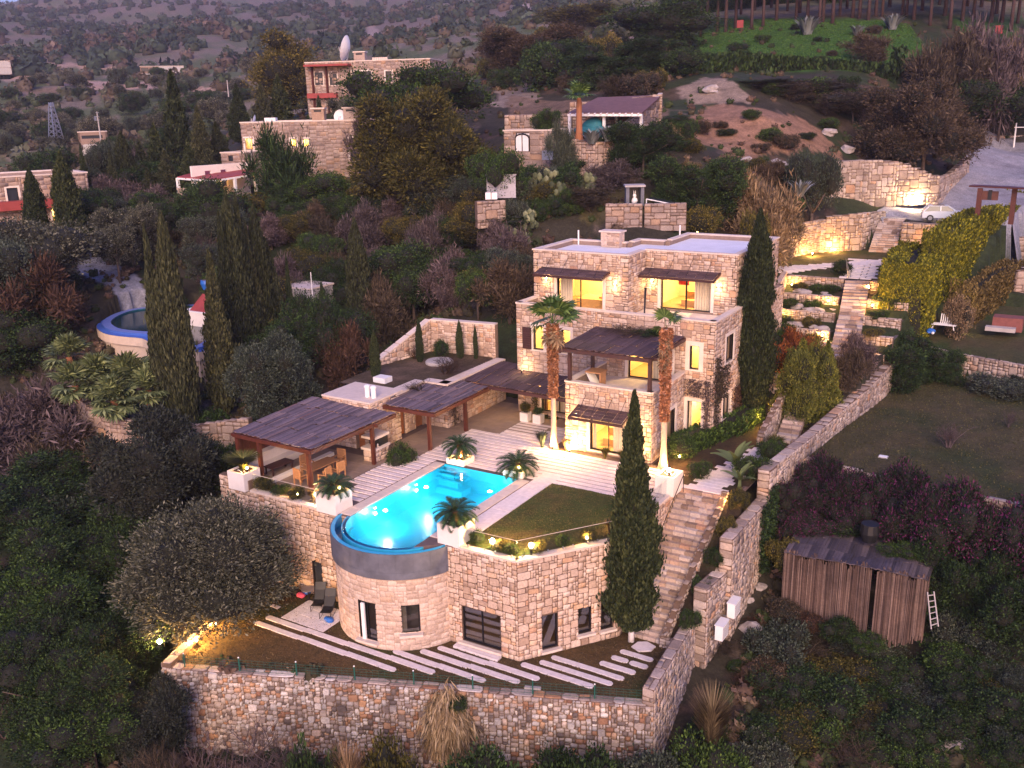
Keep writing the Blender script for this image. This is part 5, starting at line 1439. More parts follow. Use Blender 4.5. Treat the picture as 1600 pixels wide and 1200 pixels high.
for i in range(NS):
 z1 = ZL+(i+1)*(-ZL+.0)/NS; y0 = 39.15+i*(7.4/NS); wl = -17.95 if i > 1 else -17.6-.25*(1-i)
 xl = -18.0+.02; xr = -15.62+.012*i
 if i < 3: xl = -17.9+.12*(2-i)
 x = xl
 while x < xr-.05:
  w = r2.uniform(.32, .75); e = min(xr, x+w)
  if xr-e < .2: e = xr
  j = [r2.uniform(-.03, .03) for _ in range(4)]; d = 7.4/NS
  mb = MB(); zz = z1+r2.uniform(-.02, .02)
  mb.prism([(x+.012, y0+j[0]), (e-.012, y0+j[1]), (e-.012, y0+d+.04), (x+.012, y0+d+.04)], z1-.26, zz)
  mb.build('step_stone', M['step_stone'], st); x = e
mb = MB(); mb.quad((-18, 39.3, ZL-.1), (-15.5, 39.3, ZL-.1), (-15.3, 46.6, -.22), (-18, 46.6, -.22)); mb.build('step_core', M['mortar_dark'], st)
mb = MB(); mb.box(-18.0, -15.3, 46.5, 46.86, -.2, .03); mb.build('top_slab', M['travertine'], st)
garden_wall('narrow stone kerb wall running up the right side of the garden steps', [(-15.62, 39.0), (-15.28, 46.6)], [ZL-.3, -.6], [ZL+.45, .22], .32, cell=.16, topcell=.2, inner=True, name='kerb_wall')
garden_wall('low stone wall closing the foot of the planted strip beside the steps', [(-15.95, 39.0), (-14.7, 39.0)], ZL-.2, ZL+.45, .3, cell=.16, name='kerb_wall', ends=False)
flat('planted_strip', [(-15.55, 39.3), (-14.75, 39.3), (-14.35, 46.9), (-15.25, 46.9)], lambda X, Y: ZL+.3+(Y-39.3)/7.5*5.3, 'turf', ((.03, .022, .015), (.05, .04, .02), (.02, .03, .01)), 'dark soil strip beside the garden steps', res=.25)
rl = thing('hand_rail', (-17.75, 42, -3), 'thin dark iron hand rail along the upper garden steps', 'rail')
a = Vector((-17.7, 46.2, .9)); b = Vector((-17.72, 42.4, -1.75))
mb = MB(); mb.tube([a, b], .025, 6); mb.build('rail', M['darkframe'], rl)
for p, z in ((a, -.15), (b, -3.0)): mb = MB(); mb.tube([p, (p.x, p.y, z)], .022, 6); mb.build('post', M['darkframe'], rl)
fn = thing('mesh_fence', (-25, 30, ZL), 'low green wire fence on posts along the cap of the rubble retaining wall', 'fence')
FA = Vector((-35.3, 25.95, ZL)); FB = Vector((-14.35, 34.45, ZL)); FU = (FB-FA).normalized()
for X in (-35.2, -32.57, -29.89, -27.22, -24.56, -21.96, -19.37, -16.75, -14.45):
 k = (X-FA.x)/FU.x; p = FA+FU*k; mb = MB(); mb.tube([p, p+Vector((0, 0, .75))], .035, 6); o = mb.build('post', M['green_paint'], fn)
 mb = MB(); mb.blob(p+Vector((0, 0, .78)), .045, .045, .045, 1, 1, 0); mb.build('post_cap', M['white'], o)
mb = MB()
for k in range(5): mb.bar(FA+Vector((0, 0, .08+k*.14)), FB+Vector((0, 0, .08+k*.14)), .010)
n = int((FB-FA).length/.30)
for k in range(n): p = FA+FU*(k*.30); mb.bar(p+Vector((0, 0, .05)), p+Vector((0, 0, .66)), .007)
mb.build('wire_mesh', M['green_paint'], fn)
# ------------------------------------------------------------------ barbecue wing: stone storage, planted roof, sloping wall
wing = thing('stone_wing', (-38, 46, 0), 'low stone wing with barbecue, wooden doors and a planted roof behind the pergolas', 'outbuilding')
bed = MB(); ms = Masonry(wing, M['stone'], 41, .018, .03)
def wwall(O, U, L, H, holes=(), T=.35, st=True):
 wall_bed(bed, O, U, L, H, T, holes)
 if st: ms.face(O, U, L, H, .15, 'house', hole_test(holes, 0))
wwall((-40.7, 42.75, 0), (1, 0, 0), 3.95, 3.1, [(2.6, 3.3, 0, 2.1)])
wwall((-36.75, 42.75, 0), (0, 1, 0), 1.95, 3.1, [])
wwall((-36.75, 44.7, 0), (0, 1, 0), .9, 2.95, [])
wwall((-37.15, 45.6, 0), (0, 1, 0), 3.1, 2.95, [(.1, .95, 0, 2.1), (2.0, 2.9, 0, 2.1)])
wwall((-36.75, 45.6, 0), (-1, 0, 0), .4, 2.95, st=False)
wwall((-37.15, 48.7, 0), (1, 0, 0), .45, 2.95)
wwall((-36.7, 48.7, 0), (1, 0, 0), 1.45, 2.95)
wwall((-35.25, 48.7, 0), (0, 1, 0), 7.3, 2.95)
wwall((-40.7, 46, 0), (0, -1, 0), 3.25, 3.1, st=False)
bed.build('wall', M['mortar'], wing); ms.finish(300, 8.5)
for (x, y0, y1) in ((-37.3, 45.7, 46.55), (-37.3, 47.6, 48.5)):
 mb = MB()
 for k in range(5): a = y0+(y1-y0)*k/5; mb.box(x-.03, x+.03, a+.008, a+(y1-y0)/5-.008, .02, 2.08)
 mb.build('door', M['door_wood'], wing)
mb = MB(); mb.box(-38.05, -37.5, 42.98, 43.04, .02, 2.08); mb.build('door', M['door_wood'], wing)
mb = MB(); mb.prism([(-40.5, 43.0), (-36.95, 43.0), (-36.95, 45.5), (-40.5, 46)], 2.8, 3.02); mb.build('roof', M['roof_white'], wing)
mb = MB(); mb.box(-40.72, -36.73, 42.73, 46.0, 3.11, 3.22); mb.build('roof_slab', M['coping'], wing)
coping_ring('coping', wing, [(-37.0, 46.0), (-36.75, 46.0), (-37.13, 46.0), (-37.13, 48.68), (-35.23, 48.68), (-35.23, 55.9)], 2.97, .75, .12, .08, closed=False)
for x in (-37.75, -37.25):
 mb = MB(); mb.lathe((x, 43.7, 3.22), [(.16, 0), (.16, .62), (.20, .64), (.20, .74), (.1, .80)], 14); mb.build('chimney_pot', M['white'], wing)
 mb = MB(); mb.lathe((x, 43.7, 3.88), [(.165, 0), (.165, .06)], 14); mb.build('smoke_slot', M['black'], wing)
flat('roof_garden', [(-42.2, 46.2), (-37.4, 46.2), (-37.4, 49.5), (-36.0, 49.5), (-36.0, 55.6), (-41.3, 55.6), (-42.3, 50.5)], lambda X, Y: 2.92+.02*(Y-46), 'turf', ((.075, .055, .035), (.13, .09, .065), (.045, .05, .02)), 'scrubby planted roof of the stone wing', res=.25)
mb = MB(); mb.lathe((-38.9, 53.0, 2.95), [(1.0, 0), (1.0, .22), (.92, .30), (.55, .34)], 24); tag(mb.build('round_skylight', M['concrete']), 'round pale concrete disc lying in the planted roof', 'roof light')
mb = MB(); mb.box(-40.2, -39.2, 47.2, 48.0, 2.9, 3.3); tag(mb.build('roof_hatch', M['white']), 'small white box hatch behind the chimney pots on the planted roof', 'hatch')
garden_wall('tall stone screen wall with one sloping shoulder at the back of the planted roof', [(-42.4, 50.4), (-41.25, 55.3), (-36.0, 55.95)], [0, 1, 1.5], [3.3, 5.45, 5.45], .45, 'stone', .16, 'house', name='screen_wall', coping='coping', ends=False, gap=.018, depth=.03, bedm='mortar', inner=False)
bq = thing('barbecue', (-36, 42, 0), 'built in stone barbecue with two thick pale shelves beside the middle pergola', 'barbecue')
mb = MB(); mb.box(-36.35, -35.45, 41.35, 42.7, 0, .75); mb.build('counter', M['mortar'], bq)
q = Masonry(bq, M['stone'], 3, .018, .03); q.face((-36.35, 41.35, 0), (1, 0, 0), .9, .74, .14, 'house'); q.face((-35.45, 41.35, 0), (0, 1, 0), 1.35, .74, .14, 'house'); q.finish(60, 8)
mb = MB(); mb.box(-36.45, -35.38, 41.25, 42.75, .75, .9); mb.build('lower_shelf', M['coping'], bq)
mb = MB(); mb.box(-36.3, -35.5, 41.9, 42.7, .9, 1.45); mb.build('fire_box', M['black'], bq)
mb = MB(); mb.box(-36.45, -35.4, 41.35, 42.75, 1.45, 1.6); mb.build('upper_shelf', M['coping'], bq)
for k in range(5): mb = MB(); mb.lathe((-35.55, 41.45+k*.16, .9), [(.04, 0), (.045, .14), (.02, .2)], 8); mb.build('jar', M['darkframe' if k % 2 else 'coping'], bq)
bn = thing('stone_bench', (-40.4, 39, 0), 'long pale stone bench ledge at the back of the dining pergola', 'bench')
mb = MB(); mb.box(-41.35, -40.85, 36.1, 42.0, 0, 1.0); mb.build('backrest', M['plaster'], bn)
mb = MB(); mb.box(-40.85, -40.3, 36.1, 42.0, 0, .42); mb.build('seat', M['plaster'], bn)
mb = MB(); mb.box(-38.95, -38.6, 35.4, 41.2, -.02, .2); tag(mb.build('floor_kerb', M['plaster']), 'low pale kerb crossing the floor under the dining pergola', 'kerb')
sc_ = thing('timber_screen', (-41.2, 39, 0), 'red timber board screen on the outer side of the dining pergola', 'screen')
for k in range(6): mb = MB(); mb.box(-41.42+.0, -41.36, 36.1+k*.5, 36.57+k*.5, 1.0, 2.55); mb.build('board', M['wood'], sc_)
def table(label, x, y, L, W, h, rz, mat, name='table'):
 t = thing(name, (x, y, 0), label, 'table'); m_ = MB(); m_.box(-L/2, L/2, -W/2, W/2, h-.05, h)
 o = link('tabletop', m_.mesh('tabletop', M[mat]), t)
 for sx in (-1, 1):
  for sy in (-1, 1):
   m_ = MB(); m_.box(sx*(L/2-.12)-.035, sx*(L/2-.12)+.035, sy*(W/2-.1)-.035, sy*(W/2-.1)+.035, 0, h-.05); link('leg', m_.mesh('leg', M[mat]), t)
 t.rotation_euler = (0, 0, rz); return t
table('dark low table on the stone floor behind the left pergola post', -39.7, 37.6, 1.7, .8, .5, 1.5, 'wood_dark')
table('long teak dining table under the dining pergola', -37.0, 38.2, 2.2, 1.0, .75, 1.5, 'teak')
def armchair(label, x, y, rz, mat='teak', group=None):
 t = thing('wooden_armchair', (x, y, 0), label, 'chair', group); t.rotation_euler = (0, 0, rz)
 def pc(n, *b):
  m_ = MB(); [m_.box(*q) for q in b]; return link(n, m_.mesh(n, M[mat]), t)
 for sx in (-1, 1):
  pc('leg', (sx*.28-.03, sx*.28+.03, -.28, -.22, 0, .62)); pc('leg', (sx*.28-.03, sx*.28+.03, .22, .28, 0, 1.0)); pc('armrest', (sx*.28-.04, sx*.28+.04, -.3, .26, .62, .66))
 for k in range(5): pc('seat_slat', (-.25, .25, -.25+k*.1, -.17+k*.1, .42, .45))
 for k in range(6): pc('back_slat', (-.24+k*.088, -.18+k*.088, .23, .26, .46, 1.0))
 pc('top_rail', (-.3, .3, .22, .28, 1.0, 1.07)); return t
for i, (lab, x, y, rz) in enumerate((('teak armchair nearest the cycad planter, turned away from the pool', -35.9, 37.4, -1.4), ('teak armchair at the pool side of the dining table, beside the first one', -35.85, 38.5, -1.7), ('teak armchair standing behind the second pergola post', -37.0, 36.6, 3.0), ('teak armchair at the far end of the dining table', -37.0, 39.9, .1), ('teak armchair on the bench side of the dining table', -38.1, 38.3, 1.5))):
 armchair(lab, x, y, rz, group='teak armchairs round the dining table')
ln = thing('curved_lounger', (-25.0, 50.2, 3.5), 'white curved lounge shell with a wooden top on the balcony', 'lounger')
mb = MB(); pts = [(-25.5, 1.35), (-25.3, .95), (-25.05, .5), (-24.75, .1), (-24.45, 0)]
for (x0, z0), (x1, z1) in zip(pts[:-1], pts[1:]):
 mb.prism([(x0, 49.7), (x1, 49.7), (x1, 50.6), (x0, 50.6)], lambda p, a=x0, za=z0, b=x1, zb=z1: 3.5+(za if abs(p[0]-a) < 1e-6 else zb), lambda p, a=x0, za=z0, b=x1, zb=z1: 3.56+(za if abs(p[0]-a) < 1e-6 else zb))
mb.build('shell', M['white'], ln)
mb = MB(); mb.box(-25.55, -24.5, 49.65, 50.65, 4.86, 4.93); mb.build('top_board', M['teak'], ln); mb = MB(); mb.box(-24.65, -24.55, 49.8, 50.5, 3.5, 4.86); mb.build('support', M['teak'], ln)
mb = MB(); mb.tube([(-25.0, 57.2, Z3), (-25.25, 57.9, Z3+1.7)], [.05, .09], 6); tag(mb.build('folded_parasol', M['black']), 'thin black folded parasol leaning in the corner of the top terrace', 'parasol')
def sling(label, x, y, rz):
 t = thing('sling_chair', (x, y, ZL), label, 'chair', 'black sling chairs against the round bay'); t.rotation_euler = (0, 0, rz)
 m_ = MB(); prof = [(-.75, .38), (-.3, .30), (.0, .34), (.35, .75), (.55, 1.12)]
 for (a, za), (b, zb) in zip(prof[:-1], prof[1:]):
  m_.prism([(-.29, a), (.29, a), (.29, b), (-.29, b)], lambda p, a=a, za=za, b=b, zb=zb: (za if abs(p[1]-a) < 1e-6 else zb), lambda p, a=a, za=za, b=b, zb=zb: .03+(za if abs(p[1]-a) < 1e-6 else zb))
 link('sling', m_.mesh('sling', M['black']), t)
 for s in (-1, 1):
  m_ = MB(); m_.tube([(s*.31, -.75, .38), (s*.31, -.75, .02), (s*.31, .5, .02), (s*.31, -.1, .34), (s*.31, .55, 1.12)], .018, 5); link('frame', m_.mesh('frame', M['darkframe']), t)
  m_ = MB(); m_.tube([(s*.31, -.3, .52), (s*.31, .3, .6)], .02, 5); link('armrest', m_.mesh('armrest', M['darkframe']), t)
sling('black sling chair on the patio, the one nearer the dark door', -33.55, 33.75, .5); sling('black sling chair touching the round bay wall', -32.6, 33.45, .45)
def simple(name, label, cat, parts, at, group=None):
 t = thing(name, at, label, cat, group)
 for n, mt, f in parts:
  m_ = MB(); f(m_); m_.build(n, M[mt], t)
 return t
simple('round_table', 'small glass topped table beside the black chairs on the patio', 'table', [('top', 'steel', lambda m: m.lathe((-34.5, 33.9, ZL+.68), [(.38, 0), (.38, .03)], 16)), ('leg', 'darkframe', lambda m: m.lathe((-34.5, 33.9, ZL), [(.22, 0), (.04, .04), (.04, .68)], 10))], (-34.5, 33.9, ZL))
simple('plastic_bag', 'blue bag lying on the patio near the round bay', 'bag', [('body', 'blue', lambda m: m.blob((-31.95, 32.75, ZL+.14), .3, .2, .14, 3, 2, .25)), ('handle', 'black', lambda m: m.tube([(-32.1, 32.7, ZL+.2), (-31.95, 32.7, ZL+.34), (-31.8, 32.75, ZL+.2)], .012, 5))], (-31.95, 32.75, ZL))
simple('cushion_pile', 'heap of pink and dark cushions on the patio by the left wall', 'cushions', [('dark_cushion', 'black', lambda m: m.blob((-35.6, 34.0, ZL+.22), .4, .3, .22, 4, 2, .2)), ('pink_cushion', 'pink', lambda m: m.blob((-35.05, 33.85, ZL+.2), .28, .2, .14, 5, 2, .2)), ('blue_cushion', 'blue', lambda m: m.blob((-34.85, 34.15, ZL+.3), .26, .2, .12, 6, 2, .2))], (-35.3, 34, ZL)) if M.update(pink=mat_plain('pink_cloth', (.6, .08, .16), .8, .1, 3)) is None else None
for i, (x, y, z, lab) in enumerate(((-13.55, 41.25, -5.3, 'white air conditioner on the boundary wall, the nearer and lower one'), (-13.45, 42.7, -4.75, 'white air conditioner on the boundary wall, the farther and higher one'))):
 t = thing('air_conditioner', (x, y, z), lab, 'air conditioner', 'air conditioners on the boundary wall')
 m_ = MB(); m_.box(x-.2, x+.2, y-.45, y+.45, z, z+.78); m_.build('casing', M['white'], t)
 m_ = MB(); m_.box(x-.24, x+.22, y-.47, y+.47, z+.78, z+.82); m_.build('lid', M['white'], t)
 m_ = MB()
 for k in range(7): m_.box(x+.2, x+.215, y-.4, y+.4, z+.1+k*.09, z+.13+k*.09)
 m_.build('grille', M['concrete'], t)
 m_ = MB(); m_.box(x-.45, x+.1, y-.3, y-.25, z-.06, z); m_.box(x-.45, x+.1, y+.25, y+.3, z-.06, z); m_.build('bracket', M['steel'], t)
# ------------------------------------------------------------------ upper garden: terraces, stairs, walls, slabs
def stair(label, A, B, n, w, name='stone_stairs', mat='step_stone', seed=2, sub=(.5, 1.0)):
 """A, B: lower and upper middle points of the flight"""
 A = Vector(A); B = Vector(B); U = Vector((B.x-A.x, B.y-A.y, 0)); L = U.length; U.normalize(); N = Vector((U.y, -U.x, 0)); r = random.Random(seed)
 t = thing(name, A, label, 'steps')
 for i in range(n):
  z1 = A.z+(B.z-A.z)*(i+1)/n; c = A+U*(L*(i+.5)/n); d = L/n; x = -w/2
  while x < w/2-.05:
   e = min(w/2, x+r.uniform(*sub)); e = w/2 if w/2-e < .25 else e
   m_ = MB(); m_.obox(Vector((c.x, c.y, z1-.15+r.uniform(-.01, .01)))+N*(x+e)/2, N, (e-x)/2-.012, U, d/2+.02, Vector((0, 0, 1)), .15); m_.build('step_stone', M[mat], t); x = e
 m_ = MB(); a = A-Vector((0, 0, .3)); b = B-Vector((0, 0, .3)); m_.quad(a-N*w/2, a+N*w/2, b+N*w/2, b-N*w/2); m_.build('step_core', M['mortar_dark'], t)
 return t
stair('narrow stone stairs climbing behind the golden bush beside the boundary wall', (-14.95, 56.2, 0), (-15.2, 61.5, 2.1), 12, 1.3)
stair('broad stone stairs through the planted terraces, from below', (-14.2, 66.5, 2.0), (-15.6, 75.4, 3.9), 12, 1.9, seed=5)
stair('broad stone stairs through the planted terraces, upper flight with warm lit treads', (-15.6, 75.6, 3.95), (-16.5, 81.3, 6.0), 12, 1.9, seed=6)
garden_wall('sloping stone parapet of the narrow stairs beside the dark doorway', [(-16.0, 55.0), (-15.9, 61.4)], [-.1, -.1], [.75, 3.0], .35, cell=.16, topcell=.22, inner=True, name='parapet_wall')
gw = garden_wall('stone wall with a dark doorway behind the second tall cypress', [(-18.98, 61.45), (-16.0, 61.45)], -.1, 2.75, .5, 'stone', .16, 'house', name='garden_wall', gap=.018, depth=.03, bedm='mortar', ends=False)
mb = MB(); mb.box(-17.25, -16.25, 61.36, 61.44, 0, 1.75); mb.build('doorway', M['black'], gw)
mb = MB(); mb.box(-17.4, -17.25, 61.36, 61.44, 0, 1.9); mb.box(-16.25, -16.1, 61.36, 61.44, 0, 1.9); mb.box(-17.25, -16.25, 61.36, 61.44, 1.75, 1.9); mb.build('door_frame', M['trim'], gw)
rl = thing('railing', (-17.4, 61.5, 2.75), 'short dark iron railing on the wall over the dark doorway', 'railing')
for k in range(9): mb = MB(); mb.tube([(-18.6+k*.31, 61.6, 2.75), (-18.6+k*.31, 61.6, 3.6)], .018, 5); mb.build('baluster', M['darkframe'], rl)
mb = MB(); mb.tube([(-18.7, 61.6, 3.62), (-16.0, 61.6, 3.62)], .025, 5); mb.build('rail', M['darkframe'], rl)
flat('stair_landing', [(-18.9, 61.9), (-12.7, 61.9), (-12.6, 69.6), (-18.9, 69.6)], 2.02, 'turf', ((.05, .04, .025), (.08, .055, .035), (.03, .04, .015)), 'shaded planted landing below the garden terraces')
ROWS = [(81.2, 5.3, 6.02, 'topmost'), (78.2, 4.45, 5.05, 'second'), (75.4, 3.7, 4.25, 'third'), (72.6, 2.9, 3.45, 'fourth'), (69.8, 2.1, 2.75, 'lowest')]
for i, (y, zb, zt, nm) in enumerate(ROWS):
 xl = -22.2+.5*i+(0 if i else -.2); xm = -17.55+.36*i if i < 4 else -16.0
 xl = max(xl, -22.3) if y > 68.6 else -18.9
 garden_wall(f'{nm} of the five stone terrace walls left of the broad stairs', [(xl, y), (xm, y)], zb-.3, zt, .4, cell=.17, topcell=.28, name='terrace_wall', group='stone terrace walls beside the broad stairs')
 garden_wall(f'{nm} of the short stone terrace walls between the broad stairs and the golden hedge', [(xm+2.15, y), (-11.9, y)], zb-.3, zt, .4, cell=.17, topcell=.28, name='terrace_wall', group='stone terrace walls beside the broad stairs')
 yn = ROWS[i-1][0] if i else 82; zs = zt-.22
 if i:
  flat('terrace_bed', [(xl, y+.4), (xm, y+.4), (xm, yn), (xl, yn)], zs, 'turf', ((.045, .035, .025), (.16, .14, .15), (.03, .045, .015)), 'planting bed with pale rocks on a garden terrace')
  flat('terrace_bed', [(xm+2.15, y+.4), (-11.9, y+.4), (-11.9, yn), (xm+2.15, yn)], zs, 'turf', ((.045, .035, .025), (.16, .14, .15), (.03, .045, .015)), 'planting bed with pale rocks right of the broad stairs')
  r = random.Random(i)
  for k in range(5):
   x = r.uniform(xl+.6, xm-.4); yy = y+r.uniform(.8, 2.2); s = r.uniform(.3, .7)
   mb = MB(); mb.blob((x, yy, zs+.1), s, s*.7, s*.45, i*9+k, 2, .3); tag(mb.build('boulder', M['pale_rock']), 'pale boulder set among plants on the garden terraces', 'rock', 'pale boulders on the garden terraces')
garden_wall('stone wall running up from the villa corner along the left end of the terraces', [(-19.9, 66.6), (-22.4, 81.4)], [1.5, 5], [6.1, 6.3], .4, cell=.2, topcell=.3, name='garden_wall', ends=False)
flat('upper_court', [(-25.2, 82.0), (-11.8, 82.0), (-13.5, 98.6), (-19.9, 98.6), (-25.3, 93)], 5.96, 'turf', ((.055, .060, .022), (.085, .070, .035), (.040, .055, .015)), 'grass court above the villa with rows of pale strips', res=.5)
uc = bpy.data.objects['upper_court']; r = random.Random(8)
def strip(x0, x1, y, h=.2): mb = MB(); mb.box(x0, x1, y-h, y+h, 5.93, 6.03+r.uniform(0, .02)); mb.build('paving_strip', M['slab'], uc)
for k in range(13):
 y = 82.3+k*.82; c = -16.6-.12*k+(.25 if k % 2 else -.2)
 strip(c-1.2+r.uniform(-.3, .2), c+.2, y); strip(c+.3, c+1.3+r.uniform(-.2, .4), y)
for k in range(16):
 x = -24.8+k*.5; y0 = 83.2+k*.52
 for j in range(3):
  strip(x+r.uniform(-.1, .3), x+1.6+r.uniform(-.3, .5), y0+j*.75+.3*(k % 2), .17)
for k in range(6): strip(-24.8+.3*k, -22.3+.35*k, 82.6+k*.75, .17)
garden_wall('warm lit stone wall along the left side of the grass court', [(-26.9, 84.2), (-25.6, 89.5), (-23.0, 96.6)], 5.6, [8.5, 8.9, 9.1], .5, cell=.2, topcell=.3, name='court_wall', style='rubble', ends=False, minpx=8)
garden_wall('tall patchy stone wall left of the upper stairs, behind the grass court', [(-23.0, 96.6), (-19.8, 98.4), (-18.9, 104.2)], [5.6, 6, 7.5], [9.3, 9.6, 9.2], .5, cell=.24, topcell=.3, name='court_wall', style='rubble', ends=False, minpx=8)
garden_wall('block of large squared stones right of the upper stairs under the gravel yard', [(-15.9, 103.8), (-16.35, 98.9), (-13.0, 98.9), (-10.5, 99.5)][1:], 5.7, 8.75, .6, cell=.26, topcell=.35, name='court_wall', style='coursed', minpx=8)
stair('stone stairs from the grass court up to the gravel yard', (-17.75, 97.7, 6.0), (-18.1, 103.6, 8.6), 15, 2.5, seed=9)
mb = MB(); mb.quad((-19.5, 103.6, 8.6), (-16.5, 103.6, 8.6), (-16.2, 112, 9.0), (-19.8, 111, 9.0)); tag(mb.build('path', M['gravel']), 'short grey path from the stairs to the gravel yard', kind='structure')
uw = garden_wall('long curved retaining wall of patchy stone with a lamp at its foot', [tuple(DD(*q))[:2] for q in ((1290, 317, 104), (1345, 318, 107), (1400, 317, 109), (1465, 316, 110.5), (1482, 303, 117), (1511, 288, 126))], [9.2, 9.4, 9.6, 9.5, 9.9, 10.4], [14.3, 14.3, 14.0, 12.3, 12.2, 13.6], .6, 'garden_stone', .30, 'rubble', name='retaining_wall', minpx=8, topcell=.4, ends=False)
garden_wall('rough stone wall along the far side of the gravel yard', [tuple(DD(*q))[:2] for q in ((1500, 242, 146), (1530, 238, 150), (1600, 240, 152), (1660, 242, 154))], [12.0, 12.2, 12.2, 12], [14.3, 15.0, 15.0, 15], .6, 'garden_stone', .36, 'rubble', name='retaining_wall', ends=False, minpx=8)
gs = flat('gravel_yard', YARD, lambda X, Y: th(X, Y)+.12, 'turf', ((.24, .25, .31), (.30, .30, .36), (.20, .20, .25)), 'grey gravel yard and drive above the garden', res=1.0)
garden_wall('purple grey retaining wall under the golden hedge', [tuple(DD(*q))[:2] for q in ((1476, 500, 86), (1520, 455, 96), (1570, 402, 112), (1592, 370, 122))], [1.6, 1.8, 1.8, 2.0], [2.5, 3.3, 4.2, 5.1], .5, 'garden_stone', .28, 'rubble', name='hedge_wall', minpx=9, ends=False)
RL = [(-13.25, 54.6), (-8, 53.4), (3, 52.5), (4, 73.0), (-3.3, 75.0), (-8.6, 76.9), (-10.9, 78.5), (-11.3, 72), (-12.0, 66), (-12.7, 60.5)]
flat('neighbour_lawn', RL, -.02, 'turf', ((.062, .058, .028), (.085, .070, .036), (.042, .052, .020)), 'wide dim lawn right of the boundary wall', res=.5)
flat('upper_neighbour_lawn', [(-10.9, 78.8), (-8.6, 77.2), (-3.3, 75.3), (6, 73.4), (6, 91), (-8.0, 89), (-9.9, 85)], lambda X, Y: 1.75+.12*(Y-77), 'turf', ((.055, .058, .025), (.075, .062, .032), (.035, .055, .016)), 'green brown lawn above the low right hand wall', res=.5)
garden_wall('low rough stone wall between the two lawns on the right', [(-11.0, 78.4), (-8.64, 76.8), (-3.31, 74.94), (6, 73)], -.3, [1.8, 1.8, 1.8, 1.8], .4, 'garden_stone', .2, 'rubble', name='garden_wall', minpx=9, ends=False)
garden_wall('stone foot wall holding the wide dim lawn above the reed hut', [(-13.3, 54.3), (-8, 53.1), (3, 52.2)], [-4.2, -4, -4], -.05, .4, 'garden_stone', .2, 'rubble', name='garden_wall', ends=False, minpx=12, cap=100)
# ------------------------------------------------------------------ neighbours and the far hillside
def fpx(O, U, x, y):
 """where a photograph pixel lies on a vertical facade: distance along it, height"""
 v = _ray(x, y); N = (U.y, -U.x); t = (O.x*N[0]+O.y*N[1])/(v[0]*N[0]+v[1]*N[1])
 p = Vector((v[0]*t, v[1]*t, CH+v[2]*t)); return (p-O).dot(U), p.z
def far_house(label, a, b, depth, foot, wins=(), mat='far_stone', name='stone_house', cat='house', cell=.24, glass='glass_dark', trim=True, parapet=.35, roof='roof_white', side=True, group=None, style='coursed', cop='coping', arch=False):
 A = DD(*a); B = DD(*b); z = (A.z+B.z)/2; A.z = B.z = z; U = (B-A); L = U.length; U.normalize(); N = Vector((U.y, -U.x, 0)); H = z-foot
 t = thing(name, (A.x, A.y, foot), label, cat, group)
 bed = MB(); O = Vector((A.x, A.y, foot)); hs = []
 for w in wins:
  (u0, z0), (u1, z1) = fpx(O, U, w[0], w[3]), fpx(O, U, w[2], w[1]); hs.append((max(.05, u0), min(L-.05, u1), max(.02, z0-foot), min(H-.1, z1-foot), *w[4:]))
 h4 = [h[:4] for h in hs]
 wall_bed(bed, O, U, L, H, .4, h4); q = Masonry(t, M[mat], int(L*10), .03, .05); q.face(O, U, L, H, cell, style, hole_test(h4))
 C = O-N*depth; D_ = O+U*L-N*depth
 for o, u, l in ((O+U*L, -N, depth), (D_, -U, L), (C, N, depth)):
  wall_bed(bed, o, u, l, H, .4)
  if side and u is not -U: q.face(o, u, l, H, cell, style)
 bed.build('wall', M['mortar'], t); q.finish(200, 9)
 m_ = MB(); m_.poly([tuple(p+Vector((0, 0, H-parapet))) for p in (O, O+U*L, D_, C)]); m_.build('roof', M[roof], t)
 coping_ring('coping', t, [(p.x, p.y) for p in (O, O+U*L, D_, C)], z, .45, .14, .08, mat=cop, seg=3)
 for h in hs:
  lit = len(h) > 4 and h[4]
  window(t, O, U, *h[:4], bars=1 if h[1]-h[0] > 1.3 else 0, trim=.2 if trim else 0, glass='glass' if lit else glass)
  if lit: room_box(t, O, U, max(.1, h[0]-.4), min(L-.1, h[1]+.4), h[2]-.1, h[3]+.3, 2.2, 60*(h[4] if h[4] is not True else 1), T=.4)
 return t, O, U, N, H, z
t, O, U, N, H, z = far_house('pale violet stone villa with flat roof, two chimneys and dishes among trees', (375, 189, 124), (600, 191, 119), 9, 12.0, ((548, 215, 567, 252), (384, 216, 394, 234, .6), (455, 217, 463, 229, .6), (474, 217, 482, 229, .6)))
def chimney(t, O, U, N, x0, x1, ytop, back=.6, h=None, mat='far_stone', z=0):
 u0, _ = fpx(O-N*back, U, x0, ytop); u1, zt = fpx(O-N*back, U, x1, ytop); c = O-N*back; m_ = MB()
 w = max(.35, (u1-u0)/2); m_.obox(Vector((c.x, c.y, 0))+U*(u0+u1)/2+Vector((0, 0, (zt+z)/2-.1)), U, w, N, .5, Vector((0, 0, 1)), (zt-z)/2); o = m_.build('chimney', M[mat], t)
 m_ = MB(); m_.obox(Vector((c.x, c.y, zt)) + U*(u0+u1)/2, U, w+.12, N, .62, Vector((0, 0, 1)), .08); m_.build('chimney_cap', M['coping'], o)
 m_ = MB(); m_.obox(Vector((c.x, c.y, zt-.3))+U*(u0+u1)/2+N*.505, U, w*.6, N, .01, Vector((0, 0, 1)), .12); m_.build('smoke_slot', M['black'], o)
chimney(t, O, U, N, 488, 507, 169, 1.5, z=z-.4); chimney(t, O, U, N, 537, 560, 168, 1.5, z=z-.4)
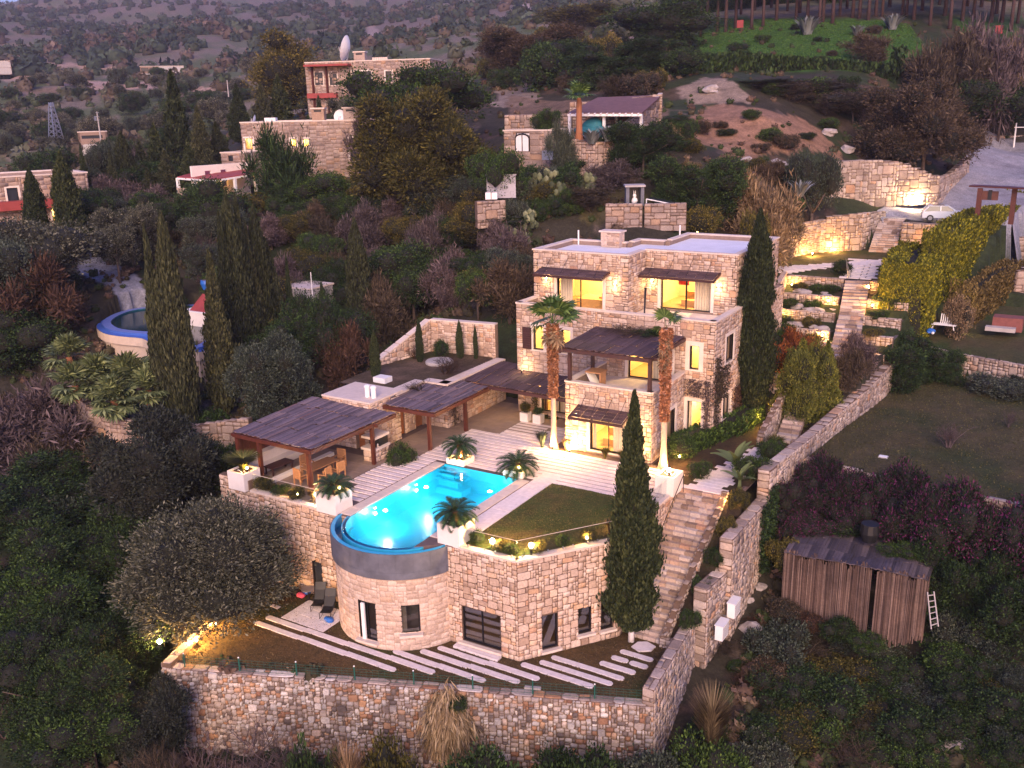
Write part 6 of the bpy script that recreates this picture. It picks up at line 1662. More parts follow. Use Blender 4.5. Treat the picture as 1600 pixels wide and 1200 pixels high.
def dish(label, p, r, aim, name='satellite_dish', group=None):
 t = thing(name, p, label, 'satellite dish', group); d = Vector(aim).normalized(); up = Vector((0, 0, 1)); u = d.cross(up).normalized(); v = u.cross(d)
 m_ = MB(); c = p+Vector((0, 0, r*1.2)); n = 16
 for i in range(4):
  for k in range(n):
   q = []
   for ii, kk in ((i, k), (i, k+1), (i+1, k+1), (i+1, k)):
    rr_ = r*ii/4; a = 2*math.pi*kk/n; q.append(c+u*math.cos(a)*rr_+v*math.sin(a)*rr_+d*(.35*r*(ii/4)**2-.35*r))
   m_.quad(*q) if i else m_.poly(q[1:])
 m_.build('reflector', M['white'], t)
 m_ = MB(); m_.tube([p-Vector((0, 0, .2)), c-d*.35*r], .05*r+.02, 6); m_.build('mast', M['steel'], t)
 m_ = MB(); m_.tube([c+v*-r-d*.0, c+d*r*.5], .03, 4); m_.build('feed_arm', M['steel'], t); return t
def on_roof(O, U, N, z, x, y, back):
 u, _ = fpx(O-N*back, U, x, y); return Vector((O.x, O.y, 0))-N*back+U*u+Vector((0, 0, z-.3))
dish('white satellite dish between the two chimneys of the violet villa', on_roof(O, U, N, z, 530, 180, 1.5), .75, (.2, -1, .3)); dish('small white dish at the left roof edge of the violet villa', on_roof(O, U, N, z, 396, 185, 1.5), .6, (-.8, -.6, .4))
m_ = MB(); p = on_roof(O, U, N, z, 423, 185, 1.5); m_.obox(p+Vector((0, 0, .5)), U, .7, N, .4, Vector((0, 0, 1)), .35); tag(m_.build('roof_tank', M['white']), 'small white box standing on the roof of the violet villa', 'tank')
far_house('low square annex beside the left end of the violet villa', (345, 240, 120), (381, 239, 118), 4, 12.0, ((357, 243, 364, 252),), name='annex', cat='annex', trim=False)
pr = thing('red_porch', DD(330, 300, 116), 'open porch with red sheet roof on white posts, warm light inside', 'porch')
A = DD(277, 276, 113); B = DD(333, 280, 108); C = DD(398, 270, 111); D2 = DD(345, 258, 119); E2 = DD(380, 258, 119)
m_ = MB(); v3 = Vector((0, 0, -.12)); Pn = [A, B, C, E2, D2]; m_.poly(Pn); m_.poly([p+v3 for p in Pn[::-1]])
for a, b in zip(Pn, Pn[1:]+Pn[:1]): m_.quad(a+v3, b+v3, b, a)
m_.build('roof', M['redroof'], pr)
zf = DD(333, 300, 108).z
for i, (a, k) in enumerate(((A, .08), (A.lerp(B, .5), 0), (B, 0), (B.lerp(C, .5), 0), (C, 0))):
 m_ = MB(); m_.bar((a.x, a.y, zf-.4), (a.x, a.y, a.z-.15), .28); m_.build('post', M['white'], pr)
m_ = MB(); m_.bar(A+v3*1.6, B+v3*1.6, .2); m_.bar(B+v3*1.6, C+v3*1.6, .2); m_.build('beam', M['white'], pr)
bk = D2+(A-D2)*.25; bw = MB(); Uw = (C-B); Uw.z = 0; Lw = Uw.length; Uw.normalize(); q0 = B.lerp(A, .1)-Vector((Uw.y, -Uw.x, 0))*3.2
wall_bed(bw, (q0.x, q0.y, zf-1), Uw, Lw+2, 3.6, .3, [(1.6, 2.4, 1.2, 3.0), (3.6, 4.4, 1.2, 3.0)]); bw.build('back_wall', M['plaster'], pr)
add_light(Vector((q0.x, q0.y, zf+1.4))+Uw*2.3+Vector((Uw.y, -Uw.x, 0))*1.2, 160, AMBER, .15, pr)
m_ = MB(); m_.bar(Vector((A.x, A.y, zf-.2)), Vector((B.x, B.y, zf-.2)), .4, .9); m_.build('parapet', M['far_stone'], pr)
t, O, U, N, H, z = far_house('far pink stone villa with an arched door, red canopy and tilted dish on its roof', (476, 97, 153), (672, 94, 147), 10, 17.5, ((552, 111, 580, 140), (603, 111, 612, 128)), style='coursed')
chimney(t, O, U, N, 554, 571, 81, 1.5, z=z-.4)
dish('big white dish tilted up on the roof of the far pink villa', on_roof(O, U, N, z, 540, 95, 1.0), 1.9, (-.9, -.35, .25))
m_ = MB();
for x0, x1, y in ((476, 545, 103),):
 (u0, zc), (u1, _) = fpx(O+N*1.2, U, x0, y), fpx(O+N*1.2, U, x1, y); c = O+U*(u0+u1)/2+N*.9; m_.obox(Vector((c.x, c.y, zc)), U, (u1-u0)/2, N, .9, Vector((0, 0, 1)), .14)
m_.build('canopy', M['redroof'], t)
for x in (489, 511):
 u, _ = fpx(O+N*.3, U, x, 130); m_ = MB(); m_.bar(Vector((O.x, O.y, O.z+2.5))+U*u+N*.3, Vector((O.x, O.y, zc))+U*u+N*.3, .25); m_.build('post', M['wood'], t)
for x0, x1 in ((493, 504), (516, 526)):
 (u0, z0), (u1, z1) = fpx(O, U, x0, 133), fpx(O, U, x1, 113); window(t, O, U, u0, u1, z0-O.z, z1-O.z, bars=1, trim=.15, glass='glass_dark', inset=-.05)
m_ = MB(); (u0, z0), (u1, z1) = fpx(O+N*.8, U, 480, 150), fpx(O+N*.8, U, 525, 146); m_.obox(Vector((O.x, O.y, z0))+U*(u0+u1)/2+N*.4, U, (u1-u0)/2, N, .5, Vector((0, 0, 1)), .35); m_.build('red_ledge', M['redroof'], t)
for k in range(7): m_ = MB(); u, zz = fpx(O-N*1, U, 585+k*3.4, 90); m_.obox(Vector((O.x, O.y, z+.2))+U*u-N*.5, U, .14, N, .14, Vector((0, 0, 1)), .3); m_.build('roof_post', M['coping'], t)
t, O, U, N, H, z = far_house('left neighbour villa of pink stone, partly hidden by two cypresses', (-30, 278, 112), (136, 272, 114), 9, 3.5, ((13, 293, 27, 315), (88, 290, 98, 312), (83, 324, 98, 345, .8)))
(u0, z0), (u1, _) = fpx(O, U, -20, 318), fpx(O, U, 105, 318); m_ = MB(); m_.obox(Vector((O.x, O.y, z0-.35))+U*(u0+u1)/2+N*.6, U, (u1-u0)/2, N, .6, Vector((0, 0, 1)), .45); m_.build('red_canopy', M['redroof'], t)
far_house('long low white farm building on the farm track', (218, 103, 385), (287, 104, 385), 6, 32.5, ((221, 106, 232, 112), (234, 106, 240, 113)), 'farm_white', trim=False, name='farm_building', cat='farm building', cell=3, side=False, parapet=.2)
far_house('white farm building cut by the left picture edge on the upper track', (-12, 95, 430), (16, 96, 430), 6, 36.5, (), 'farm_white', trim=False, name='farm_building', cat='farm building', cell=3, side=False, parapet=.2)
far_house('small white roof shelter among trees below the power pylon', (121, 207, 225), (167, 206, 225), 5, 12.5, ((128, 211, 160, 217),), 'farm_white', trim=False, name='shelter', cat='shelter', cell=3, side=False, parapet=.2)
def pylon(label, x, ytop, ybot, d, name='pylon', cat='pylon'):
 b = DD(x, ybot, d); h = DD(x, ytop, d).z-b.z; t = thing(name, b, label, cat); w = h*.14; m_ = MB(); tp = h*.035
 L_ = [(sx, sy) for sx in (-1, 1) for sy in (-1, 1)]
 for sx, sy in L_: m_.bar(b+Vector((sx*w, sy*w, 0)), b+Vector((sx*tp, sy*tp, h)), .16)
 for k in range(7):
  f0, f1 = k/7, (k+1)/7; a = w*(1-f0)+tp*f0; c = w*(1-f1)+tp*f1
  for (s0, s1), (s2, s3) in (((-1, -1), (1, -1)), ((1, -1), (1, 1)), ((1, 1), (-1, 1)), ((-1, 1), (-1, -1))):
   m_.bar(b+Vector((s0*a, s1*a, h*f0)), b+Vector((s2*c, s3*c, h*f1)), .09); m_.bar(b+Vector((s2*a, s3*a, h*f0)), b+Vector((s0*c, s1*c, h*f1)), .09)
 m_.build('lattice_mast', M['steel'], t); m_ = MB()
 for f in (.9, .8): m_.bar(b+Vector((-h*.12, h*.02, h*f)), b+Vector((h*.12, -h*.02, h*f)), .16)
 m_.build('cross_arm', M['steel'], t); return t
pylon('grey lattice power pylon above the left villas', 88, 160, 218, 240)
def pole(label, x, ytop, ybot, d, r=.09, mat='white', arms=0, name='pole', cat='pole'):
 b = DD(x, ybot, d); h = DD(x, ytop, d).z-b.z; t = thing(name, b, label, cat); m_ = MB(); m_.tube([b-Vector((0, 0, .4)), b+Vector((0, 0, h))], [r, r*.7], 7); m_.build('shaft', M[mat], t)
 if arms:
  m_ = MB()
  for k in range(arms): m_.bar(b+Vector((-.8, .2, h*(.96-k*.12))), b+Vector((.8, -.2, h*(.96-k*.12))), .09)
  m_.build('cross_arm', M['steel'], t)
  m_ = MB(); m_.box(b.x-.9, b.x-.4, b.y-.2, b.y+.2, b.z+h*.7, b.z+h*.85); m_.build('transformer', M['steel'], t)
 return t
pole('pale utility pole with cross arms beside the white shelter', 158, 174, 222, 222, .16, 'concrete', 3, 'utility_pole', 'utility pole')
pole('white pole standing in the gravel yard, upper right', 1583, 192, 236, 149, .13)
m_ = MB(); a = DD(1585, 199, 149); m_.bar(a, a+Vector((6, 2, 0)), .12); tag(m_.build('white_boom', M['white']), 'thin white boom reaching right from the white yard pole', 'boom')
pole('slim white lamp pole behind the left cypress cluster', 489, 425, 470, 84, .05, 'white'); pole('pale lamp post in front of the violet villa', 397, 210, 285, 112, .06, 'concrete')
pole('thin pale pole among terraces in front of the far villa', 357, 125, 148, 200, .12, 'concrete')
t, O, U, N, H, z = far_house('stone hut with an arched white double door built into the slope', (787, 203, 97), (862, 207, 94), 4, 13.2, ((806, 207, 827, 236),), name='stone_hut', cat='hut', cell=.28, roof='roof_white', trim=False, glass='white')
(u0, z0), (u1, z1) = fpx(O+N*.02, U, 806, 236), fpx(O+N*.02, U, 827, 211)
m_ = MB(); n = 8; c = (u0+u1)/2; w = (u1-u0)/2
pts = [O+U*u0+N*.05, O+U*u1+N*.05]
arcp = [Vector((O.x, O.y, 0))+U*(c+w*math.cos(math.pi*k/n))+N*.06+Vector((0, 0, z1-.3+.5*w*math.sin(math.pi*k/n))) for k in range(n+1)]
m_.poly([Vector((O.x, O.y, z0))+U*u0+N*.06, Vector((O.x, O.y, z0))+U*u1+N*.06]+arcp); m_.build('door', M['white'], t)
m_ = MB(); m_.obox(Vector((O.x, O.y, (z0+z1)/2))+U*c+N*.09, U, .04, N, .02, Vector((0, 0, 1)), (z1-z0)/2); m_.build('door_post', M['darkframe'], t)
m_ = MB()
for a, b in zip(arcp[:-1], arcp[1:]): m_.bar(a, b, .12)
m_.bar(arcp[0], Vector((arcp[0].x, arcp[0].y, z0)), .1); m_.bar(arcp[-1], Vector((arcp[-1].x, arcp[-1].y, z0)), .1); m_.build('door_arch', M['darkframe'], t)
def px_wall(label, pts, hts, T=.5, mat='far_stone', cell=.26, style='rubble', **k):
 """wall along photograph points of its top edge (x, y, distance) with the height at each"""
 Q = [DD(*p) for p in pts]; return garden_wall(label, [(q.x, q.y) for q in Q], [q.z-h for q, h in zip(Q, hts)], [q.z for q in Q], T, mat, cell, style, **k)
px_wall('curving retaining wall of brown stone below the carport', [(830, 212, 96), (880, 217, 93), (930, 222, 91), (968, 222, 92), (988, 200, 96)], [4, 4.2, 4, 3.5, 1.0], name='retaining_wall', minpx=9, ends=False)
px_wall('grey rubble wall behind the stone hut', [(788, 180, 104), (850, 179, 102), (890, 178, 100)], [2.6, 2.6, 2.4], name='garden_wall', ends=False)
m_ = MB(); p = DD(860, 241, 93); m_.box(p.x-.6, p.x+.6, p.y-.6, p.y-.2, p.z-.5, p.z+.35); tag(m_.build('meter_box', M['steel']), 'grey metal box on the stone wall right of the arched door', 'box')
cp = thing('carport', DD(960, 215, 98), 'open carport with brown sheet roof on white posts and stone side walls', 'carport')
A = DD(887, 176, 96); B = DD(1003, 176, 95); C = DD(1035, 148, 106); D2 = DD(934, 152, 106)
m_ = MB(); m_.poly([A, B, C, D2]); m_.poly([p-Vector((0, 0, .12)) for p in (D2, C, B, A)]);
for a, b in ((A, B), (B, C), (C, D2), (D2, A)): m_.quad(a-Vector((0, 0, .12)), b-Vector((0, 0, .12)), b, a)
m_.build('roof', M['brownroof'], cp)
m_ = MB(); dz = Vector((0, 0, -.22)); m_.bar(A+dz, B+dz, .22); m_.build('beam', M['white'], cp)
for k in range(12): a = A.lerp(B, (k+.5)/12)+Vector((0, 0, -.06)); m_ = MB(); m_.bar(a-(D2-A).normalized()*.35, a+(D2-A).normalized()*.5, .1); m_.build('rafter_end', M['white'], cp)
for x in (890, 944, 1002):
 a = DD(x, 178, 96); m_ = MB(); m_.bar((a.x, a.y, a.z-3.2), (a.x, a.y, a.z), .24); m_.build('post', M['white'], cp)
a = DD(964, 178, 101); m_ = MB(); m_.bar((a.x, a.y, a.z-3.4), (a.x, a.y, a.z), .2); m_.build('post', M['white'], cp)
px_wall('back wall of the carport with a stone coping', [(890, 160, 104), (960, 158, 104), (1035, 147, 105)], [5, 5, 4.5], name='carport_wall', ends=False, mat='far_stone')
Q = [DD(1035, 148, 106), DD(953, 216, 92)]; garden_wall('sloping stone side wall with a pale rail running down from the carport', [(q.x, q.y) for q in Q][::-1], [Q[1].z-1.0, Q[0].z-4][0:2], [Q[1].z, Q[0].z+.1], .35, 'far_stone', .26, name='side_wall', ends=False, coping='concrete')
simple('covered_car', 'car under a blue green cover inside the carport', 'car', [('cover', 'teal', lambda m: (m.blob(DD(926, 205, 97)+Vector((0, 0, 0)), 2.0, 1.0, .75, 3, 3, .08), m.blob(DD(926, 200, 97)+Vector((.1, 0, .2)), 1.1, .85, .75, 4, 3, .06))), ('tyre', 'black', lambda m: m.tube([DD(915, 213, 95.5), DD(917, 213, 95.2)], .3, 10))], DD(926, 210, 97)) if M.update(teal=mat_plain('teal_cover', (.02, .16, .20), .7, .2, 3)) is None else None
p = DD(784, 308, 84); r3 = Vector((.86, .5, 0)).normalized(); n3 = Vector((.5, -.86, 0))
simple('metal_container', 'grey metal container standing on the slope above the cypresses', 'container', [('body', 'steel2', lambda m: m.obox(p+Vector((0, 0, .95)), r3, 1.25, n3, .9, Vector((0, 0, 1)), .95)), ('lid', 'steel2', lambda m: m.obox(p+Vector((0, 0, 1.95)), r3, 1.32, n3, .97, Vector((0, 0, 1)), .05)), ('lamp', 'white', lambda m: m.blob(p+n3*.93+Vector((0, 0, 1.3)), .1, .1, .1, 1, 1, 0)), ('hinge', 'black', lambda m: (m.obox(p+n3*.93+r3*.3+Vector((0, 0, .9)), r3, .05, n3, .03, Vector((0, 0, 1)), .1), m.obox(p+n3*.93+r3*.5+Vector((0, 0, .9)), r3, .05, n3, .03, Vector((0, 0, 1)), .1)))], p) if M.update(steel2=mat_plain('painted_metal', (.34, .34, .40), .5, .12, 2, .2, 0)) is None else None
p2 = DD(768, 311, 82); simple('white_crate', 'white block in front of the grey metal container', 'crate', [('block', 'white', lambda m: m.obox(p2+Vector((0, 0, .28)), r3, .5, n3, .35, Vector((0, 0, 1)), .28)), ('strap', 'concrete', lambda m: m.obox(p2+Vector((0, 0, .28)), r3, .06, n3, .36, Vector((0, 0, 1)), .29))], p2)
px_wall('low purple stone wall under the grey metal container', [(745, 315, 81), (790, 314, 82)], [2.2, 2.2], name='garden_wall', ends=False)
px_wall('left half of the pale block wall below the little animal hut', [(946, 319, 79), (1004, 319, 79)], [2.2, 2.2], style='coursed', name='block_wall', ends=False)
px_wall('right half of the pale block wall below the little animal hut', [(1007, 319, 79), (1073, 318, 79)], [2.2, 2.2], style='coursed', name='block_wall', ends=False)
h0 = DD(991, 319, 82); t = thing('animal_hut', h0, 'tiny stone hut with a dark open doorway and a pale figure in it', 'hut')
m_ = MB()
for s in (-1, 1): m_.obox(h0+r3*s*.62+Vector((0, 0, .7)), r3, .14, n3, .6, Vector((0, 0, 1)), .8)
m_.obox(h0-n3*.6+Vector((0, 0, .7)), r3, .6, n3, .1, Vector((0, 0, 1)), .8); m_.build('wall', M['greyconc'], t)
m_ = MB(); m_.obox(h0+Vector((0, 0, 1.55)), r3, .85, n3, .75, Vector((0, 0, 1)), .08); m_.build('roof', M['concrete'], t)
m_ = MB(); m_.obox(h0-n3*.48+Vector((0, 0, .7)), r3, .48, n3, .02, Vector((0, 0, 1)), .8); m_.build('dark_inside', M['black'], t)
m_ = MB(); m_.smooth = True; c = h0+n3*.2; m_.blob(c+Vector((0, 0, .3)), .26, .26, .3, 1, 2, .1); m_.blob(c+Vector((0, 0, .72)), .15, .15, .18, 2, 2, .1); m_.tube([c+Vector((-.06, 0, .85)), c+Vector((-.08, 0, 1.15))], [.05, .02], 6); m_.tube([c+Vector((.06, 0, .85)), c+Vector((.08, 0, 1.15))], [.05, .02], 6)
tag(m_.build('garden_figure', M['white']), 'white long eared figure in the doorway of the tiny hut', 'figure')
a = DD(1014, 310, 81); b = DD(1060, 319, 80); t = thing('solar_panel', a, 'slanting solar water panel on the walled terrace right of the tiny hut', 'solar panel'); U2 = (b-a).normalized(); N2 = U2.cross(Vector((0, 0, 1))).normalized()
m_ = MB(); m_.obox((a+b)/2, U2, (b-a).length/2, N2, .5, U2.cross(N2), .06); m_.build('panel', M['glass_dark'], t); m_ = MB(); m_.bar(a-N2*.5, b-N2*.5, .08); m_.bar(a+N2*.5, b+N2*.5, .08); m_.build('frame', M['white'], t); m_ = MB(); m_.bar(a+N2*.5, Vector((a.x, a.y, a.z-1.0))+N2*.5, .07); m_.build('leg', M['white'], t)
M['hill_toned_water'] = mat_plain('hill_toned_water', (.006, .035, .05), .12, .3, .6, 0, .05)  # opaque water; reflection of the dark hill is put into its colour
zp = 2.9
kp = thing('kidney_pool', DD(245, 515, 82), 'dark kidney shaped pool with a broad blue rim and cream outer wall', 'swimming pool')
kx = [(150, 505), (165, 493), (195, 483), (240, 477), (300, 474), (345, 478), (352, 500), (345, 530), (310, 545), (262, 541), (238, 533), (222, 524), (190, 521), (162, 516)]
zp = DD(245, 520, 80).z
Q = [P(x, y, zp) for x, y in kx]
def smooth_loop(q, k=3):
 out = []
 n = len(q)
 for i in range(n):
  p0, p1, p2, p3 = q[i-1], q[i], q[(i+1) % n], q[(i+2) % n]
  for t in range(k):
   t = t/k; out.append(.5*((2*p1)+(-p0+p2)*t+(2*p0-5*p1+4*p2-p3)*t*t+(-p0+3*p1-3*p2+p3)*t**3))
 return out
Q = smooth_loop(Q); cen = sum(Q, Vector())/len(Q)
def off(q, d):
 n = len(q); out = []
 for i in range(n):
  e = (q[(i+1) % n]-q[i-1]); e.z = 0; e.normalize(); nn = Vector((e.y, -e.x, 0)); s = 1 if nn.dot(q[i]-cen) > 0 else -1; out.append(q[i]+nn*s*d)
 return out
def band(q0, q1, z0, z1, nm, mat):
 m_ = MB(); n = len(q0)
 for i in range(n):
  j = (i+1) % n; m_.quad((q0[i].x, q0[i].y, z0), (q0[j].x, q0[j].y, z0), (q1[j].x, q1[j].y, z1), (q1[i].x, q1[i].y, z1))
 return m_.build(nm, M[mat], kp)
o1, o2 = off(Q, -.45), off(Q, -1.15)
band(Q, o1, zp-.25, zp-.2, 'lower_rim', 'pool2_rim'); band(o1, o1, zp-.2, zp, 'rim_step', 'pool2_rim'); band(o1, o2, zp, zp, 'rim', 'pool2_rim2') if M.update(pool2_rim2=mat_plain('pale_blue_rim', (.16, .22, .52), .5, .1, 2)) is None else None
band(o2, o2, zp, zp-1.3, 'basin_wall', 'pool2_tile'); m_ = MB(); m_.poly([(p.x, p.y, zp-1.3) for p in o2]); m_.build('basin_floor', M['pool2_tile'], kp); m_ = MB(); m_.poly([(p.x, p.y, zp-.12) for p in o2]); m_.build('water', M['hill_toned_water'], kp)
Qo = off(Q, .02); band(Qo, Qo, zp-.95, zp-.26, 'cream_band', 'cream2') if M.update(cream2=mat_plain('cream_render', (.62, .50, .40), .85, .1, 1.5)) is None else None
band(off(Q, -.2), off(Q, -.5), zp-.95, zp-3.2, 'outer_wall', 'cream2')
px_wall('curved brown stone wall left of the kidney pool, upper part', [(112, 420, 102), (135, 440, 99), (160, 458, 97), (192, 468, 96), (240, 462, 97)], [2, 2.2, 1.8, 1.0, .9], name='garden_wall', ends=False, cell=.3)
px_wall('old rubble wall below the fan palms curving toward the pergola', [(105, 600, 72), (135, 635, 68), (170, 650, 66), (230, 668, 64), (290, 668, 63), (345, 660, 62), (388, 655, 61)], [1.6, 2.2, 2.4, 2.0, 1.8, 1.8, 1.6], name='garden_wall', ends=False, cell=.28, minpx=9)
wp = DD(198, 455, 97)
simple('white_sculpture', 'white stepped plaster fireplace beside the kidney pool', 'fireplace', [('base', 'white', lambda m: m.box(wp.x-1.2, wp.x+.6, wp.y-.3, wp.y+.3, wp.z-.9, wp.z-.4)), ('flue', 'white', lambda m: m.box(wp.x-.3, wp.x+.4, wp.y-.3, wp.y+.3, wp.z-.4, wp.z+.45)), ('ramp', 'white', lambda m: m.prism([(wp.x-2.3, wp.y-.2), (wp.x-1.2, wp.y-.2), (wp.x-1.2, wp.y+.2), (wp.x-2.3, wp.y+.2)], wp.z-.9, lambda p: wp.z-.55+(.4 if p[0] < wp.x-2 else 0)))], wp)
bp = DD(322, 452, 84); simple('blue_pot', 'deep blue flower pot between the two front cypress groups', 'pot', [('pot', 'blue', lambda m: m.lathe(bp, [(.25, 0), (.42, .5), (.38, .8)], 12)), ('soil', 'soil', lambda m: m.lathe(bp+Vector((0, 0, .79)), [(.3, 0), (.3, .03)], 10))], bp)
rp = DD(322, 486, 82); simple('tiled_roof_corner', 'corner of a red tiled roof between the front cypress groups', 'roof', [('roof_deck', 'redroof', lambda m: m.obox(rp+Vector((0, 0, .6)), (1, 0, 0), 1.1, Vector((0, .8, .6)), 1.0, Vector((0, -.6, .8)), .06)), ('tile_ridge', 'redroof', lambda m: [m.tube([rp+Vector((-1.0+k*.25, -.75, .05)), rp+Vector((-1.0+k*.25, .75, 1.2))], .06, 6) for k in range(9)])], rp)
simple('pool_house', 'pale render wall of the pool house behind the cypresses', 'building', [('wall', 'plaster', lambda m: m.box(rp.x-1.9, rp.x+2.5, rp.y-.9, rp.y+2, rp.z-2.5, rp.z+.0)), ('lintel', 'white', lambda m: m.box(rp.x-1.95, rp.x+2.55, rp.y-.95, rp.y+2.05, rp.z, rp.z+.1))], rp-Vector((0, 0, 3)))
wp3 = DD(452, 450, 86); simple('low_house', 'low mauve grey wall house behind the left cypress row', 'building', [('wall', 'concrete', lambda m: m.box(wp3.x-2.0, wp3.x+2.4, wp3.y, wp3.y+3, wp3.z-2.2, wp3.z)), ('roof', 'coping', lambda m: m.box(wp3.x-2.1, wp3.x+2.5, wp3.y-.1, wp3.y+3.1, wp3.z, wp3.z+.15))], wp3-Vector((0, 0, 3)))
ht = thing('reed_hut', DD(1310, 970, 47), 'old reed walled hut with a sagging grey reed roof half under bougainvillea', 'hut')
hA, hB, hC = DD(1226, 862, 47.5), DD(1396, 893, 46), DD(1452, 905, 47.2); gz = -5.9
def reed_wall(a, b, n, lean=.05):
 r = random.Random(int(a.x*9))
 for k in range(n):
  p, q = a.lerp(b, k/n), a.lerp(b, (k+1)/n); m_ = MB(); s = (q-p); s.z = 0; s.normalize(); nn = Vector((s.y, -s.x, 0))
  if r.random() < .03: continue
  j = 7
  for i in range(j):
   c = p.lerp(q, (i+.5)/j)+nn*r.uniform(0, .08); w = (q-p).length/j/2*.95; top = c.z+r.uniform(-.22, .14)+.15*math.sin(k*1.3); bt = gz-.2+r.uniform(0, .5)
   m_.obox(Vector((c.x, c.y, (top+bt)/2)), (s+nn*r.uniform(-.02, .02)).normalized(), w, nn, .02, Vector((r.uniform(-.01, .01), 0, 1)).normalized(), (top-bt)/2)
  m_.build('reed_panel', M['reed_wall'], ht)
M['reed_roof'] = mat_stone('reed_roof_stems', [(0, (.05, .042, .052)), (.5, (.10, .08, .095)), (1, (.17, .135, .14))], .4)
M['reed_wall'] = mat_stone('reed_wall_stems', [(0, (.06, .036, .03)), (.35, (.12, .075, .06)), (.7, (.18, .12, .095)), (1, (.25, .18, .15))], .55)
reed_wall(hA, hB, 22); reed_wall(hB, hC, 8)
hbk = DD(1240, 835, 53)-Vector((0, 0, 0));
def rpt(u, v):
 f = hA.lerp(hB, u/.75) if u < .75 else hB.lerp(hC, (u-.75)/.25); bkp = DD(1250, 812, 51.5).lerp(DD(1470, 850, 52), u); return f.lerp(bkp, v)+Vector((0, 0, .12*math.sin(u*9)*math.sin(v*5)-.15*math.sin(math.pi*v)))
r = random.Random(9)
for i in range(12):
 for j in range(3):
  m_ = MB();
  for k in range(4):
   u0, u1 = (i+k/4)/12, (i+(k+.94)/4)/12; v0, v1 = j/3-.04, (j+1)/3+r.uniform(-.03, .03); z = Vector((0, 0, r.uniform(.02, .08)))
   a_, b_, c_, d_ = rpt(u0, v0)+z, rpt(u1, v0)+z, rpt(u1, v1)+z, rpt(u0, v1)+z; m_.quad(a_, b_, c_, d_); dn = Vector((0, 0, -.05)); m_.quad(a_+dn, b_+dn, b_, a_); m_.quad(b_+dn, c_+dn, c_, b_); m_.quad(d_, c_, c_+dn, d_+dn); m_.quad(a_+dn, a_, d_, d_+dn)
  m_.build('roof_reeds', M['reed_roof'], ht)
ld = thing('ladder', DD(1456, 982, 46.2), 'pale wooden ladder leaning on the right end of the reed hut', 'ladder')
l0, l1, l2, l3 = DD(1455, 983, 46), DD(1466, 979, 46), DD(1449, 925, 46.6), DD(1459, 924, 46.6)
for a_, b_ in ((l0, l2), (l1, l3)): m_ = MB(); m_.bar(a_, b_, .05); m_.build('rail', M['concrete'], ld)
for k in range(6): m_ = MB(); m_.bar(l0.lerp(l2, (k+.6)/6.2), l1.lerp(l3, (k+.6)/6.2), .04); m_.build('rung', M['concrete'], ld)
hp = DD(1360, 818, 49.5); m_ = MB(); m_.lathe(hp-Vector((0, 0, 1.0)), [(.35, 0), (.5, .5), (.45, 1.0)], 12); tag(m_.build('dark_basket', M['black']), 'black round opening of a basket on the reed hut roof', 'basket')
def car(label, p, rz):
 t = thing('parked_car', p, label, 'car'); t.rotation_euler = (0, 0, rz)
 def pc(n, mt, f): m_ = MB(); f(m_); return link(n, m_.mesh(n, M[mt]), t)
 def body(m):
  prof = [(-2.0, .35), (-2.05, .75), (-1.95, .95), (-1.1, 1.0), (.75, 1.0), (1.75, .88), (2.0, .7), (2.02, .35)]
  for s in (-1, 1): pass
  n = len(prof); L = [(x, -.85, z) for x, z in prof]; R_ = [(x, .85, z) for x, z in prof]
  for i in range(n-1): m.quad(L[i], R_[i], R_[i+1], L[i+1])
  m.poly(L); m.poly(R_[::-1]); m.quad(L[-1], R_[-1], R_[0], L[0])
 pc('body', 'carwhite', body)
 def cab(m):
  lo = [(-1.85, .8), (1.0, .8)]; b = [(-1.9, -.80, .97), (1.05, -.80, .97), (1.05, .80, .97), (-1.9, .80, .97)]; tp = [(-1.45, -.62, 1.46), (.25, -.62, 1.46), (.25, .62, 1.46), (-1.45, .62, 1.46)]
  for i in range(4): j = (i+1) % 4; m.quad(b[i], b[j], tp[j], tp[i])
 pc('windows', 'glass_dark', cab)
 pc('roof', 'carwhite', lambda m: m.box(-1.5, .3, -.64, .64, 1.45, 1.5)); pc('sunroof', 'glass_dark', lambda m: m.box(-1.1, .0, -.45, .45, 1.5, 1.515))
 for s in (-1, 1):
  pc('window_pillar', 'carwhite', lambda m: (m.bar((1.07, s*.80, .97), (.26, s*.64, 1.47), .08), m.bar((-.4, s*.80, .97), (-.4, s*.64, 1.47), .08), m.bar((-1.92, s*.80, .97), (-1.47, s*.64, 1.47), .1)))
  pc('headlight', 'glass', lambda m: m.blob((1.97, s*.62, .72), .08, .18, .09, 1, 1, 0)); pc('mirror', 'carwhite', lambda m: m.blob((.8, s*.95, 1.03), .09, .1, .07, 1, 1, 0))
  for x in (-1.3, 1.25):
   w = pc('wheel', 'black', lambda m: m.tube([(x, s*.72, .32), (x, s*.88, .32)], .32, 14)); pc('rim', 'steel', lambda m: m.tube([(x, s*.87, .32), (x, s*.895, .32)], .2, 10)).parent = w
 return t
M['carwhite'] = mat_plain('car_paint', (.66, .72, .76), .25, .03, 1, 0, 0)
cp_ = P(1474, 341, 8.95); car('white car with a sunroof parked in the gravel yard behind the stone wall', Vector((cp_.x, cp_.y, 8.72)), .25)
gp = thing('timber_gate', DD(1560, 330, 100), 'dark red timber gate frame with a plank top at the right edge of the yard', 'gate')
g0, g1 = DD(1518, 290, 98), DD(1640, 296, 96); m_ = MB(); m_.bar(g0, g1, 1.3, .12); m_.build('top_board', M['wood'], gp)
for x in (1532, 1586): a_ = DD(x, 294, 97.3); m_ = MB(); m_.bar((a_.x, a_.y, a_.z-3.2), (a_.x, a_.y, a_.z), .42); m_.build('post', M['wood'], gp)
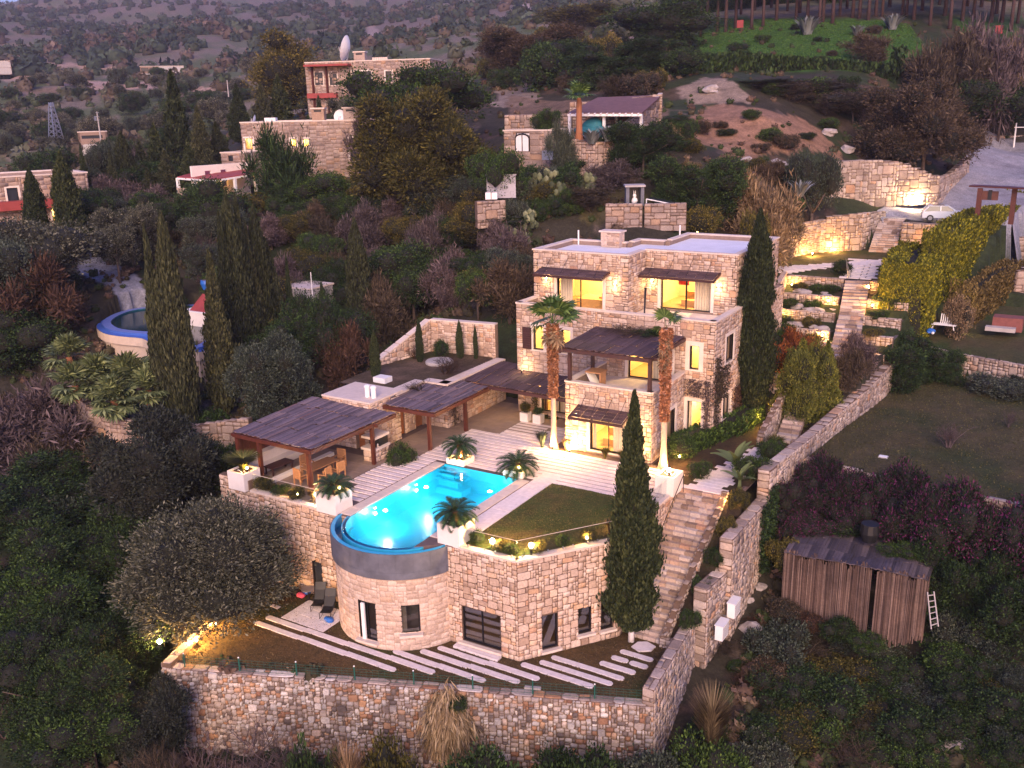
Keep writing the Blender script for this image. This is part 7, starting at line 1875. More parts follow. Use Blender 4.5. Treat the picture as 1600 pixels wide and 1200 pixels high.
a_ = DD(1532, 305, 97.3); b_ = DD(1560, 306, 97.3); m_ = MB(); m_.bar(a_, b_, .12, .8); m_.build('panel', M['wood'], gp); m_ = MB(); m_.bar(DD(1548, 297, 97.3), DD(1546, 312, 97.3), .3); m_.build('lantern', M['black'], gp)
lp = DD(1474, 513, 80)
simple('garden_lounger', 'white slatted lounger beside the golden hedge', 'lounger', [('seat', 'white', lambda m: [m.box(lp.x-.9, lp.x+.9, lp.y-.35+k*.14, lp.y-.27+k*.14, lp.z+.3, lp.z+.34) for k in range(6)]), ('backrest', 'white', lambda m: [m.bar((lp.x-.3+k*.15, lp.y+.5, lp.z+.3), (lp.x-.3+k*.15, lp.y+.8, lp.z+1.0), .06) for k in range(6)]), ('leg', 'white', lambda m: [m.bar((lp.x+s, lp.y+q, lp.z-.05), (lp.x+s*.9, lp.y+q, lp.z+.3), .05) for s in (-.8, .8) for q in (-.3, .4)])], lp)
bp = DD(1453, 521, 79.5); simple('blue_toy', 'blue plastic toy by the white lounger', 'toy', [('body', 'blue', lambda m: m.blob(bp+Vector((0, 0, .2)), .35, .3, .22, 5, 2, .2)), ('wheel', 'white', lambda m: m.blob(bp+Vector((.25, -.3, .12)), .12, .06, .12, 5, 1, 0))], bp)
bp2 = DD(1512, 503, 82); simple('waste_bin', 'dark bin with a white bag beside the brown hedge', 'bin', [('bin', 'black', lambda m: m.box(bp2.x-.4, bp2.x+.4, bp2.y-.3, bp2.y+.3, bp2.z-.3, bp2.z+.45)), ('bag', 'white', lambda m: m.blob(bp2+Vector((0, 0, .65)), .34, .26, .26, 3, 2, .2))], bp2)
bp3 = DD(1572, 512, 81.5); simple('brick_hearth', 'low red brick block with a pale slab in front at the right edge', 'hearth', [('block', 'brick', lambda m: m.box(bp3.x-1.0, bp3.x+1.1, bp3.y, bp3.y+1.4, bp3.z-.3, bp3.z+.75)), ('slab', 'concrete', lambda m: m.box(bp3.x-1.4, bp3.x+.7, bp3.y-.8, bp3.y-.05, bp3.z-.2, bp3.z+.1))], bp3) if M.update(brick=mat_plain('red_brick', (.20, .07, .06), .9, .2, 4)) is None else None
simple('irrigation_box', 'small pale square cover in the dim lawn', 'cover', [('lid', 'white', lambda m: m.box(*(lambda q: (q.x-.22, q.x+.22, q.y-.16, q.y+.16, -.02, .06))(P(1380, 714, 0)))), ('rim', 'concrete', lambda m: m.box(*(lambda q: (q.x-.27, q.x+.27, q.y-.21, q.y+.21, -.03, .03))(P(1380, 714, 0))))], P(1380, 714, 0))
px_wall('far violet wall behind the brown hedge at the right picture edge', [(1588, 372, 112), (1660, 366, 114)], [4.5, 5], style='coursed', name='garden_wall', ends=True, cell=.3)
px_wall('pale violet wall of the right neighbour at the picture edge', [(1590, 425, 92), (1660, 400, 94)], [4.5, 5], style='coursed', name='garden_wall', ends=True, cell=.3)
for i, (x, y, d, s) in enumerate(((1362, 1000, 45.5, .45), (1378, 1013, 45, .28), (1175, 975, 46, .6), (1218, 985, 46, .5), (1188, 928, 49, .35), (1170, 945, 48, .3), (1490, 1185, 42, .8), (1535, 1180, 42.5, .5), (1560, 1185, 42, .5), (1470, 1192, 41.6, .5), (1500, 1013, 45, .3), (725, 355, 83, .5), (742, 350, 83, .4), (735, 365, 82, .5), (1222, 220, 106, .9), (1165, 250, 103, .6), (1340, 235, 112, 1.2), (1225, 246, 104, .8), (1440, 236, 116, 1.2), (1330, 180, 118, .9), (1295, 195, 120, .8), (1110, 150, 124, .9))):
 q = DD(x, y, d); zz = th1(q.x, q.y); lab = {0: 'pale pointed boulder in front of the reed hut', 1: 'small pale boulder beside the pointed one by the reed hut', 14: 'round white boulder on the bare earth bank'}.get(i, 'weathered pale boulder lying in the slope vegetation')
 m_ = MB(); m_.blob((q.x, q.y, zz+s*.25), s, s*.8, s*.6, i*3+1, 2, .35); tag(m_.build('boulder', M['pale_rock']), lab, 'rock', None if i in (0, 1, 14) else 'boulders on the slopes')
# ------------------------------------------------------------------ trees, shrubs and climbers
M['gold2'] = mat_leaf('golden_conifer_leaf', (.085, .10, .018), (.22, .21, .04), .1)
M['wash'] = mat_leaf('fan_palm_green', (.06, .12, .03), (.16, .24, .07), .1, .5)
M['dark2'] = mat_leaf('dusky_leaf', (.020, .026, .020), (.050, .060, .046))
M['redbush'] = mat_leaf('orange_red_leaf', (.16, .045, .018), (.40, .13, .03), .1)
LOG = []
def V(shape, mat, x, yt, yb, w, label, cat='tree', name=None, d=None, group=None, trunk=None, dz=0.0, rz=None, tr=.02):
 b = hit(x, yb) if d is None else DD(x, yb, d)
 zt_ = zat(x, yt, b.x, b.y); zg = th1(b.x, b.y)+dz
 if abs(zg-b.z) > 3 and d is not None: zg = max(zg, b.z-6)
 h = zt_-zg
 R = math.hypot(b.x, b.y); W = w/FPX*math.hypot(R, CH-zt_)
 if h < .35: LOG.append((label, x, yb, round(h, 2))); h = .8
 conif = shape[:3] == 'cyp' or shape == 'conifer'
 if conif: W *= .9 if 335 < x < 445 else .76
 if trunk is None: trunk = .12 if conif else (.45 if shape[:5] in ('broad', 'tall0', 'umbre', 'dense') and cat == 'tree' else 0)
 nm = name or ('cypress_tree' if shape[:3] == 'cyp' else 'conifer_tree' if shape == 'conifer' else 'leafy_tree' if cat == 'tree' else 'shrub')
 z0 = .04 if conif else (.22 if trunk and shape[:5] == 'dense' else 0)
 if shape[:5] in ('broad', 'tall0', 'umbre'): z0 = 0
 return plant(shape, mat, (b.x, b.y, zg), h, W, nm, label, cat, group, trunk, tr, rz, z0=z0, crown='crown')
# --- the two near cypresses
b = P(984, 1002, ZL); h = zat(1010, 612, b.x, b.y)-ZL
plant('cyp_near', 'cyp', (-17.35, 38.72, ZL), h, 2.25, 'cypress_tree', 'tall dark cypress with a whitewashed trunk at the foot of the garden steps', 'tree', None, .14, .011, .5, 'whitewash' if 'whitewash' in M else 'plaster', z0=.055, seed=1)
plant('cyp_near2', 'cyp', (-18.35, 59.9, 0), 13.9, 2.1, 'cypress_tree', 'tall dark cypress beside the right corner of the villa, lit at its foot', 'tree', None, .10, .012, 1.2, z0=.04, seed=2)
# --- washingtonia palms
def washingtonia(label, base, H, R, shag0, n=15, leafmat=FAN, up=True, seed=1, nd=10):
 base = Vector(base); t = thing('fan_palm', base, label, 'palm tree', 'two tall fan palms before the villa'); r = random.Random(seed)
 m_ = MB(); m_.smooth = True; m_.lathe(base, [(.36, -.1), (.23, .5), (.17, 1.4), (.15, H*.5), (.13, H)], 14); m_.build('trunk', M['palmbark'], t)
 rg = np.random.default_rng(seed); k = 2600; z = rg.uniform(shag0*H, H, k); a = rg.uniform(0, 6.28, k); rr_ = .16+.09*((z/H-shag0)/(1-shag0))+rg.uniform(0, .07, k)
 C = np.stack([rr_*np.cos(a), rr_*np.sin(a), z], 1); d = np.stack([np.cos(a)*.8, np.sin(a)*.8, rg.uniform(-.9, .7, k)], 1); V_, F_ = leaf_tris(C, .17, rg, 0, 1.6, dirs=d)
 o = link('trunk_husk', _mesh_tri('trunk_husk', V_, F_, M['thatch']), t); o['kind'] = 'stuff'
 for i in range(n):
  o = link('frond', bpy.data.meshes['frond_wash'], t, (0, 0, H+.05), 0, (R*r.uniform(.8, 1.05),)*3); o.rotation_euler = (r.uniform(-.3, .3), -r.uniform(-.5, 1.25), i*2.4+r.uniform(-.3, .3))
 for i in range(nd):
  o = link('dead_frond', bpy.data.meshes['frond_dead'], t, (0, 0, H-.1-i*.09), 0, (R*r.uniform(.35, .6),)*3); o.rotation_euler = (r.uniform(-.2, .2), r.uniform(.9, 1.5), i*2.1)
 return t
fan_mesh('frond_wash', 'wash', 1.0, 22, .45, .3, .04); fan_mesh('frond_dead', 'straw', 1.0, 10, .3, .3, .05)
washingtonia('tall fan palm with a green crown left of the balcony', (-27.2, 48.65, 0), 7.9, 2.3, .42, 12, seed=3)
washingtonia('tall fan palm with a shaggy red brown trunk at the right edge of the balcony', (-19.95, 48.75, 0), 8.3, 1.5, .35, 4, seed=5, nd=26)
# --- olive on the lower lawn
b = P(330, 1000, ZL)
plant('dense2', 'olive', (-37.2, 29.7, ZL), 6.6, 7.9, 'olive_tree', 'broad silvery olive tree lit from below beside the lower lawn', 'tree', None, .4, .035, 1.0, z0=.13, seed=4, d=6.6)
# --- hedges
def hedge(label, pts, n, leaf, mat, name='hedge', up=.9, amp=.15, seed=1, stretch=1.5, cat='hedge'):
 """pts: (x, y, z0, z1, width) along the hedge"""
 rg = np.random.default_rng(seed); A = np.array(pts, float); seg = np.hypot(np.diff(A[:, 0]), np.diff(A[:, 1])); cum = np.r_[0, np.cumsum(seg)]; L = cum[-1]
 per = n; s = rg.uniform(-.01, 1.01, per)*L; q = np.array([np.interp(s, cum, A[:, k]) for k in range(5)]).T
 tx = np.interp(s+.3, cum, A[:, 0])-np.interp(s-.3, cum, A[:, 0]); ty = np.interp(s+.3, cum, A[:, 1])-np.interp(s-.3, cum, A[:, 1]); ln = np.hypot(tx, ty)+1e-6; tx /= ln; ty /= ln
 H = q[:, 3]-q[:, 2]; face = rg.random(per); th_ = rg.uniform(0, math.pi, per)
 c, sn = np.cos(th_), np.sin(th_); cx = np.sign(c)*np.abs(c)**.35; cz = np.abs(sn)**.5
 side = rg.random(per) < .6; zz = np.where(side, rg.random(per), cz); cx = np.where(side, np.sign(rg.random(per)-.5), cx)
 lump = 1+amp*np.sin(s*1.9+zz*5+cx*2)*.5+amp*.5*np.sin(s*4.3-zz*9)
 dep = rg.uniform(.72, 1.04, per)*lump; end = rg.random(per) < .13;
 off_ = cx*q[:, 4]/2*dep; off_ = np.where(end, rg.uniform(-1, 1, per)*q[:, 4]/2, off_); s2 = np.where(end, np.where(rg.random(per) < .5, -.1, L+.1), s)
 X = np.where(end, np.interp(s2, cum, A[:, 0]), q[:, 0])-ty*off_; Y = np.where(end, np.interp(s2, cum, A[:, 1]), q[:, 1])+tx*off_; Z = q[:, 2]+H*np.clip(zz*(.94+.06*lump)*np.where(side, 1, dep*.2+.8), 0, 1.1)
 C = np.stack([X, Y, Z], 1); d = np.stack([-ty*cx*.6, tx*cx*.6, np.full(per, .2)], 1); V_, F_ = leaf_tris(C, leaf, rg, up, stretch, dirs=d)
 m_ = MB()
 for a, b_ in zip(A[:-1], A[1:]):
  U = Vector((b_[0]-a[0], b_[1]-a[1], 0)); U.normalize(); N = Vector((U.y, -U.x, 0)); wa, wb = a[4]*.36, b_[4]*.36; p = []
  for (e, w) in ((a, wa), (b_, wb)):
   o = Vector((e[0], e[1], 0)); p.append([o+N*w+Vector((0, 0, e[2])), o-N*w+Vector((0, 0, e[2])), o-N*w*.8+Vector((0, 0, e[2]+(e[3]-e[2])*.88)), o+N*w*.8+Vector((0, 0, e[2]+(e[3]-e[2])*.88))])
  for i in range(4): j = (i+1) % 4; m_.quad(p[0][i], p[0][j], p[1][j], p[1][i])
  m_.quad(*p[0]); m_.quad(*p[1][::-1])
 V2 = np.array(m_.v); F2 = np.array([t for q in m_.f for t in ((q[0], q[1], q[2], q[2]), (q[0], q[2], q[3], q[3]))])+len(V_); o0 = np.array([A[0, 0], A[0, 1], A[0, 2]])
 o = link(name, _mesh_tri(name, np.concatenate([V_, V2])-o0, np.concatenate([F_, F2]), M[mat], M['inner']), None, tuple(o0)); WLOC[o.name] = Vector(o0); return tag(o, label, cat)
hedge('lower front block of the golden conifer hedge beside the planted terraces', [(-12.2, 78.2, 2.0, 6.9, 3.7), (-12.5, 82, 3.4, 7.8, 4.0), (-12.9, 86, 5, 8.2, 3.8), (-13.3, 91, 5.6, 7.8, 2.6)], 66000, .15, 'hedge', seed=1)
hedge('tall rear stretch of the golden conifer hedge running up along the gravel yard', [(-11.0, 84.5, 2.6, 9.3, 2.6), (-10.7, 92, 3.2, 10.0, 2.6), (-9.9, 101, 3.8, 10.0, 2.6), (-9.2, 111, 4.2, 9.3, 2.6), (-8.4, 122, 5.0, 8.7, 2.4)], 66000, .17, 'hedge', seed=2)
hedge('dry brown hedge behind the white lounger', [(-8.7, 83.5, 2.6, 4.7, 2.0), (-7.8, 87.6, 2.4, 5.5, 2.2), (-6.8, 91.7, 2.3, 6.2, 2.2), (-5.9, 95.8, 2.4, 6.3, 2.2)], 14000, .16, 'straw_d' if 'straw_d' in M else 'brownhedge', seed=3) if M.update(brownhedge=mat_leaf('brown_hedge_leaf', (.085, .062, .020), (.20, .145, .055), .1)) is None else None
V('bush2', 'straw', 1494, 462, 512, 34, 'rusty brown clipped bush between the golden hedge and the bin', 'shrub', d=81, dz=.2)
hedge('low clipped green hedge against the east wall of the villa', [(-20.0, 51.6, 0, 1.0, 1.5), (-19.3, 54.5, 0, 1.0, 1.7), (-18.4, 57.0, 0, 1.0, 1.7), (-18.2, 60.0, 0, 1.05, 1.6)], 6500, .13, 'green', seed=4, stretch=1.5)
hedge('thin dark hedge along the foot of the green meadow', [tuple(DD(x, y, d))[:2]+(DD(x, y, d).z-.8, DD(x, y, d).z+2.2, 2.5) for x, y, d in ((1085, 112, 142), (1160, 108, 148), (1250, 116, 150), (1330, 122, 150), (1400, 128, 148))], 6000, .5, 'dark', seed=5)
# --- garden shrubs round the villa
V('bush0', 'green', 628, 695, 722, 46, 'round clipped green bush between the first two pergolas', 'shrub', d=math.hypot(-34.4, 42.3))
plant('bush0', 'green', (-19.8, 50.7, 0), 1.5, 1.9, 'shrub', 'dark rounded bush on short lit stems beside the second fan palm', 'shrub')
plant('twig0', 'red', (-18.75, 55.3, 0), 1.2, 1.6, 'shrub', 'orange lit twiggy shrub between the bush and the clipped hedge', 'shrub')
t = plant('dense1', 'gold2', (-14.6, 60.0, .1), 5.2, 3.7, 'golden_bush', 'big golden green conifer bush by the narrow stairs', 'shrub', None, .3, .02, .4)
plant('cyp2', 'gold2', (-15.3, 60.4, .1), 5.6, 2.4, 'golden_bush', 'spiky golden green bush top behind the big golden one', 'shrub')
plant('cyp2', 'gold2', (-14.0, 61.6, 0), 5.4, 2.0, 'golden_bush', 'smaller golden bush next to the boundary wall behind the big golden ones', 'shrub')
plant('bush1', 'redbush', (-17.6, 63.6, 2.0), 2.6, 3.4, 'shrub', 'orange red shrub glowing over the doorway wall', 'shrub')
plant('wisp', 'redbush', (-17.2, 66.0, 2.0), 3.0, 3.2, 'shrub', 'loose reddish shrub at the foot of the planted terraces', 'shrub')
plant('bush0', 'green', (-18.2, 66.5, 2.0), 3.0, 2.4, 'shrub', 'dark green shrub between cypress and terraces', 'shrub')
plant('wisp', 'mauve', (-13.2, 66.6, 2.0), 3.0, 2.6, 'shrub', 'grey leafless bush behind the golden bushes', 'shrub')
plant('wisp', 'brown', (-12.8, 63.4, 2.0), 2.6, 2.4, 'shrub', 'low brownish bush by the curving boundary wall', 'shrub')
plant('dense1', 'dark', (-10.6, 72.6, -.1), 3.6, 5.6, 'shrub', 'big round dark shrub at the top of the wide dim lawn', 'shrub')
plant('dense1', 'dark', (-9.2, 74.6, -.1), 2.4, 3.6, 'shrub', 'dark shrub beside the big round one at the head of the lawn', 'shrub')
plant('bush1', 'greygreen', (-4.3, 73.6, -.1), 1.3, 4.2, 'shrub', 'low blue grey shrub below the wall at the right picture edge', 'shrub')
plant('bush0', 'greygreen', (-1.0, 72.6, -.1), 1.5, 3.6, 'shrub', 'small blue grey shrub before the low wall of the upper lawn', 'shrub')
plant('twig1', 'mauve', tuple(P(1482, 700, 0)), 1.6, 1.7, 'shrub', 'bare silvery shrub alone on the wide dim lawn', 'shrub'); plant('twig0', 'mauve', tuple(P(1575, 668, 0)), 1.3, 1.2, 'shrub', 'second bare shrub on the dim lawn near the right edge', 'shrub')
for x, y, h, w, mt, l in ((-17.5, 48.2, 1.0, 1.1, 'green', 'small dark plant at the edge of the side path'), (-14.75, 52.5, 1.4, 1.6, 'green', 'leafy plant at the bend of the boundary wall'), (-14.9, 49.6, 1.3, 1.7, 'green', 'dark leafy plant beside the banana like plant'), (-15.0, 54.2, 1.1, 1.3, 'gold', 'yellow green plant along the inside of the boundary wall'), (-26.3, 48.6, .8, .7, 'straw', 'dry tuft between palm and patio window'), (-23.6, 48.5, .7, .7, 'gold', 'yellow lit tuft under the patio window'), (-22.4, 48.5, .7, .8, 'gold', 'lit tuft at the right end of the patio window'), (-27.9, 48.4, 1.1, 1.0, 'greygreen', 'spiky grey plant left of the first palm'), (-21.5, 48.6, .6, .7, 'green', 'small dark plant under the patio lamp')):
 plant('bush0' if mt == 'green' else 'tuft0', mt, (x, y, 0), h, w, 'garden_plant', l, 'plant')
def big_leaf_plant(base, label, R=1.2, n=9):
 t = thing('banana_plant', base, label, 'plant'); r = random.Random(4)
 me = bpy.data.meshes.new('leaf'); Vv = []; Ff = []
 for i in range(9):
  s = i/8; x = s*.95; z = .75*s-.55*s*s; w = .16*math.sin(math.pi*min(1, s*.9+.08)); Vv += [(x, -w, z+.03), (x, 0, z), (x, w, z+.03)]
  if i: k = 3*i; Ff += [(k-3, k-2, k+1, k), (k-2, k-1, k+2, k+1)]
 me.from_pydata(Vv, [], Ff); me.materials.append(M['fanpalm'])
 for i in range(n): o = link('leaf', me, t, (0, 0, .5), 0, (R*r.uniform(.8, 1.2),)*3); o.rotation_euler = (0, -r.uniform(0, .9), i*2.4)
 m_ = MB(); m_.tube([base, (base[0], base[1], base[2]+.6)], [.12, .08], 7); m_.build('stem', M['fanpalm'], t); return t
big_leaf_plant((-15.9, 49.6, 0), 'broad leaved banana like plant at the head of the garden steps', 1.5, 12); big_leaf_plant((-15.0, 47.6, 0), 'smaller broad leaved plant by the tall pillar of the boundary wall', 1.1, 9)
for i in range(5): plant('bush1', 'gold' if i in (3, 4) else 'dark', (-14.75+.06*i, 40.0+i*1.5, ZL+.3+(i*1.5+.7)/7.5*5.3), 1.0, 1.0, 'planted_shrub', ['dark shrub at the foot of the strip beside the steps', 'dark shrub low in the strip beside the steps', 'dark shrub half way up the strip beside the steps', 'yellow lit shrub high in the strip beside the steps', 'yellow lit shrub topmost in the strip beside the steps'][i], 'plant')
for x, y, z, h, w, mt, l in ((-38.3, 35.1, 0, .8, .9, 'gold', 'yellow lit plant by the left planter behind the glass'), (-37.1, 35.05, 0, .55, .9, 'green', 'low green plant second behind the left glass'), (-35.9, 35.05, 0, .6, .9, 'gold', 'lit plant in the middle behind the left glass'), (-34.6, 35.0, 0, .85, .8, 'straw', 'dry grass tuft next to the cycad planter'), (-39.8, 35.0, .95, 1.0, 2.2, 'straw_g', 'arching green yellow grass filling the left planter'),
 (-24.0, 35.1, 0, .7, .7, 'dark', 'dark shrub beside the right tall planter'), (-22.5, 35.1, 0, .55, .8, 'gold', 'lit plant left of the glass corner'), (-21.9, 34.95, 0, .5, .6, 'green', 'green plant left of the pointed corner'), (-20.9, 35.7, 0, .55, .7, 'gold', 'lit plant right of the pointed corner'), (-20.1, 36.8, 0, .65, .6, 'green', 'green shrub behind the right glass run'), (-19.3, 38.0, 0, .6, .7, 'gold', 'lit shrub near the right end of the glass'), (-18.8, 39.2, 0, .8, .6, 'straw', 'dry lit tuft behind the near cypress'), (-18.7, 40.6, 0, .7, .7, 'gold', 'yellow lit shrub beyond the near cypress')):
 if 'straw_g' not in M: M['straw_g'] = mat_leaf('arching_grass', (.10, .11, .025), (.26, .24, .07), .1)
 plant('tuft1' if mt in ('straw', 'straw_g') else 'bush0', mt, (x, y, z), h, w, 'terrace_plant', l, 'plant')
for x, y, h, w, l in ((592, 0, 0, 0, ''),):
 pass
for (X, Y, h, w, l) in ((-40.6, 48.0, 3.3, .62, 'slim cypress beside the chimney pots on the planted roof'), (-40.3, 52.6, 3.2, .5, 'thin young cypress left of the round skylight'), (-38.2, 54.6, 2.9, .5, 'thin young cypress at the screen wall right of the skylight'), (-37.1, 55.0, 2.6, .3, 'very thin cypress near the right end of the screen wall')):
 plant('cyp0', 'cyp', (X, Y, 3.0), h, w, 'young_cypress', l, 'tree', None, .08, .012)
plant('bush0', 'dark', (-39.7, 54.3, 3.0), 1.4, 1.0, 'shrub', 'small dark bush before the middle of the screen wall', 'shrub'); plant('twig0', 'red', (-41.3, 53.2, 3.0), 1.3, 1.8, 'shrub', 'reddish bare shrub in the left corner of the planted roof', 'shrub')
plant('twig1', 'red', (-36.9, 50.9, 2.9), 1.5, 2.6, 'vine', 'bare reddish vine sprawling over the corner of the dark pergola', 'vine'); plant('twig0', 'brown', (-36.3, 47.2, 2.9), .8, 2.2, 'vine', 'dry vine on the edge of the middle pergola', 'vine')
plant('twig1', 'brown', (-24.0, 53.3, 6.6), .55, 3.4, 'vine', 'dry brown vine lying on the back of the balcony pergola', 'vine'); plant('wisp', 'dark', (-22.8, 53.6, 6.55), .5, 2.4, 'vine', 'leafy end of the vine on the balcony pergola', 'vine')
def wall_vine(label, O, U, boxes, n, leaf, mat, seed=1):
 """climber: leaves and stems close to a wall face"""
 O = Vector(O); U = Vector(U).normalized(); N = Vector((U.y, -U.x, 0)); rg = np.random.default_rng(seed); t = thing('climbing_vine', O+U*boxes[0][0], label, 'vine')
 C = []
 for (u, z0, z1, w) in boxes:
  k = int(n*(z1-z0)*w/sum((b_[2]-b_[1])*b_[3] for b_ in boxes)); uu = u+rg.normal(0, w/3, k); zz = rg.uniform(z0, z1, k); dd = rg.uniform(.05, .28, k)
  C.append(np.array([tuple(O+U*a+N*c+Vector((0, 0, b_))) for a, b_, c in zip(uu, zz, dd)]))
 C = np.concatenate(C)-np.array(wl_of(t)); V_, F_ = leaf_tris(C, leaf, rg, 0, 1.5); o = link('leaves', _mesh_tri('leaves', V_, F_, M[mat]), t); o['kind'] = 'stuff'
 r = random.Random(seed); m_ = MB()
 for (u, z0, z1, w) in boxes:
  for k in range(5):
   a = r.uniform(-.1, .1); pts = [O+U*(u+a+(r.uniform(-w, w)*.4)*i/4)+N*.08+Vector((0, 0, z0+(z1-z0)*i/4)) for i in range(5)]; m_.tube(pts, [.03, .025, .02, .015, .01], 4)
 m_.build('stem', M['bark'], t); return t
wall_vine('bare tangled climber on the corner right of the lit glass door', (-19.0, 54.08, 0), (0, 1, 0), [(.5, .2, 5.4, .9), (1.3, 2.5, 4.6, 2.4)], 1500, .10, 'brown', 1)
wall_vine('leafy climber between glass door and corner of the villa', S2, (1, 0, 0), [(13.75, .2, 4.0, .45), (12.9, 2.9, 4.0, 1.8)], 900, .10, 'mauve', 2)
wall_vine('orange lit shrub leaves against the east wall by the cypress', (-19.0, 54.08, 0), (0, 1, 0), [(4.6, .2, 2.6, 1.6)], 700, .12, 'red', 3)
wall_vine('small climber on the wall beside the lit terrace door', S2, (1, 0, 0), [(1.45, .5, 2.4, .4)], 350, .08, 'gold', 4)
wall_vine('thin climber on the wing wall between the pergola posts', (-35.25, 48.7, 0), (0, 1, 0), [(.7, .1, 2.6, .8)], 350, .08, 'brown', 5)
wall_vine('dark ivy hanging down the outside of the boundary wall', (-13.6, 44, -5), (0, 1, 0), [(3.6, .5, 4.4, .9), (4.9, 0, 5.0, 1.2)], 2600, .14, 'dark', 6)
pots = thing('plant_pots', (-31.0, 52.3, 0), 'pair of square pale pots with small plants by the lit terrace door', 'pots')
for x in (-31.5, -30.5): m_ = MB(); m_.box(x-.3, x+.3, 52.2, 52.75, .01, .62); m_.build('pot', M['plaster'], pots)
plant('bush0', 'gold', (-31.5, 52.45, .6), .7, .7, 'garden_plant', 'lit plant in the left square pot by the terrace door', 'plant'); plant('bush0', 'green', (-30.5, 52.45, .6), .5, .6, 'garden_plant', 'plant in the right square pot by the terrace door', 'plant')
for i, (rw, xs) in enumerate((((81.2-.6), (-21.0, -19.4, -18.3)), (78.2-.7, (-20.9, -19.0)), (75.4-.7, (-20.6, -18.4)), (72.6-.7, (-20.2, -17.6)), (78.6, (-14.0, -13.2)), (75.9, (-13.6,)), (73.0, (-13.4,)))):
 for k, x in enumerate(xs):
  zz = [5.05, 4.25, 3.45, 2.75, 5.0, 4.2, 3.4][i]; plant('bush%d' % (k % 3), 'gold' if (i+k) % 3 == 0 else 'green', (x, rw, zz-.2), .75, 1.3, 'terrace_shrub', 'low shrub growing on the garden terraces beside the broad stairs', 'shrub', 'shrubs on the garden terraces')
plant('bush0', 'dark', (-18.3, 83.2, 6), 1.3, 1.5, 'shrub', 'dark bush left of the head of the broad stairs', 'shrub'); plant('bush0', 'dark', (-14.6, 83.4, 6), 1.2, 1.4, 'shrub', 'dark bush right of the head of the broad stairs', 'shrub')
m_ = MB(); m_.tube([(-17.4, 82.0, 6), (-17.7, 82.0, 7.6), (-17.2, 82.0, 6.1)], .05, 6); tag(m_.build('easel_post', M['steel']), 'thin grey folded frame standing at the head of the broad stairs', 'frame')
M['straw2'] = mat_leaf('blond_grass', (.30, .21, .12), (.52, .40, .26), .1)
for i, (x, y, h, w, l) in enumerate(((704, 1180, 3.5, 2.3, 'big blond grass tuft hanging down the rubble wall and rising over its cap'),)):
 v = DD(x, y, [38.0, 38.0][i]); plant('mop', 'straw2', tuple(v), h, w, 'grass_tuft', l, 'grass')
plant('bush0', 'green', tuple(DD(716, 1108, 37.6)), .5, .8, 'shrub', 'small green shrub inside the grass tuft on the rubble wall', 'shrub')
# --- left: the cypress groups
C_ = 'cypresses of the left neighbour garden'
for a in (('cyp1', 'cyp_far', 396, 300, 590, 36, 75, 'second tall thin cypress in the dense row'), ('cyp0', 'cyp_far', 420, 320, 580, 36, 77, 'tall cypress in the middle of the dense row'), ('cyp1', 'cyp_far', 370, 330, 600, 38, 73, 'cypress behind the gap to the red tiled roof'),
 ('cyp1', 'cyp_far', 262, 348, 640, 46, 67, 'front left cypress of the tall pair standing before the kidney pool'), ('cyp0', 'cyp_far', 291, 330, 655, 56, 66.5, 'front right and broader cypress of the pair before the kidney pool'),
          ('cyp1', 'cyp_far', 352, 388, 628, 50, 69, 'cypress right of the pair with a gap to the red tiled roof'), ('cyp0', 'cyp_far', 383, 300, 600, 44, 74, 'tall thin cypress behind, third from the pair'), ('cyp1', 'cyp_far', 406, 345, 580, 34, 76, 'narrow cypress next to the tall thin one'),
          ('cyp0', 'cyp_far', 432, 370, 575, 34, 78, 'cypress at the right end of the dense row'), ('cyp1', 'cyp', 461, 395, 560, 20, 80, 'very slim cypress by the white lamp pole'), ('cyp0', 'cyp_far', 568, 340, 560, 46, 80, 'solitary cypress in the wood behind the wing'),
          ('cyp1', 'cyp', 510, 440, 545, 30, 78, 'shorter cypress left of the solitary one'),
          ('cyp0', 'cyp', 64, 262, 385, 38, 104, 'left cypress before the left neighbour villa'), ('cyp0', 'cyp', 116, 236, 392, 48, 102, 'right and larger cypress before the left neighbour villa'),
          ('cyp1', 'cyp', 140, 225, 330, 20, 118, 'thin cypress right of the left villa'), ('cyp1', 'cyp_far', 185, 232, 340, 26, 116, 'thin cypress in the middle of the left cypress row'), ('cyp0', 'cyp_far', 205, 205, 335, 34, 118, 'broader cypress right in the left cypress row')):
 V(a[0], a[1], a[2], a[3], a[4], a[5], a[7], d=a[6], group=C_)
for i, a in enumerate(((288, 112, 300, 58, 128), (322, 165, 300, 44, 126), (252, 195, 300, 44, 126), (228, 220, 310, 40, 122), (375, 130, 200, 34, 150), (413, 132, 200, 34, 150), (440, 118, 195, 38, 152), (345, 190, 270, 40, 128), (172, 255, 330, 30, 124), (500, 150, 190, 22, 140), (523, 160, 190, 16, 138), (268, 235, 330, 50, 116), (305, 225, 330, 50, 116), (240, 262, 345, 44, 112))):
 V('conifer' if i % 3 != 1 else 'cyp1', 'cyp_far' if i % 2 else 'cyp', a[0], a[1], a[2], a[3], 'tall dark conifer in the wood left of the violet villa' if i not in (0, 10) else ('tallest dark conifer left of the violet villa' if i == 0 else 'small pointed conifer before the far pink villa'), d=a[4], group=None if i in (0, 10) else 'conifers left of the violet villa', name='conifer_tree')
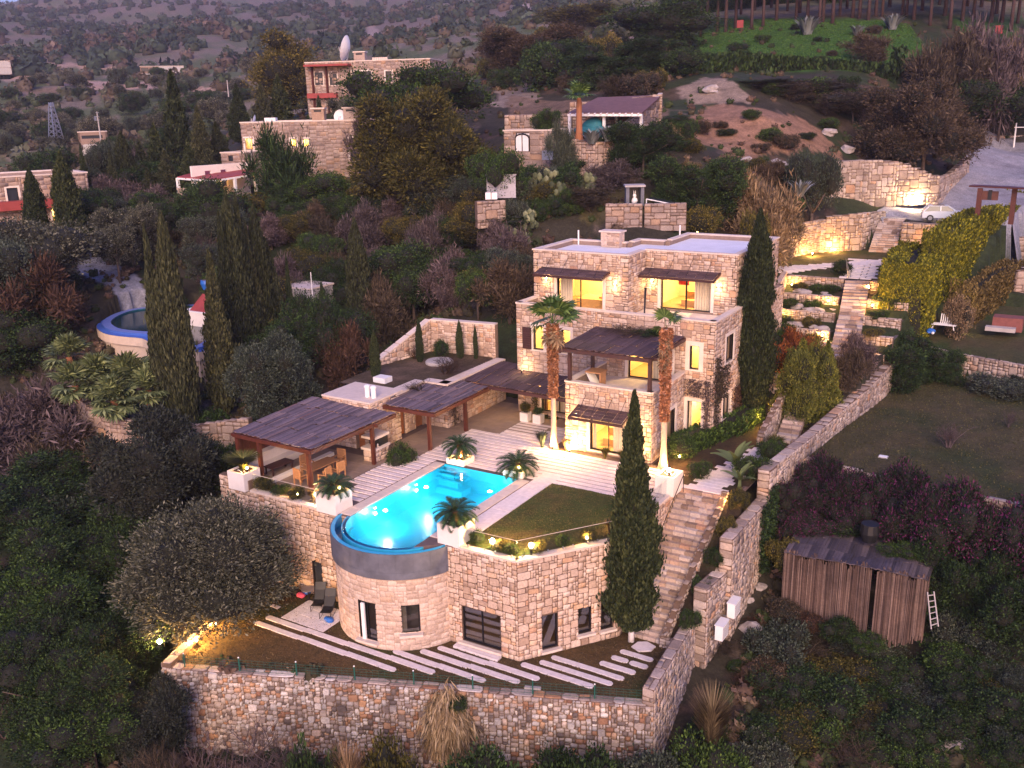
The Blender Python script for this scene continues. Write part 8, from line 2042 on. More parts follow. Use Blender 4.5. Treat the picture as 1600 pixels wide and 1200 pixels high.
# --- middle: big trees
for a in (('umbrella', 'green', 655, 100, 262, 205, 118, 'wide dark green umbrella pine behind the round golden tree'), ('dense', 'gold', 682, 140, 312, 200, 100, 'big round golden green tree beside the violet villa'), ('dense1', 'gold', 640, 200, 300, 110, 103, 'left lobe tree of the big golden green crown'),
          ('tall0', 'gold', 452, 48, 200, 105, 165, 'tall brownish tree left of the far pink villa'), ('broad0', 'olive', 545, 150, 200, 55, 135, 'grey olive before the far pink villa'), ('wisp', 'dark', 440, 198, 330, 100, 108, 'dark blue green tree before the violet villa'),
          ('broad1', 'green', 520, 268, 370, 110, 106, 'rounded green tree below the violet villa'), ('broad2', 'dark', 330, 278, 400, 90, 104, 'dark layered tree before the red porch'), ('broad0', 'gold', 590, 290, 390, 80, 104, 'yellow green tree below the golden one'),
          ('wisp', 'mauve', 575, 175, 270, 60, 116, 'bare purple tree at the right end of the violet villa'), ('broad1', 'greygreen', 690, 275, 400, 100, 96, 'grey round tree in the middle of the wood'), ('wisp', 'mauve', 680, 335, 430, 70, 92, 'bare purple tree in the middle of the wood'),
          ('broad0', 'green', 790, 360, 520, 130, 84, 'broad dark green tree left of the villa'), ('broad2', 'gold', 760, 340, 480, 90, 88, 'yellowish tree behind the broad one left of the villa'), ('broad1', 'dark', 640, 380, 520, 130, 86, 'dark tree behind the screen wall'), ('broad0', 'dark', 725, 400, 540, 110, 82, 'dark tree right behind the screen wall'),
          ('wisp', 'brown', 600, 430, 540, 90, 80, 'brown leafless tree left of the screen wall'), ('broad2', 'dark', 530, 480, 590, 80, 72, 'dark low tree beside the sloping screen wall'), ('wisp', 'red', 545, 505, 600, 80, 70, 'reddish bare shrub at the foot of the solitary cypress'),
          ('dense1', 'greygreen', 424, 530, 670, 120, 64, 'feathery blue green tree behind the big pergola'), ('broad1', 'dark', 500, 455, 600, 90, 74, 'dark conifer like tree behind the feathery tree'), ('dense1', 'olive', 208, 322, 400, 84, 98, 'round grey olive above the kidney pool'),
          ('broad0', 'olive', 185, 350, 420, 60, 94, 'smaller grey olive left of the round one'), ('broad0', 'dark', 262, 430, 480, 50, 90, 'dark shrubby tree above the kidney pool'), ('broad2', 'olive', 60, 340, 440, 130, 92, 'grey tree at the left edge before the neighbour villa'), ('broad1', 'greygreen', 20, 370, 480, 120, 88, 'grey green tree cut by the left picture edge'),
          ('wisp', 'red', 70, 400, 520, 150, 86, 'bare reddish tree left of the kidney pool'), ('wisp', 'mauve', 60, 270, 330, 130, 128, 'bare purple tree behind the left neighbour villa'), ('broad0', 'dark', 75, 232, 290, 80, 132, 'dark tree behind the left neighbour villa'), ('broad1', 'greygreen', 170, 220, 310, 50, 124, 'grey tree between the left cypresses')):
 V(a[0], a[1], a[2], a[3], a[4], a[5], a[7], d=a[6])
for a in (('dense1', 'dark', 1005, 190, 268, 105, 92, 'dense dark green tree right of the carport wall'), ('dense1', 'dark', 1090, 245, 330, 120, 86, 'dark spreading shrub behind the villa roof'), ('broad1', 'greygreen', 1270, 235, 312, 70, 98, 'green bush beside the long curved wall'),
          ('dense', 'brown', 1440, 130, 282, 150, 118, 'big dark brownish tree above the curved wall'), ('broad0', 'dark', 885, 60, 160, 110, 150, 'dark bush on the rocky hill, left'), ('dense1', 'brown', 830, 40, 150, 130, 165, 'brown purple thicket on the rocky hill'),
          ('dense1', 'dark', 960, 80, 170, 120, 140, 'dark thicket above the carport'), ('dense1', 'dark', 1020, 60, 160, 110, 142, 'dark tree right of the thicket above the carport'), ('broad2', 'green', 1040, 0, 110, 120, 175, 'dark tree left of the green meadow'), ('broad0', 'gold', 900, 5, 60, 120, 260, 'yellowish bush on the crest'),
          ('wisp', 'brown', 1350, 50, 108, 60, 158, 'bare brown tree alone in the green meadow'), ('wisp', 'mauve', 1530, 30, 150, 100, 150, 'bare purple tree above the yard'), ('wisp', 'brown', 1480, 50, 160, 100, 145, 'bare brown tree above the yard'), ('broad1', 'dark', 1560, 130, 215, 120, 150, 'dark green tree beyond the yard wall'),
          ('broad0', 'dark', 1500, 120, 220, 110, 145, 'dark tree at the corner of the yard'), ('wisp', 'straw', 1575, 60, 150, 60, 160, 'pale leafless tree at the right edge above the yard'), ('broad2', 'brown', 1250, 125, 180, 120, 128, 'brown bush on the slope under the meadow'), ('broad0', 'brown', 1330, 140, 215, 110, 126, 'brown thicket right of the bare cliff'),
          ('broad1', 'dark', 1190, 130, 175, 90, 128, 'dark bush at the top of the bare cliff'), ('broad2', 'dark', 1060, 180, 215, 40, 110, 'small dark bush left of the bare cliff'), ('wisp', 'straw', 1180, 270, 345, 110, 88, 'pale dry thicket behind the villa roof'), ('wisp', 'straw', 1225, 322, 350, 60, 92, 'pale dry grass thicket along the court wall'), ('wisp', 'brown', 900, 290, 350, 100, 84, 'brown bare thicket above the villa roof'), ('wisp', 'mauve', 960, 250, 300, 80, 88, 'bare purple thicket below the curving retaining wall'),
          ('bush0', 'gold', 1095, 322, 352, 50, 81, 'yellow lit bush behind the villa roof'), ('bush1', 'gold', 1180, 330, 352, 40, 83, 'second yellow lit bush behind the villa roof'), ('broad0', 'green', 850, 170, 235, 50, 99, 'small tree before the rubble wall'), ('wisp', 'greygreen', 875, 190, 222, 45, 92, 'grey bush on top of the curving wall')):
 V(a[0], a[1], a[2], a[3], a[4], a[5], a[7], d=a[6])
b = DD(905, 215, 92.5); t = thing('date_palm', (b.x, b.y, b.z), 'palm with a bare orange brown trunk standing before the carport', 'palm tree'); m_ = MB(); m_.lathe(b, [(.38, -.3), (.3, 1), (.26, 3.2), (.15, 3.6)], 10); m_.build('trunk', M['thatch'], t)
for i in range(14): o = link('frond', bpy.data.meshes['frond_wash'], t, (0, 0, 3.5), 0, (1.9,)*3); o.rotation_euler = (0, -random.uniform(-.3, 1.2), i*2.4)
for i, (x, y, d, s, l) in enumerate(((925, 218, 91, 1.9, 'grey agave on the wall before the carport'), (950, 214, 91, 2.0, 'large pale agave at the foot of the sloping side wall'), (1250, 300, 92, 2.0, 'pale agave beside the bush above the court wall'), (1262, 34, 178, 4.2, 'big silvery agave clump under the pines'), (1395, 30, 182, 3.6, 'silvery agave clump under the pines, right'), (1340, 36, 176, 2.4, 'dark agave between the two silvery ones'))):
 q = DD(x, y, d); plant('spike', 'agave', (q.x, q.y, th1(q.x, q.y) if d > 100 else q.z-.4), s*.75, s*1.5, 'agave', l, 'agave')
def cactus(x, y, d, h, l, seed):
 q = DD(x, y, d); z = th1(q.x, q.y); t = thing('prickly_pear', (q.x, q.y, z), l, 'cactus'); r = random.Random(seed); m_ = MB()
 for k in range(42):
  a = r.uniform(0, 6.28); rr_ = h*.5*math.sqrt(r.random()); zz = z+h*r.uniform(.1, 1)*(1-rr_/h*.6); m_.blob((q.x+rr_*math.cos(a), q.y+rr_*math.sin(a), zz), .26, .09+.15*r.random(), .34, k, 1, .1)
 m_.build('pads', M['cactus'], t)['kind'] = 'stuff'; m_ = MB(); m_.tube([(q.x, q.y, z-.2), (q.x, q.y, z+h*.6)], [.25, .15], 6); m_.build('stem', M['bark'], t)
cactus(850, 288, 86, 2.8, 'pale prickly pear above the cactus clump, upper', 1); cactus(868, 300, 84, 2.2, 'pale prickly pear in the middle of the slope', 2); cactus(800, 350, 81, 3.0, 'tall pale prickly pear left of the villa roof', 3); cactus(825, 330, 82, 1.8, 'small prickly pear between the larger ones', 4); cactus(918, 290, 87, 1.6, 'small pale cactus above the walled terrace', 5)
def fan_clump(x, y, d, R, l, n=34, seed=1, mesh=FANP):
 q = DD(x, y, d); t = thing('dwarf_palm', (q.x, q.y, q.z), l, 'palm', 'dwarf fan palms below the kidney pool'); r = random.Random(seed); m_ = MB(); m_.tube([(q.x, q.y, q.z-.9), (q.x, q.y, q.z+.1)], [.3, .2], 7); m_.build('trunk', M['thatch'], t)
 for i in range(n): o = link('frond', mesh, t, (0, 0, 0), 0, (R*r.uniform(.8, 1.1),)*3); o.rotation_euler = (0, -r.uniform(-.7, 1.35), i*2.4+r.uniform(-.2, .2))
 return t
for i, a in enumerate(((108, 560, 71, 1.9), (155, 592, 69, 2.1), (200, 600, 68, 2.4), (232, 612, 67, 2.0), (118, 605, 68, 2.0), (178, 628, 66, 2.0))): fan_clump(*a, ['leftmost and highest dwarf fan palm below the kidney pool', 'second dwarf fan palm left under the pool wall', 'largest dwarf fan palm in the middle under the pool wall', 'right hand dwarf fan palm beside the front cypress', 'low yellowish dwarf fan palm on the left', 'lowest dwarf fan palm above the old rubble wall'][i], seed=i)
# --- left foreground mass
for i, a in enumerate((('dense', 'dark', 60, 730, 900, 200, 62, 'broad dark tree on the left edge below the green slope'), ('dense1', 'dark2', 250, 660, 860, 190, 58, 'big dark olive like tree left of the terrace wall'), ('broad1', 'green', 130, 700, 800, 100, 66, 'green tree beside the green slope'), ('dense1', 'dark', 160, 800, 980, 170, 56, 'dark tree between the left edge and the lit olive'), ('dense', 'green', 60, 880, 1080, 190, 52, 'green tree in the lower left thicket'), ('dense1', 'dark', 190, 930, 1130, 150, 48, 'dark tree below the lit olive'),
          ('dense', 'dark', 110, 1010, 1200, 170, 45, 'dark tree at the bottom left'), ('dense1', 'dark2', 235, 1060, 1220, 130, 43, 'blue grey tree beside the left end of the rubble wall'), ('broad1', 'dark', 20, 980, 1180, 150, 48, 'dark tree in the bottom left corner'), ('broad0', 'green', 160, 1100, 1250, 130, 42, 'green tree at the bottom edge, left'), ('wisp', 'mauve', 60, 600, 730, 190, 70, 'bare mauve tree on the left below the fan palms'), ('wisp', 'brown', 120, 660, 760, 120, 67, 'bare brown tree next to the mauve one'),
          ('broad2', 'dark', 30, 480, 600, 110, 84, 'dark tree at the left edge under the red one'), ('broad0', 'dark', 340, 690, 780, 80, 60, 'dark shrubby tree against the left terrace wall'), ('dense1', 'dark', 230, 830, 960, 90, 52, 'dark tree directly left of the lit olive'))):
 V(a[0], a[1], a[2], a[3], a[4], a[5], a[7], d=a[6])
for i, a in enumerate(((330, 1125, 1235, 190, 37.5, 'mauve', 'wide mauve bare shrub along the bottom, left'), (440, 1140, 1235, 110, 36.5, 'mauve', 'mauve bare shrub at the bottom, second from the left'), (250, 1150, 1240, 100, 38, 'brown', 'brown bare shrub in the bottom left thicket'), (1180, 1035, 1140, 95, 43, 'red', 'red brown leafless shrub right of the boundary wall'), (1250, 990, 1080, 90, 46, 'brown', 'brown leafless shrub in front of the reed hut'), (1220, 950, 1010, 110, 47.5, 'red', 'reddish bare shrub at the foot of the reed hut'), (1290, 1060, 1150, 90, 43.5, 'mauve', 'mauve stalky shrub in the right thicket'), (1135, 1000, 1060, 60, 44.5, 'brown', 'small brown shrub under the air conditioners'))):
 V('twig%d' % (i % 3), a[5], a[0], a[1], a[2], a[3], a[6], 'shrub', d=a[4])
for i, a in enumerate(((545, 1160, 1235, 55, 34.6, 'straw', 'tuft1', 'orange dry tuft at the bottom edge'), (610, 1168, 1240, 90, 34.4, 'gold', 'bush0', 'green shrub at the bottom edge beside the orange tuft'), (490, 1175, 1245, 80, 34.8, 'dark', 'bush1', 'dark shrub at the bottom edge left of the orange tuft'), (1110, 1075, 1190, 70, 37.0, 'straw', 'tuft1', 'tall dry reed tuft beside the lowest boundary wall'), (1100, 1160, 1240, 90, 35.5, 'green', 'bush0', 'green bush at the bottom right of the rubble wall'), (1185, 1160, 1240, 80, 37.5, 'greygreen', 'bush1', 'grey green bush at the bottom edge, right'), (760, 1178, 1250, 120, 34.2, 'dark', 'bush2', 'dark shrub at the bottom edge under the rubble wall'), (900, 1180, 1250, 120, 34.2, 'dark', 'bush1', 'dark shrub at the bottom edge right of the middle'), (1010, 1178, 1250, 90, 34.6, 'greygreen', 'bush2', 'blue grey shrub at the bottom edge near the wall end'))):
 V(a[6], a[5], a[0], a[1], a[2], a[3], a[7], 'shrub' if a[6] != 'tuft1' else 'grass', d=a[4], name='grass_tuft' if a[6] == 'tuft1' else None)
# --- bougainvillea over the hut and the scrub on the right
for i, a in enumerate(((1245, 745, 850, 90, 52.5), (1300, 722, 815, 100, 53.5), (1360, 735, 830, 110, 53), (1425, 740, 870, 120, 52), (1490, 760, 900, 120, 51), (1555, 765, 920, 130, 50.5), (1600, 780, 960, 110, 50), (1500, 850, 960, 110, 49), (1330, 768, 828, 80, 52), (1560, 880, 1000, 130, 48.5), (1235, 800, 900, 60, 51))):
 V('dense1' if i % 2 else 'broad1', 'boug' if i not in (7, 9) else 'dark', a[0], a[1], a[2], a[3], 'bougainvillea with purple flowers tumbling over the wall above the reed hut' if i not in (7, 9) else 'dark shrub mass right of the ladder', 'shrub', d=a[4], group='bougainvillea above the reed hut' if i not in (7, 9) else 'dark shrubs right of the ladder', trunk=0, name='bougainvillea' if i not in (7, 9) else 'shrub')
rr = random.Random(77)
for i, (x, y, z, h, w, mt, l) in enumerate(((-11.6, 45.6, -6, 1.3, 1.8, 'brown', 'brown dry bush at the left foot of the reed hut'), (-10.2, 45.3, -6, .9, 1.6, 'red', 'reddish dry bush before the reed hut'), (-8.6, 45.0, -6, 1.2, 1.7, 'dark', 'dark bush in the middle of the reed hut front'), (-7.2, 44.9, -6, .7, 1.5, 'green', 'low green bush at the right part of the reed hut front'), (-11.4, 49.2, -2.7, 1.2, 2.2, 'boug', 'flowering creeper on the left end of the hut roof'), (-9.6, 50.4, -2.6, 1.0, 2.4, 'dark', 'dark creeper on the back of the hut roof'), (-6.6, 48.6, -2.5, .7, 1.8, 'green', 'green creeper near the right end of the hut roof'), (-12.3, 47.0, -3.6, 1.5, 1.6, 'gold', 'yellow leaved bush at the left corner of the hut roof'))):
 plant('bush%d' % (i % 3), mt, (x, y, z), h, w, 'creeper' if i > 3 else 'shrub', l, 'plant')
def inpoly(x, y, p):
 c = False; n = len(p)
 for i in range(n):
  x0, y0 = p[i]; x1, y1 = p[(i+1) % n]
  if (y0 > y) != (y1 > y) and x < (x1-x0)*(y-y0)/(y1-y0)+x0: c = not c
 return c
ADJ = dict(dark='dark green', green='mid green', greygreen='grey green', gold='yellow green', brown='bare brown', mauve='bare mauve', red='reddish', olive='silvery', straw='straw coloured')
def fill(poly, n, kinds, label, group, cat='shrub', name='shrub', wmin=1.5, wmax=3, hk=(.6, 1.0), gap=0.0, top=None):
 xs = [p[0] for p in poly]; ys = [p[1] for p in poly]; k = 0; tries = 0; placed = []
 while k < n and tries < n*30:
  tries += 1; x = rr.uniform(min(xs), max(xs)); y = rr.uniform(min(ys), max(ys))
  if not inpoly(x, y, poly): continue
  q = hit(x, y); w = rr.uniform(wmin, wmax); h = w*rr.uniform(*hk)
  if any((q.x-a)**2+(q.y-b_)**2 < (gap*(w+c)/2)**2 for a, b_, c in placed): continue
  if top is not None:
   zt_ = q.z+h; X_, Y_ = proj(q.x, q.y, zt_)
   if top(X_, Y_): continue
  placed.append((q.x, q.y, w)); s, mt = rr.choice(kinds)
  z = th1(q.x, q.y); L_ = label
  for a_ in ('low ', 'dark ', 'leafy ', 'round grey ', 'mixed ', 'bare ', 'small dark '):
   if label.startswith(a_): L_ = label[len(a_):]
  L_ = ADJ.get(mt, 'dark')+' '+L_
  plant(s, mt, (q.x, q.y, z-.05), h, w, name, L_, cat, group, .4 if cat == 'tree' else 0, .025, z0=0); k += 1
mix_d = [('bush0', 'dark'), ('bush1', 'green'), ('bush2', 'dark'), ('bush1', 'greygreen'), ('twig0', 'brown'), ('bush0', 'gold')]
fill([(1200, 1020), (1330, 1010), (1600, 1000), (1600, 1200), (1240, 1200)], 46, [('bush0', 'dark'), ('bush1', 'green'), ('bush2', 'dark'), ('bush1', 'greygreen'), ('twig1', 'brown'), ('bush0', 'gold'), ('bush2', 'green')], 'low shrub in the tangled scrub below the reed hut', 'scrub below the reed hut', wmin=1.6, wmax=3.0, hk=(.35, .7), gap=.35)
fill([(1120, 1010), (1230, 960), (1250, 1180), (1090, 1180)], 14, [('bush0', 'dark'), ('twig0', 'red'), ('bush1', 'brown'), ('twig1', 'mauve'), ('bush2', 'green')], 'low shrub between the boundary wall and the scrub', 'shrubs right of the boundary wall', wmin=1.0, wmax=2.2, hk=(.4, .8), gap=.3)
fill([(0, 640), (280, 700), (330, 780), (230, 900), (250, 1100), (250, 1200), (0, 1200)], 40, [('bush0', 'dark'), ('bush1', 'dark'), ('bush2', 'greygreen'), ('twig0', 'mauve'), ('bush1', 'green')], 'dark shrub in the thicket filling the gully on the left', 'thicket in the left gully', wmin=2.0, wmax=4.2, hk=(.5, .9), gap=.3)
fill([(0, 380), (110, 400), (110, 600), (100, 700), (0, 700)], 20, [('twig0', 'mauve'), ('wisp', 'red'), ('wisp', 'brown'), ('bush0', 'dark'), ('bush2', 'greygreen')], 'bare shrub on the far left slope', 'bare shrubs on the left slope', wmin=2.5, wmax=4.5, hk=(.6, 1.0), gap=.3)
fill([(100, 640), (380, 690), (370, 740), (150, 760)], 12, [('bush0', 'greygreen'), ('twig0', 'mauve'), ('bush1', 'dark')], 'shrub on the slope below the old rubble wall', 'shrubs below the old rubble wall', wmin=1.5, wmax=3, gap=.4)
fill([(330, 420), (620, 380), (800, 330), (830, 420), (800, 520), (620, 520), (470, 610), (380, 600)], 60, [('broad0', 'dark'), ('broad1', 'green'), ('broad2', 'dark'), ('wisp', 'brown'), ('wisp', 'mauve'), ('broad1', 'greygreen'), ('broad0', 'dark'), ('broad2', 'gold')], 'leafy tree in the dense wood between the left villas and the main house', 'wood behind the pergolas', 'tree', 'leafy_tree', 3.0, 5.5, (.8, 1.2), .45)
fill([(330, 300), (760, 260), (800, 330), (620, 380), (330, 420)], 40, [('broad0', 'dark'), ('broad1', 'green'), ('broad2', 'dark'), ('wisp', 'mauve'), ('broad1', 'greygreen'), ('wisp', 'brown'), ('broad0', 'gold')], 'leafy tree in the wood below the violet villa', 'wood below the violet villa', 'tree', 'leafy_tree', 3.5, 6.0, (.7, 1.1), .45, top=lambda x, y: (260 < x < 620 and y < 300) or (690 < x < 860 and y < 335))
fill([(0, 250), (260, 240), (370, 300), (330, 420), (140, 400), (0, 420)], 34, [('broad0', 'dark'), ('broad1', 'greygreen'), ('broad2', 'dark'), ('wisp', 'mauve'), ('wisp', 'brown')], 'dark tree in the grove round the left neighbour villa', 'grove round the left neighbour villa', 'tree', 'leafy_tree', 3.5, 6.0, (.7, 1.1), .45, top=lambda x, y: (x < 140 and y < 350) or (x > 260 and y < 305) or (140 < x < 340 and y > 400))
fill([(0, 130), (350, 120), (470, 110), (470, 200), (380, 200), (270, 235), (0, 240)], 70, [('bush0', 'olive'), ('bush1', 'greygreen'), ('bush2', 'olive'), ('bush0', 'dark')], 'round grey olive tree on the farmed terraces', 'olive trees on the farmed terraces', 'shrub', 'olive_tree', 3.5, 6.5, (.6, .9), .6)
fill([(760, 80), (1050, 60), (1080, 160), (890, 160), (760, 150)], 30, [('bush0', 'dark'), ('bush1', 'brown'), ('bush2', 'dark'), ('wisp', 'brown'), ('bush1', 'gold')], 'dark bush on the rocky hill above the carport', 'bushes above the carport', wmin=4, wmax=7.5, hk=(.6, 1), gap=.4)
fill([(1065, 185), (1300, 190), (1300, 245), (1070, 235)], 9, [('bush0', 'dark'), ('bush1', 'brown'), ('bush2', 'green')], 'bush breaking up the bare earth bank', 'bushes on the bare earth bank', wmin=1.5, wmax=3.2, hk=(.4, .8), gap=.5)
fill([(1090, 110), (1420, 115), (1600, 70), (1600, 205), (1380, 215), (1310, 190), (1100, 130)], 56, [('bush0', 'dark'), ('bush1', 'brown'), ('bush2', 'green'), ('bush0', 'brown'), ('twig0', 'mauve'), ('bush1', 'dark')], 'mixed bush on the slope under the green meadow', 'bushes under the green meadow', wmin=2.6, wmax=5.0, hk=(.5, .85), gap=.4, top=lambda x, y: 1090 < x < 1420 and y < 112)
fill([(830, 265), (1080, 215), (1210, 260), (1290, 300), (1210, 350), (1080, 360), (840, 350)], 46, [('bush0', 'dark'), ('bush1', 'green'), ('wisp', 'straw'), ('twig0', 'brown'), ('bush2', 'gold'), ('wisp', 'brown'), ('bush1', 'dark')], 'low bush on the rough slope behind the villa roof', 'bushes behind the villa roof', wmin=1.6, wmax=3.4, hk=(.4, .8), gap=.3, top=lambda x, y: (940 < x < 1080 and 282 < y < 345) or (1100 < x < 1310 and 180 < y < 245))
fill([(825, 300), (850, 260), (900, 300), (850, 370), (740, 380)], 16, mix_d, 'bush among the prickly pears', 'bushes among the prickly pears', wmin=1.5, wmax=3, gap=.4)
fill([(1100, 40), (1420, 40), (1420, 105), (1110, 105)], 12, [('bush0', 'dark'), ('bush1', 'green'), ('bush2', 'brown')], 'small dark bush dotted over the green meadow', 'bushes on the green meadow', wmin=1.2, wmax=2.8, hk=(.4, .7), gap=.6)
for i in range(46):
 x = 1075+i*11.8+rr.uniform(-5, 5); y = rr.uniform(8, 30) if i % 2 else rr.uniform(26, 40); d = rr.uniform(188, 200) if y > 25 else rr.uniform(205, 225)
 q = DD(x, y, d); z = th1(q.x, q.y); H = rr.uniform(11, 14)
 plant('umbrella', 'dark', (q.x, q.y, z), H, rr.uniform(6, 8.5), 'pine_tree', 'tall pine with a bare reddish trunk in the wood at the top right', 'tree', 'pine wood at the top right', .62, .022, tmat='pine_bark') if M.setdefault('pine_bark', mat_plain('pine_bark', (.065, .035, .032), .9, .3, 4)) else None
for i in range(22):
 q = DD(1060+i*26+rr.uniform(-8, 8), 0, rr.uniform(232, 246)); z = th1(q.x, q.y)
 plant(['dense', 'dense1'][i % 2], 'dark', (q.x, q.y, z-1), rr.uniform(10, 14), rr.uniform(9, 12), 'dense_tree', 'dark tree closing the wood behind the pine trunks', 'tree', 'dark trees behind the pines')
for x, y, d, l in ((1157, 26, 190, 'small orange red board under the pines, left'), (1563, 26, 185, 'orange red sign board under the pines, right')):
 q = DD(x, y, d); z = th1(q.x, q.y); t = thing('sign_board', (q.x, q.y, z), l, 'sign'); m_ = MB(); m_.box(q.x-.6, q.x+.6, q.y-.05, q.y+.05, z+.6, z+1.9); m_.build('board', M['redroof'], t); m_ = MB(); m_.box(q.x-.05, q.x+.05, q.y, q.y+.1, z-.2, z+.7); m_.build('post', M['wood'], t)
# --- far scrub on the mountain: one mass
def scrub(name, n, dmin, dmax, smin, smax, label, cols, seed, xr=(-60, 1660), cond=None, k=22):
 rg = np.random.default_rng(seed); px = rg.uniform(*xr, n); az = np.array([math.atan2(*(_ray(x, 100)[:2])) for x in px]); d = np.exp(rg.uniform(math.log(dmin), math.log(dmax), n))
 X = np.sin(az)*d; Y = np.cos(az)*d; nz = _n2(X, Y, .03, 3)+_n2(X, Y, .008, 8)*.8; keep = rg.random(n) < np.clip(.5+nz*.6, .06, 1)
 if cond is not None: keep &= cond(X, Y, px, d)
 X, Y, d, px = X[keep], Y[keep], d[keep], px[keep]; n = len(X); Z = th(X, Y); s = rg.uniform(smin, smax, n)*rg.uniform(.7, 1.3, n)
 vs, fs = ICO[1]; vs = np.array(vs); fs = np.array(fs); fs = np.concatenate([fs, fs[:, 2:3]], 1)
 Vb = (vs[None]*(1+rg.uniform(-.25, .25, (n, len(vs), 1)))*s[:, None, None]*[.5, .5, .42]+np.stack([X, Y, Z+s*.2], 1)[:, None]).reshape(-1, 3); Fb = (fs[None]+(np.arange(n)*len(vs))[:, None, None]).reshape(-1, 4)
 dr = rg.normal(size=(n, k, 3)); dr /= np.linalg.norm(dr, axis=2)[..., None]; dr[..., 2] = np.abs(dr[..., 2])
 C = (dr*s[:, None, None]*[.52, .52, .5]+np.stack([X, Y, Z+s*.2], 1)[:, None]).reshape(-1, 3)
 V1, F1 = leaf_tris(C, 1.0, rg, .2, 1.2); sc_ = np.repeat(np.repeat(s*.17, k), 4)[:, None]; Cr = np.repeat(C, 4, 0); V1 = Cr+(V1-Cr)*sc_*1.6
 ci = rg.integers(0, len(cols), n); cc = np.array(cols)[ci]*rg.uniform(.7, 1.3, (n, 1)); cv = np.concatenate([np.repeat(cc, len(vs), 0), np.repeat(np.repeat(cc, k, 0)*rg.uniform(.6, 1.7, (n*k, 1)), 4, 0)])
 Va = np.concatenate([Vb, V1]); Fa = np.concatenate([Fb, F1+len(Vb)])
 me = _mesh_tri(name, Va, Fa, M['scrub']); at = me.color_attributes.new('tint', 'FLOAT_COLOR', 'POINT'); c = np.ones((len(Va), 4), np.float32); c[:, :3] = cv; at.data.foreach_set('color', c.ravel())
 o = link(name, me); return tag(o, label, None, None, 'stuff')
M['scrub'] = mat_tint('scrub_leaf', .9, .5, 0.0, .8, 1.2)
scrub('mountain_scrub', 10500, 430, 1900, 3.2, 8.5, 'dark scrub and trees covering the far mountain side', [(.036, .052, .038), (.048, .062, .045), (.062, .058, .048), (.095, .072, .062), (.030, .044, .038), (.038, .054, .038), (.028, .042, .036), (.034, .050, .040)], 3)
scrub('valley_scrub', 800, 200, 470, 2.0, 5.0, 'scrub scattered over the valley terraces', [(.045, .060, .034), (.070, .075, .055), (.09, .072, .055)], 4, (-60, 1060))
def keep_near(X, Y, px, d):
 return ~in_poly(X, Y, [(-45, 25), (-13.2, 33), (-12.6, 72), (-8, 125), (-28, 110), (-29, 84), (-34, 70), (-44, 60)]) & ~in_poly(X, Y, RL) & ~in_poly(X, Y, YARD) & ~((X > -12.5) & (Y > 44) & (Y < 118) & (X < 8)) & ~in_poly(X, Y, KP) & (px > -80)
scrub('undergrowth', 12000, 36, 190, .35, .95, 'knee high undergrowth covering the near slopes', [(.030, .045, .016), (.055, .048, .028), (.085, .055, .042), (.040, .055, .020), (.12, .085, .06)], 5, (-80, 1680), keep_near, 16)
M['meadow'] = mat_leaf('meadow_grass', (.038, .105, .016), (.085, .17, .03))
poly = pix_poly([(1085,60),(1130,30),(1250,32),(1420,38),(1440,70),(1400,110),(1240,110),(1100,90)]); grass('grass', poly, lambda x, y: th(x, y), 34000, .17, 'meadow', 'long green grass of the meadow below the pines', 7)
poly = pix_poly([(130,660),(200,650),(190,740),(120,720)]); grass('grass', poly, lambda x, y: th(x, y), 5000, .3, 'grass_gr', 'bright green grass on the slope left of the pergola', 8)
grass('grass', RL, -.02, 14000, .07, 'grass_ol', 'short dim grass of the right hand lawn', 9)
print('LOW PLANTS', LOG[:20])
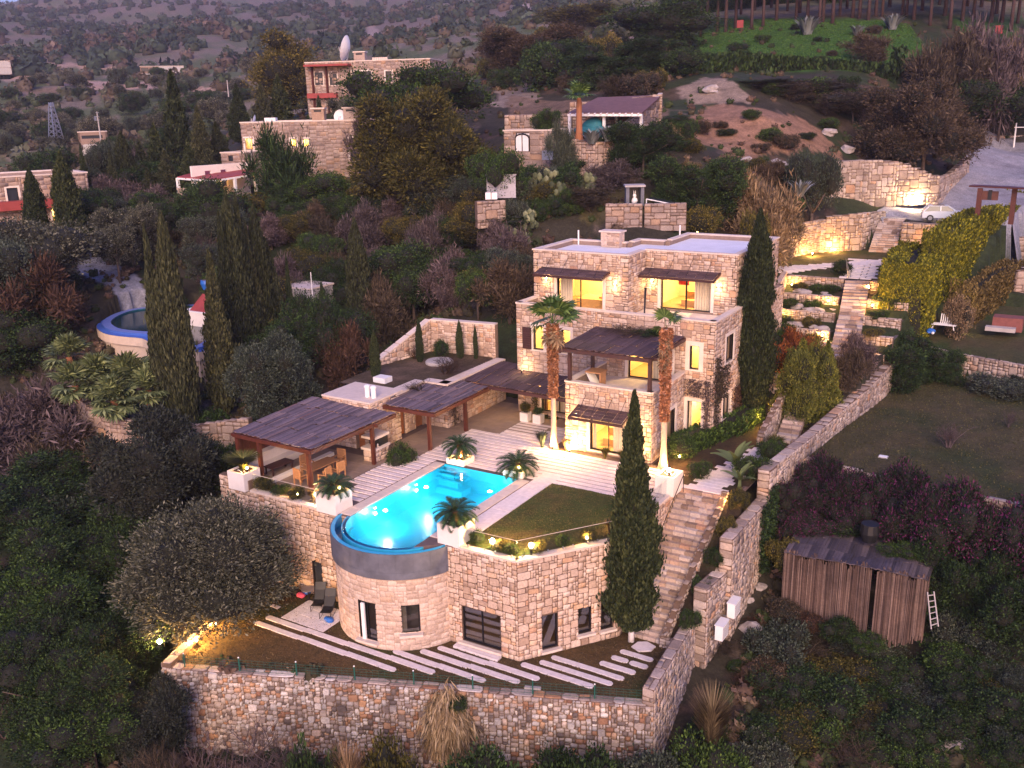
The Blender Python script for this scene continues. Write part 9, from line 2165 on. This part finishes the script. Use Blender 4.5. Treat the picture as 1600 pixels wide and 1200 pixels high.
# ------------------------------------------------------------------ garden lamps
G = [(-22.86, 34.75, .05, 110, 'bright lamp behind the glass left of the pointed corner', 1), (-21.0, 35.25, .05, 140, 'brightest lamp behind the glass right of the pointed corner', 1), (-19.3, 37.7, .05, 30, 'lamp behind the glass near the right end', 0), (-18.65, 39.9, .05, 25, 'lamp beyond the near cypress behind the glass', 0),
     (-38.3, 35.15, .05, 16, 'leftmost small lamp behind the left glass', 0), (-36.25, 35.0, .05, 16, 'second small lamp behind the left glass', 0), (-35.75, 35.0, .05, 16, 'third small lamp behind the left glass', 0), (-34.3, 35.0, .05, 40, 'bright lamp between glass and tall planter', 1), (-39.3, 34.8, 1.0, 12, 'lamp in the grass of the left planter', 0),
     (-32.75, 35.15, .95, 10, 'lamp in the tall planter left of the pool', 0), (-30.75, 43.6, .3, 16, 'lamp at the foot of the far left cycad', 0), (-26.7, 43.6, .3, 14, 'lamp at the foot of the far right cycad', 0), (-18.35, 45.7, .95, 16, 'lamp on the pebbles of the planter at the head of the steps', 1),
     (-27.1, 48.3, .1, 65, 'lamp at the foot of the first palm', 1), (-25.9, 48.3, .1, 75, 'brightest lamp against the patio wall', 1), (-21.4, 48.3, .1, 60, 'lamp right of the patio window', 1), (-19.6, 48.3, .1, 55, 'lamp at the foot of the second palm', 0), (-19.5, 50.1, .1, 22, 'lamp under the rounded bush', 0),
     (-18.9, 54.4, .1, 60, 'orange lamp in the twiggy shrub', 0), (-17.75, 58.6, .1, 55, 'square lamp at the foot of the second cypress', 0), (-18.4, 61.1, .2, 40, 'lamp behind the second cypress', 0), (-18.3, 56.6, .1, 25, 'lamp behind the clipped hedge', 0),
     (-14.9, 46.0, -.3, 45, 'lamp lighting the topmost shrubs of the planted strip', 0), (-15.0, 40.3, -4.9, 16, 'yellow lamp at the foot of the planted strip', 0),
     (-37.6, 26.5, -5.15, 90, 'bright lamp left of the lit olive', 1), (-36.2, 27.6, -5.25, 120, 'lamp under the crown of the lit olive', 0), (-36.6, 29.2, -5.25, 90, 'lamp on the lawn edge below the olive', 0),
     (-21.7, 80.6, 5.1, 40, 'lamp in the left corner of the topmost terrace', 0), (-18.2, 80.6, 5.1, 45, 'lamp by the stairs on the topmost terrace', 0), (-15.4, 80.4, 5.4, 30, 'lamp right beside the upper stairs', 0), (-17.9, 77.6, 4.6, 45, 'lamp on the second terrace by the stairs', 0), (-14.4, 77.2, 4.6, 60, 'lamp lighting the middle treads of the broad stairs', 0), (-20.9, 74.8, 3.9, 45, 'lamp on the third terrace', 0), (-16.9, 72.2, 3.0, 40, 'lamp on the fourth terrace', 0), (-13.0, 70.2, 2.6, 40, 'orange lamp where hedge and terraces meet', 0),
     (-17.2, 63.2, 2.1, 90, 'orange lamp inside the red shrub over the doorway', 0), (-15.9, 64.6, 2.1, 60, 'second orange lamp behind the golden bushes', 0), (-16.7, 57.6, .3, 35, 'lamp low before the golden bush', 0),
     (-24.9, 88.0, 6, 90, 'first lamp at the foot of the court wall', 0), (-23.2, 92.8, 6, 120, 'second and brightest lamp at the foot of the court wall', 0), (-21.9, 96.2, 6, 90, 'lamp by the pillar of the court wall', 0), (-12.9, 98.0, 6.0, 110, 'lamp lighting the block wall beside the hedge', 0),
     (-13.7, 86.0, 6.2, 60, 'lamp behind the front hedge', 0)]
for x, y, z, p, l, hot in G:
 garden_light(Vector((x, y, z)), p*2.4, l, h=.5 if (hot and y < 40 and z > -1) else .25, hot=bool(hot))
q = DD(1430, 316, 109.2); garden_light(Vector((q.x, q.y, 9.7)), 130, 'lamp at the foot of the long curved wall of the yard', hot=True, r=.12)
for x, y, d, p, l in ((1090, 345, 81, 130, 'lamp in the yellow bush behind the roof'), (1178, 345, 83, 110, 'lamp in the second yellow bush behind the roof')):
 q = DD(x, y, d); garden_light(Vector((q.x, q.y, th1(q.x, q.y)+.2)), p, l, r=.09)
for x, y, z, p, l in ((-8.6, 81.0, 3.2, 260, 'flood lamp beside the front part of the golden hedge'), (-8.3, 90.0, 2.8, 300, 'flood lamp beside the middle of the golden hedge'), (-7.4, 104, 3.2, 300, 'flood lamp beside the rear of the golden hedge')):
 t = garden_light(Vector((x, y, z)), p, l, r=.05, color=(1, .75, .25))
add_light((-31.3, 54.0-.35, 2.1), 26, AMBER, .08, villa); add_light((-32.3, 53.3, 2.75), 22, WARM, .08, villa)
for p in ((-34.2, 52.5, 2.5), (-36.0, 47.0, 2.4), (-38.2, 39.2, 2.4)): pass
m_ = MB(); m_.lathe((-32.3, 53.4, 3.02), [(.05, 0), (.05, .12), (.10, .16), (.1, .22)], 8); tag(m_.build('wall_washer', M['darkframe']), 'small dark up light on the roof of the dark pergola', 'lamp'); add_light((-32.3, 53.5, 3.35), 20, WARM, .05)
# ------------------------------------------------------------------ evening air
def haze(x0, x1, y0, y1, z0, z1, dens):
 m_ = MB(); m_.box(x0, x1, y0, y1, z0, z1)
 mt = bpy.data.materials.new('haze'); mt.use_nodes = True; n = mt.node_tree.nodes; l = mt.node_tree.links; n.clear()
 v = n.new("ShaderNodeVolumePrincipled"); v.inputs['Color'].default_value = (.80, .80, .92, 1); v.inputs['Density'].default_value = dens; v.inputs['Anisotropy'].default_value = .1
 o = n.new("ShaderNodeOutputMaterial"); l.new(v.outputs[0], o.inputs['Volume'])
 h = m_.build('haze', mt, None, 'thin evening haze between the near hill and the far mountain', None, None, 'stuff'); return h
haze(-2700, 2700, -60, 2700, -40, 700, HAZE)
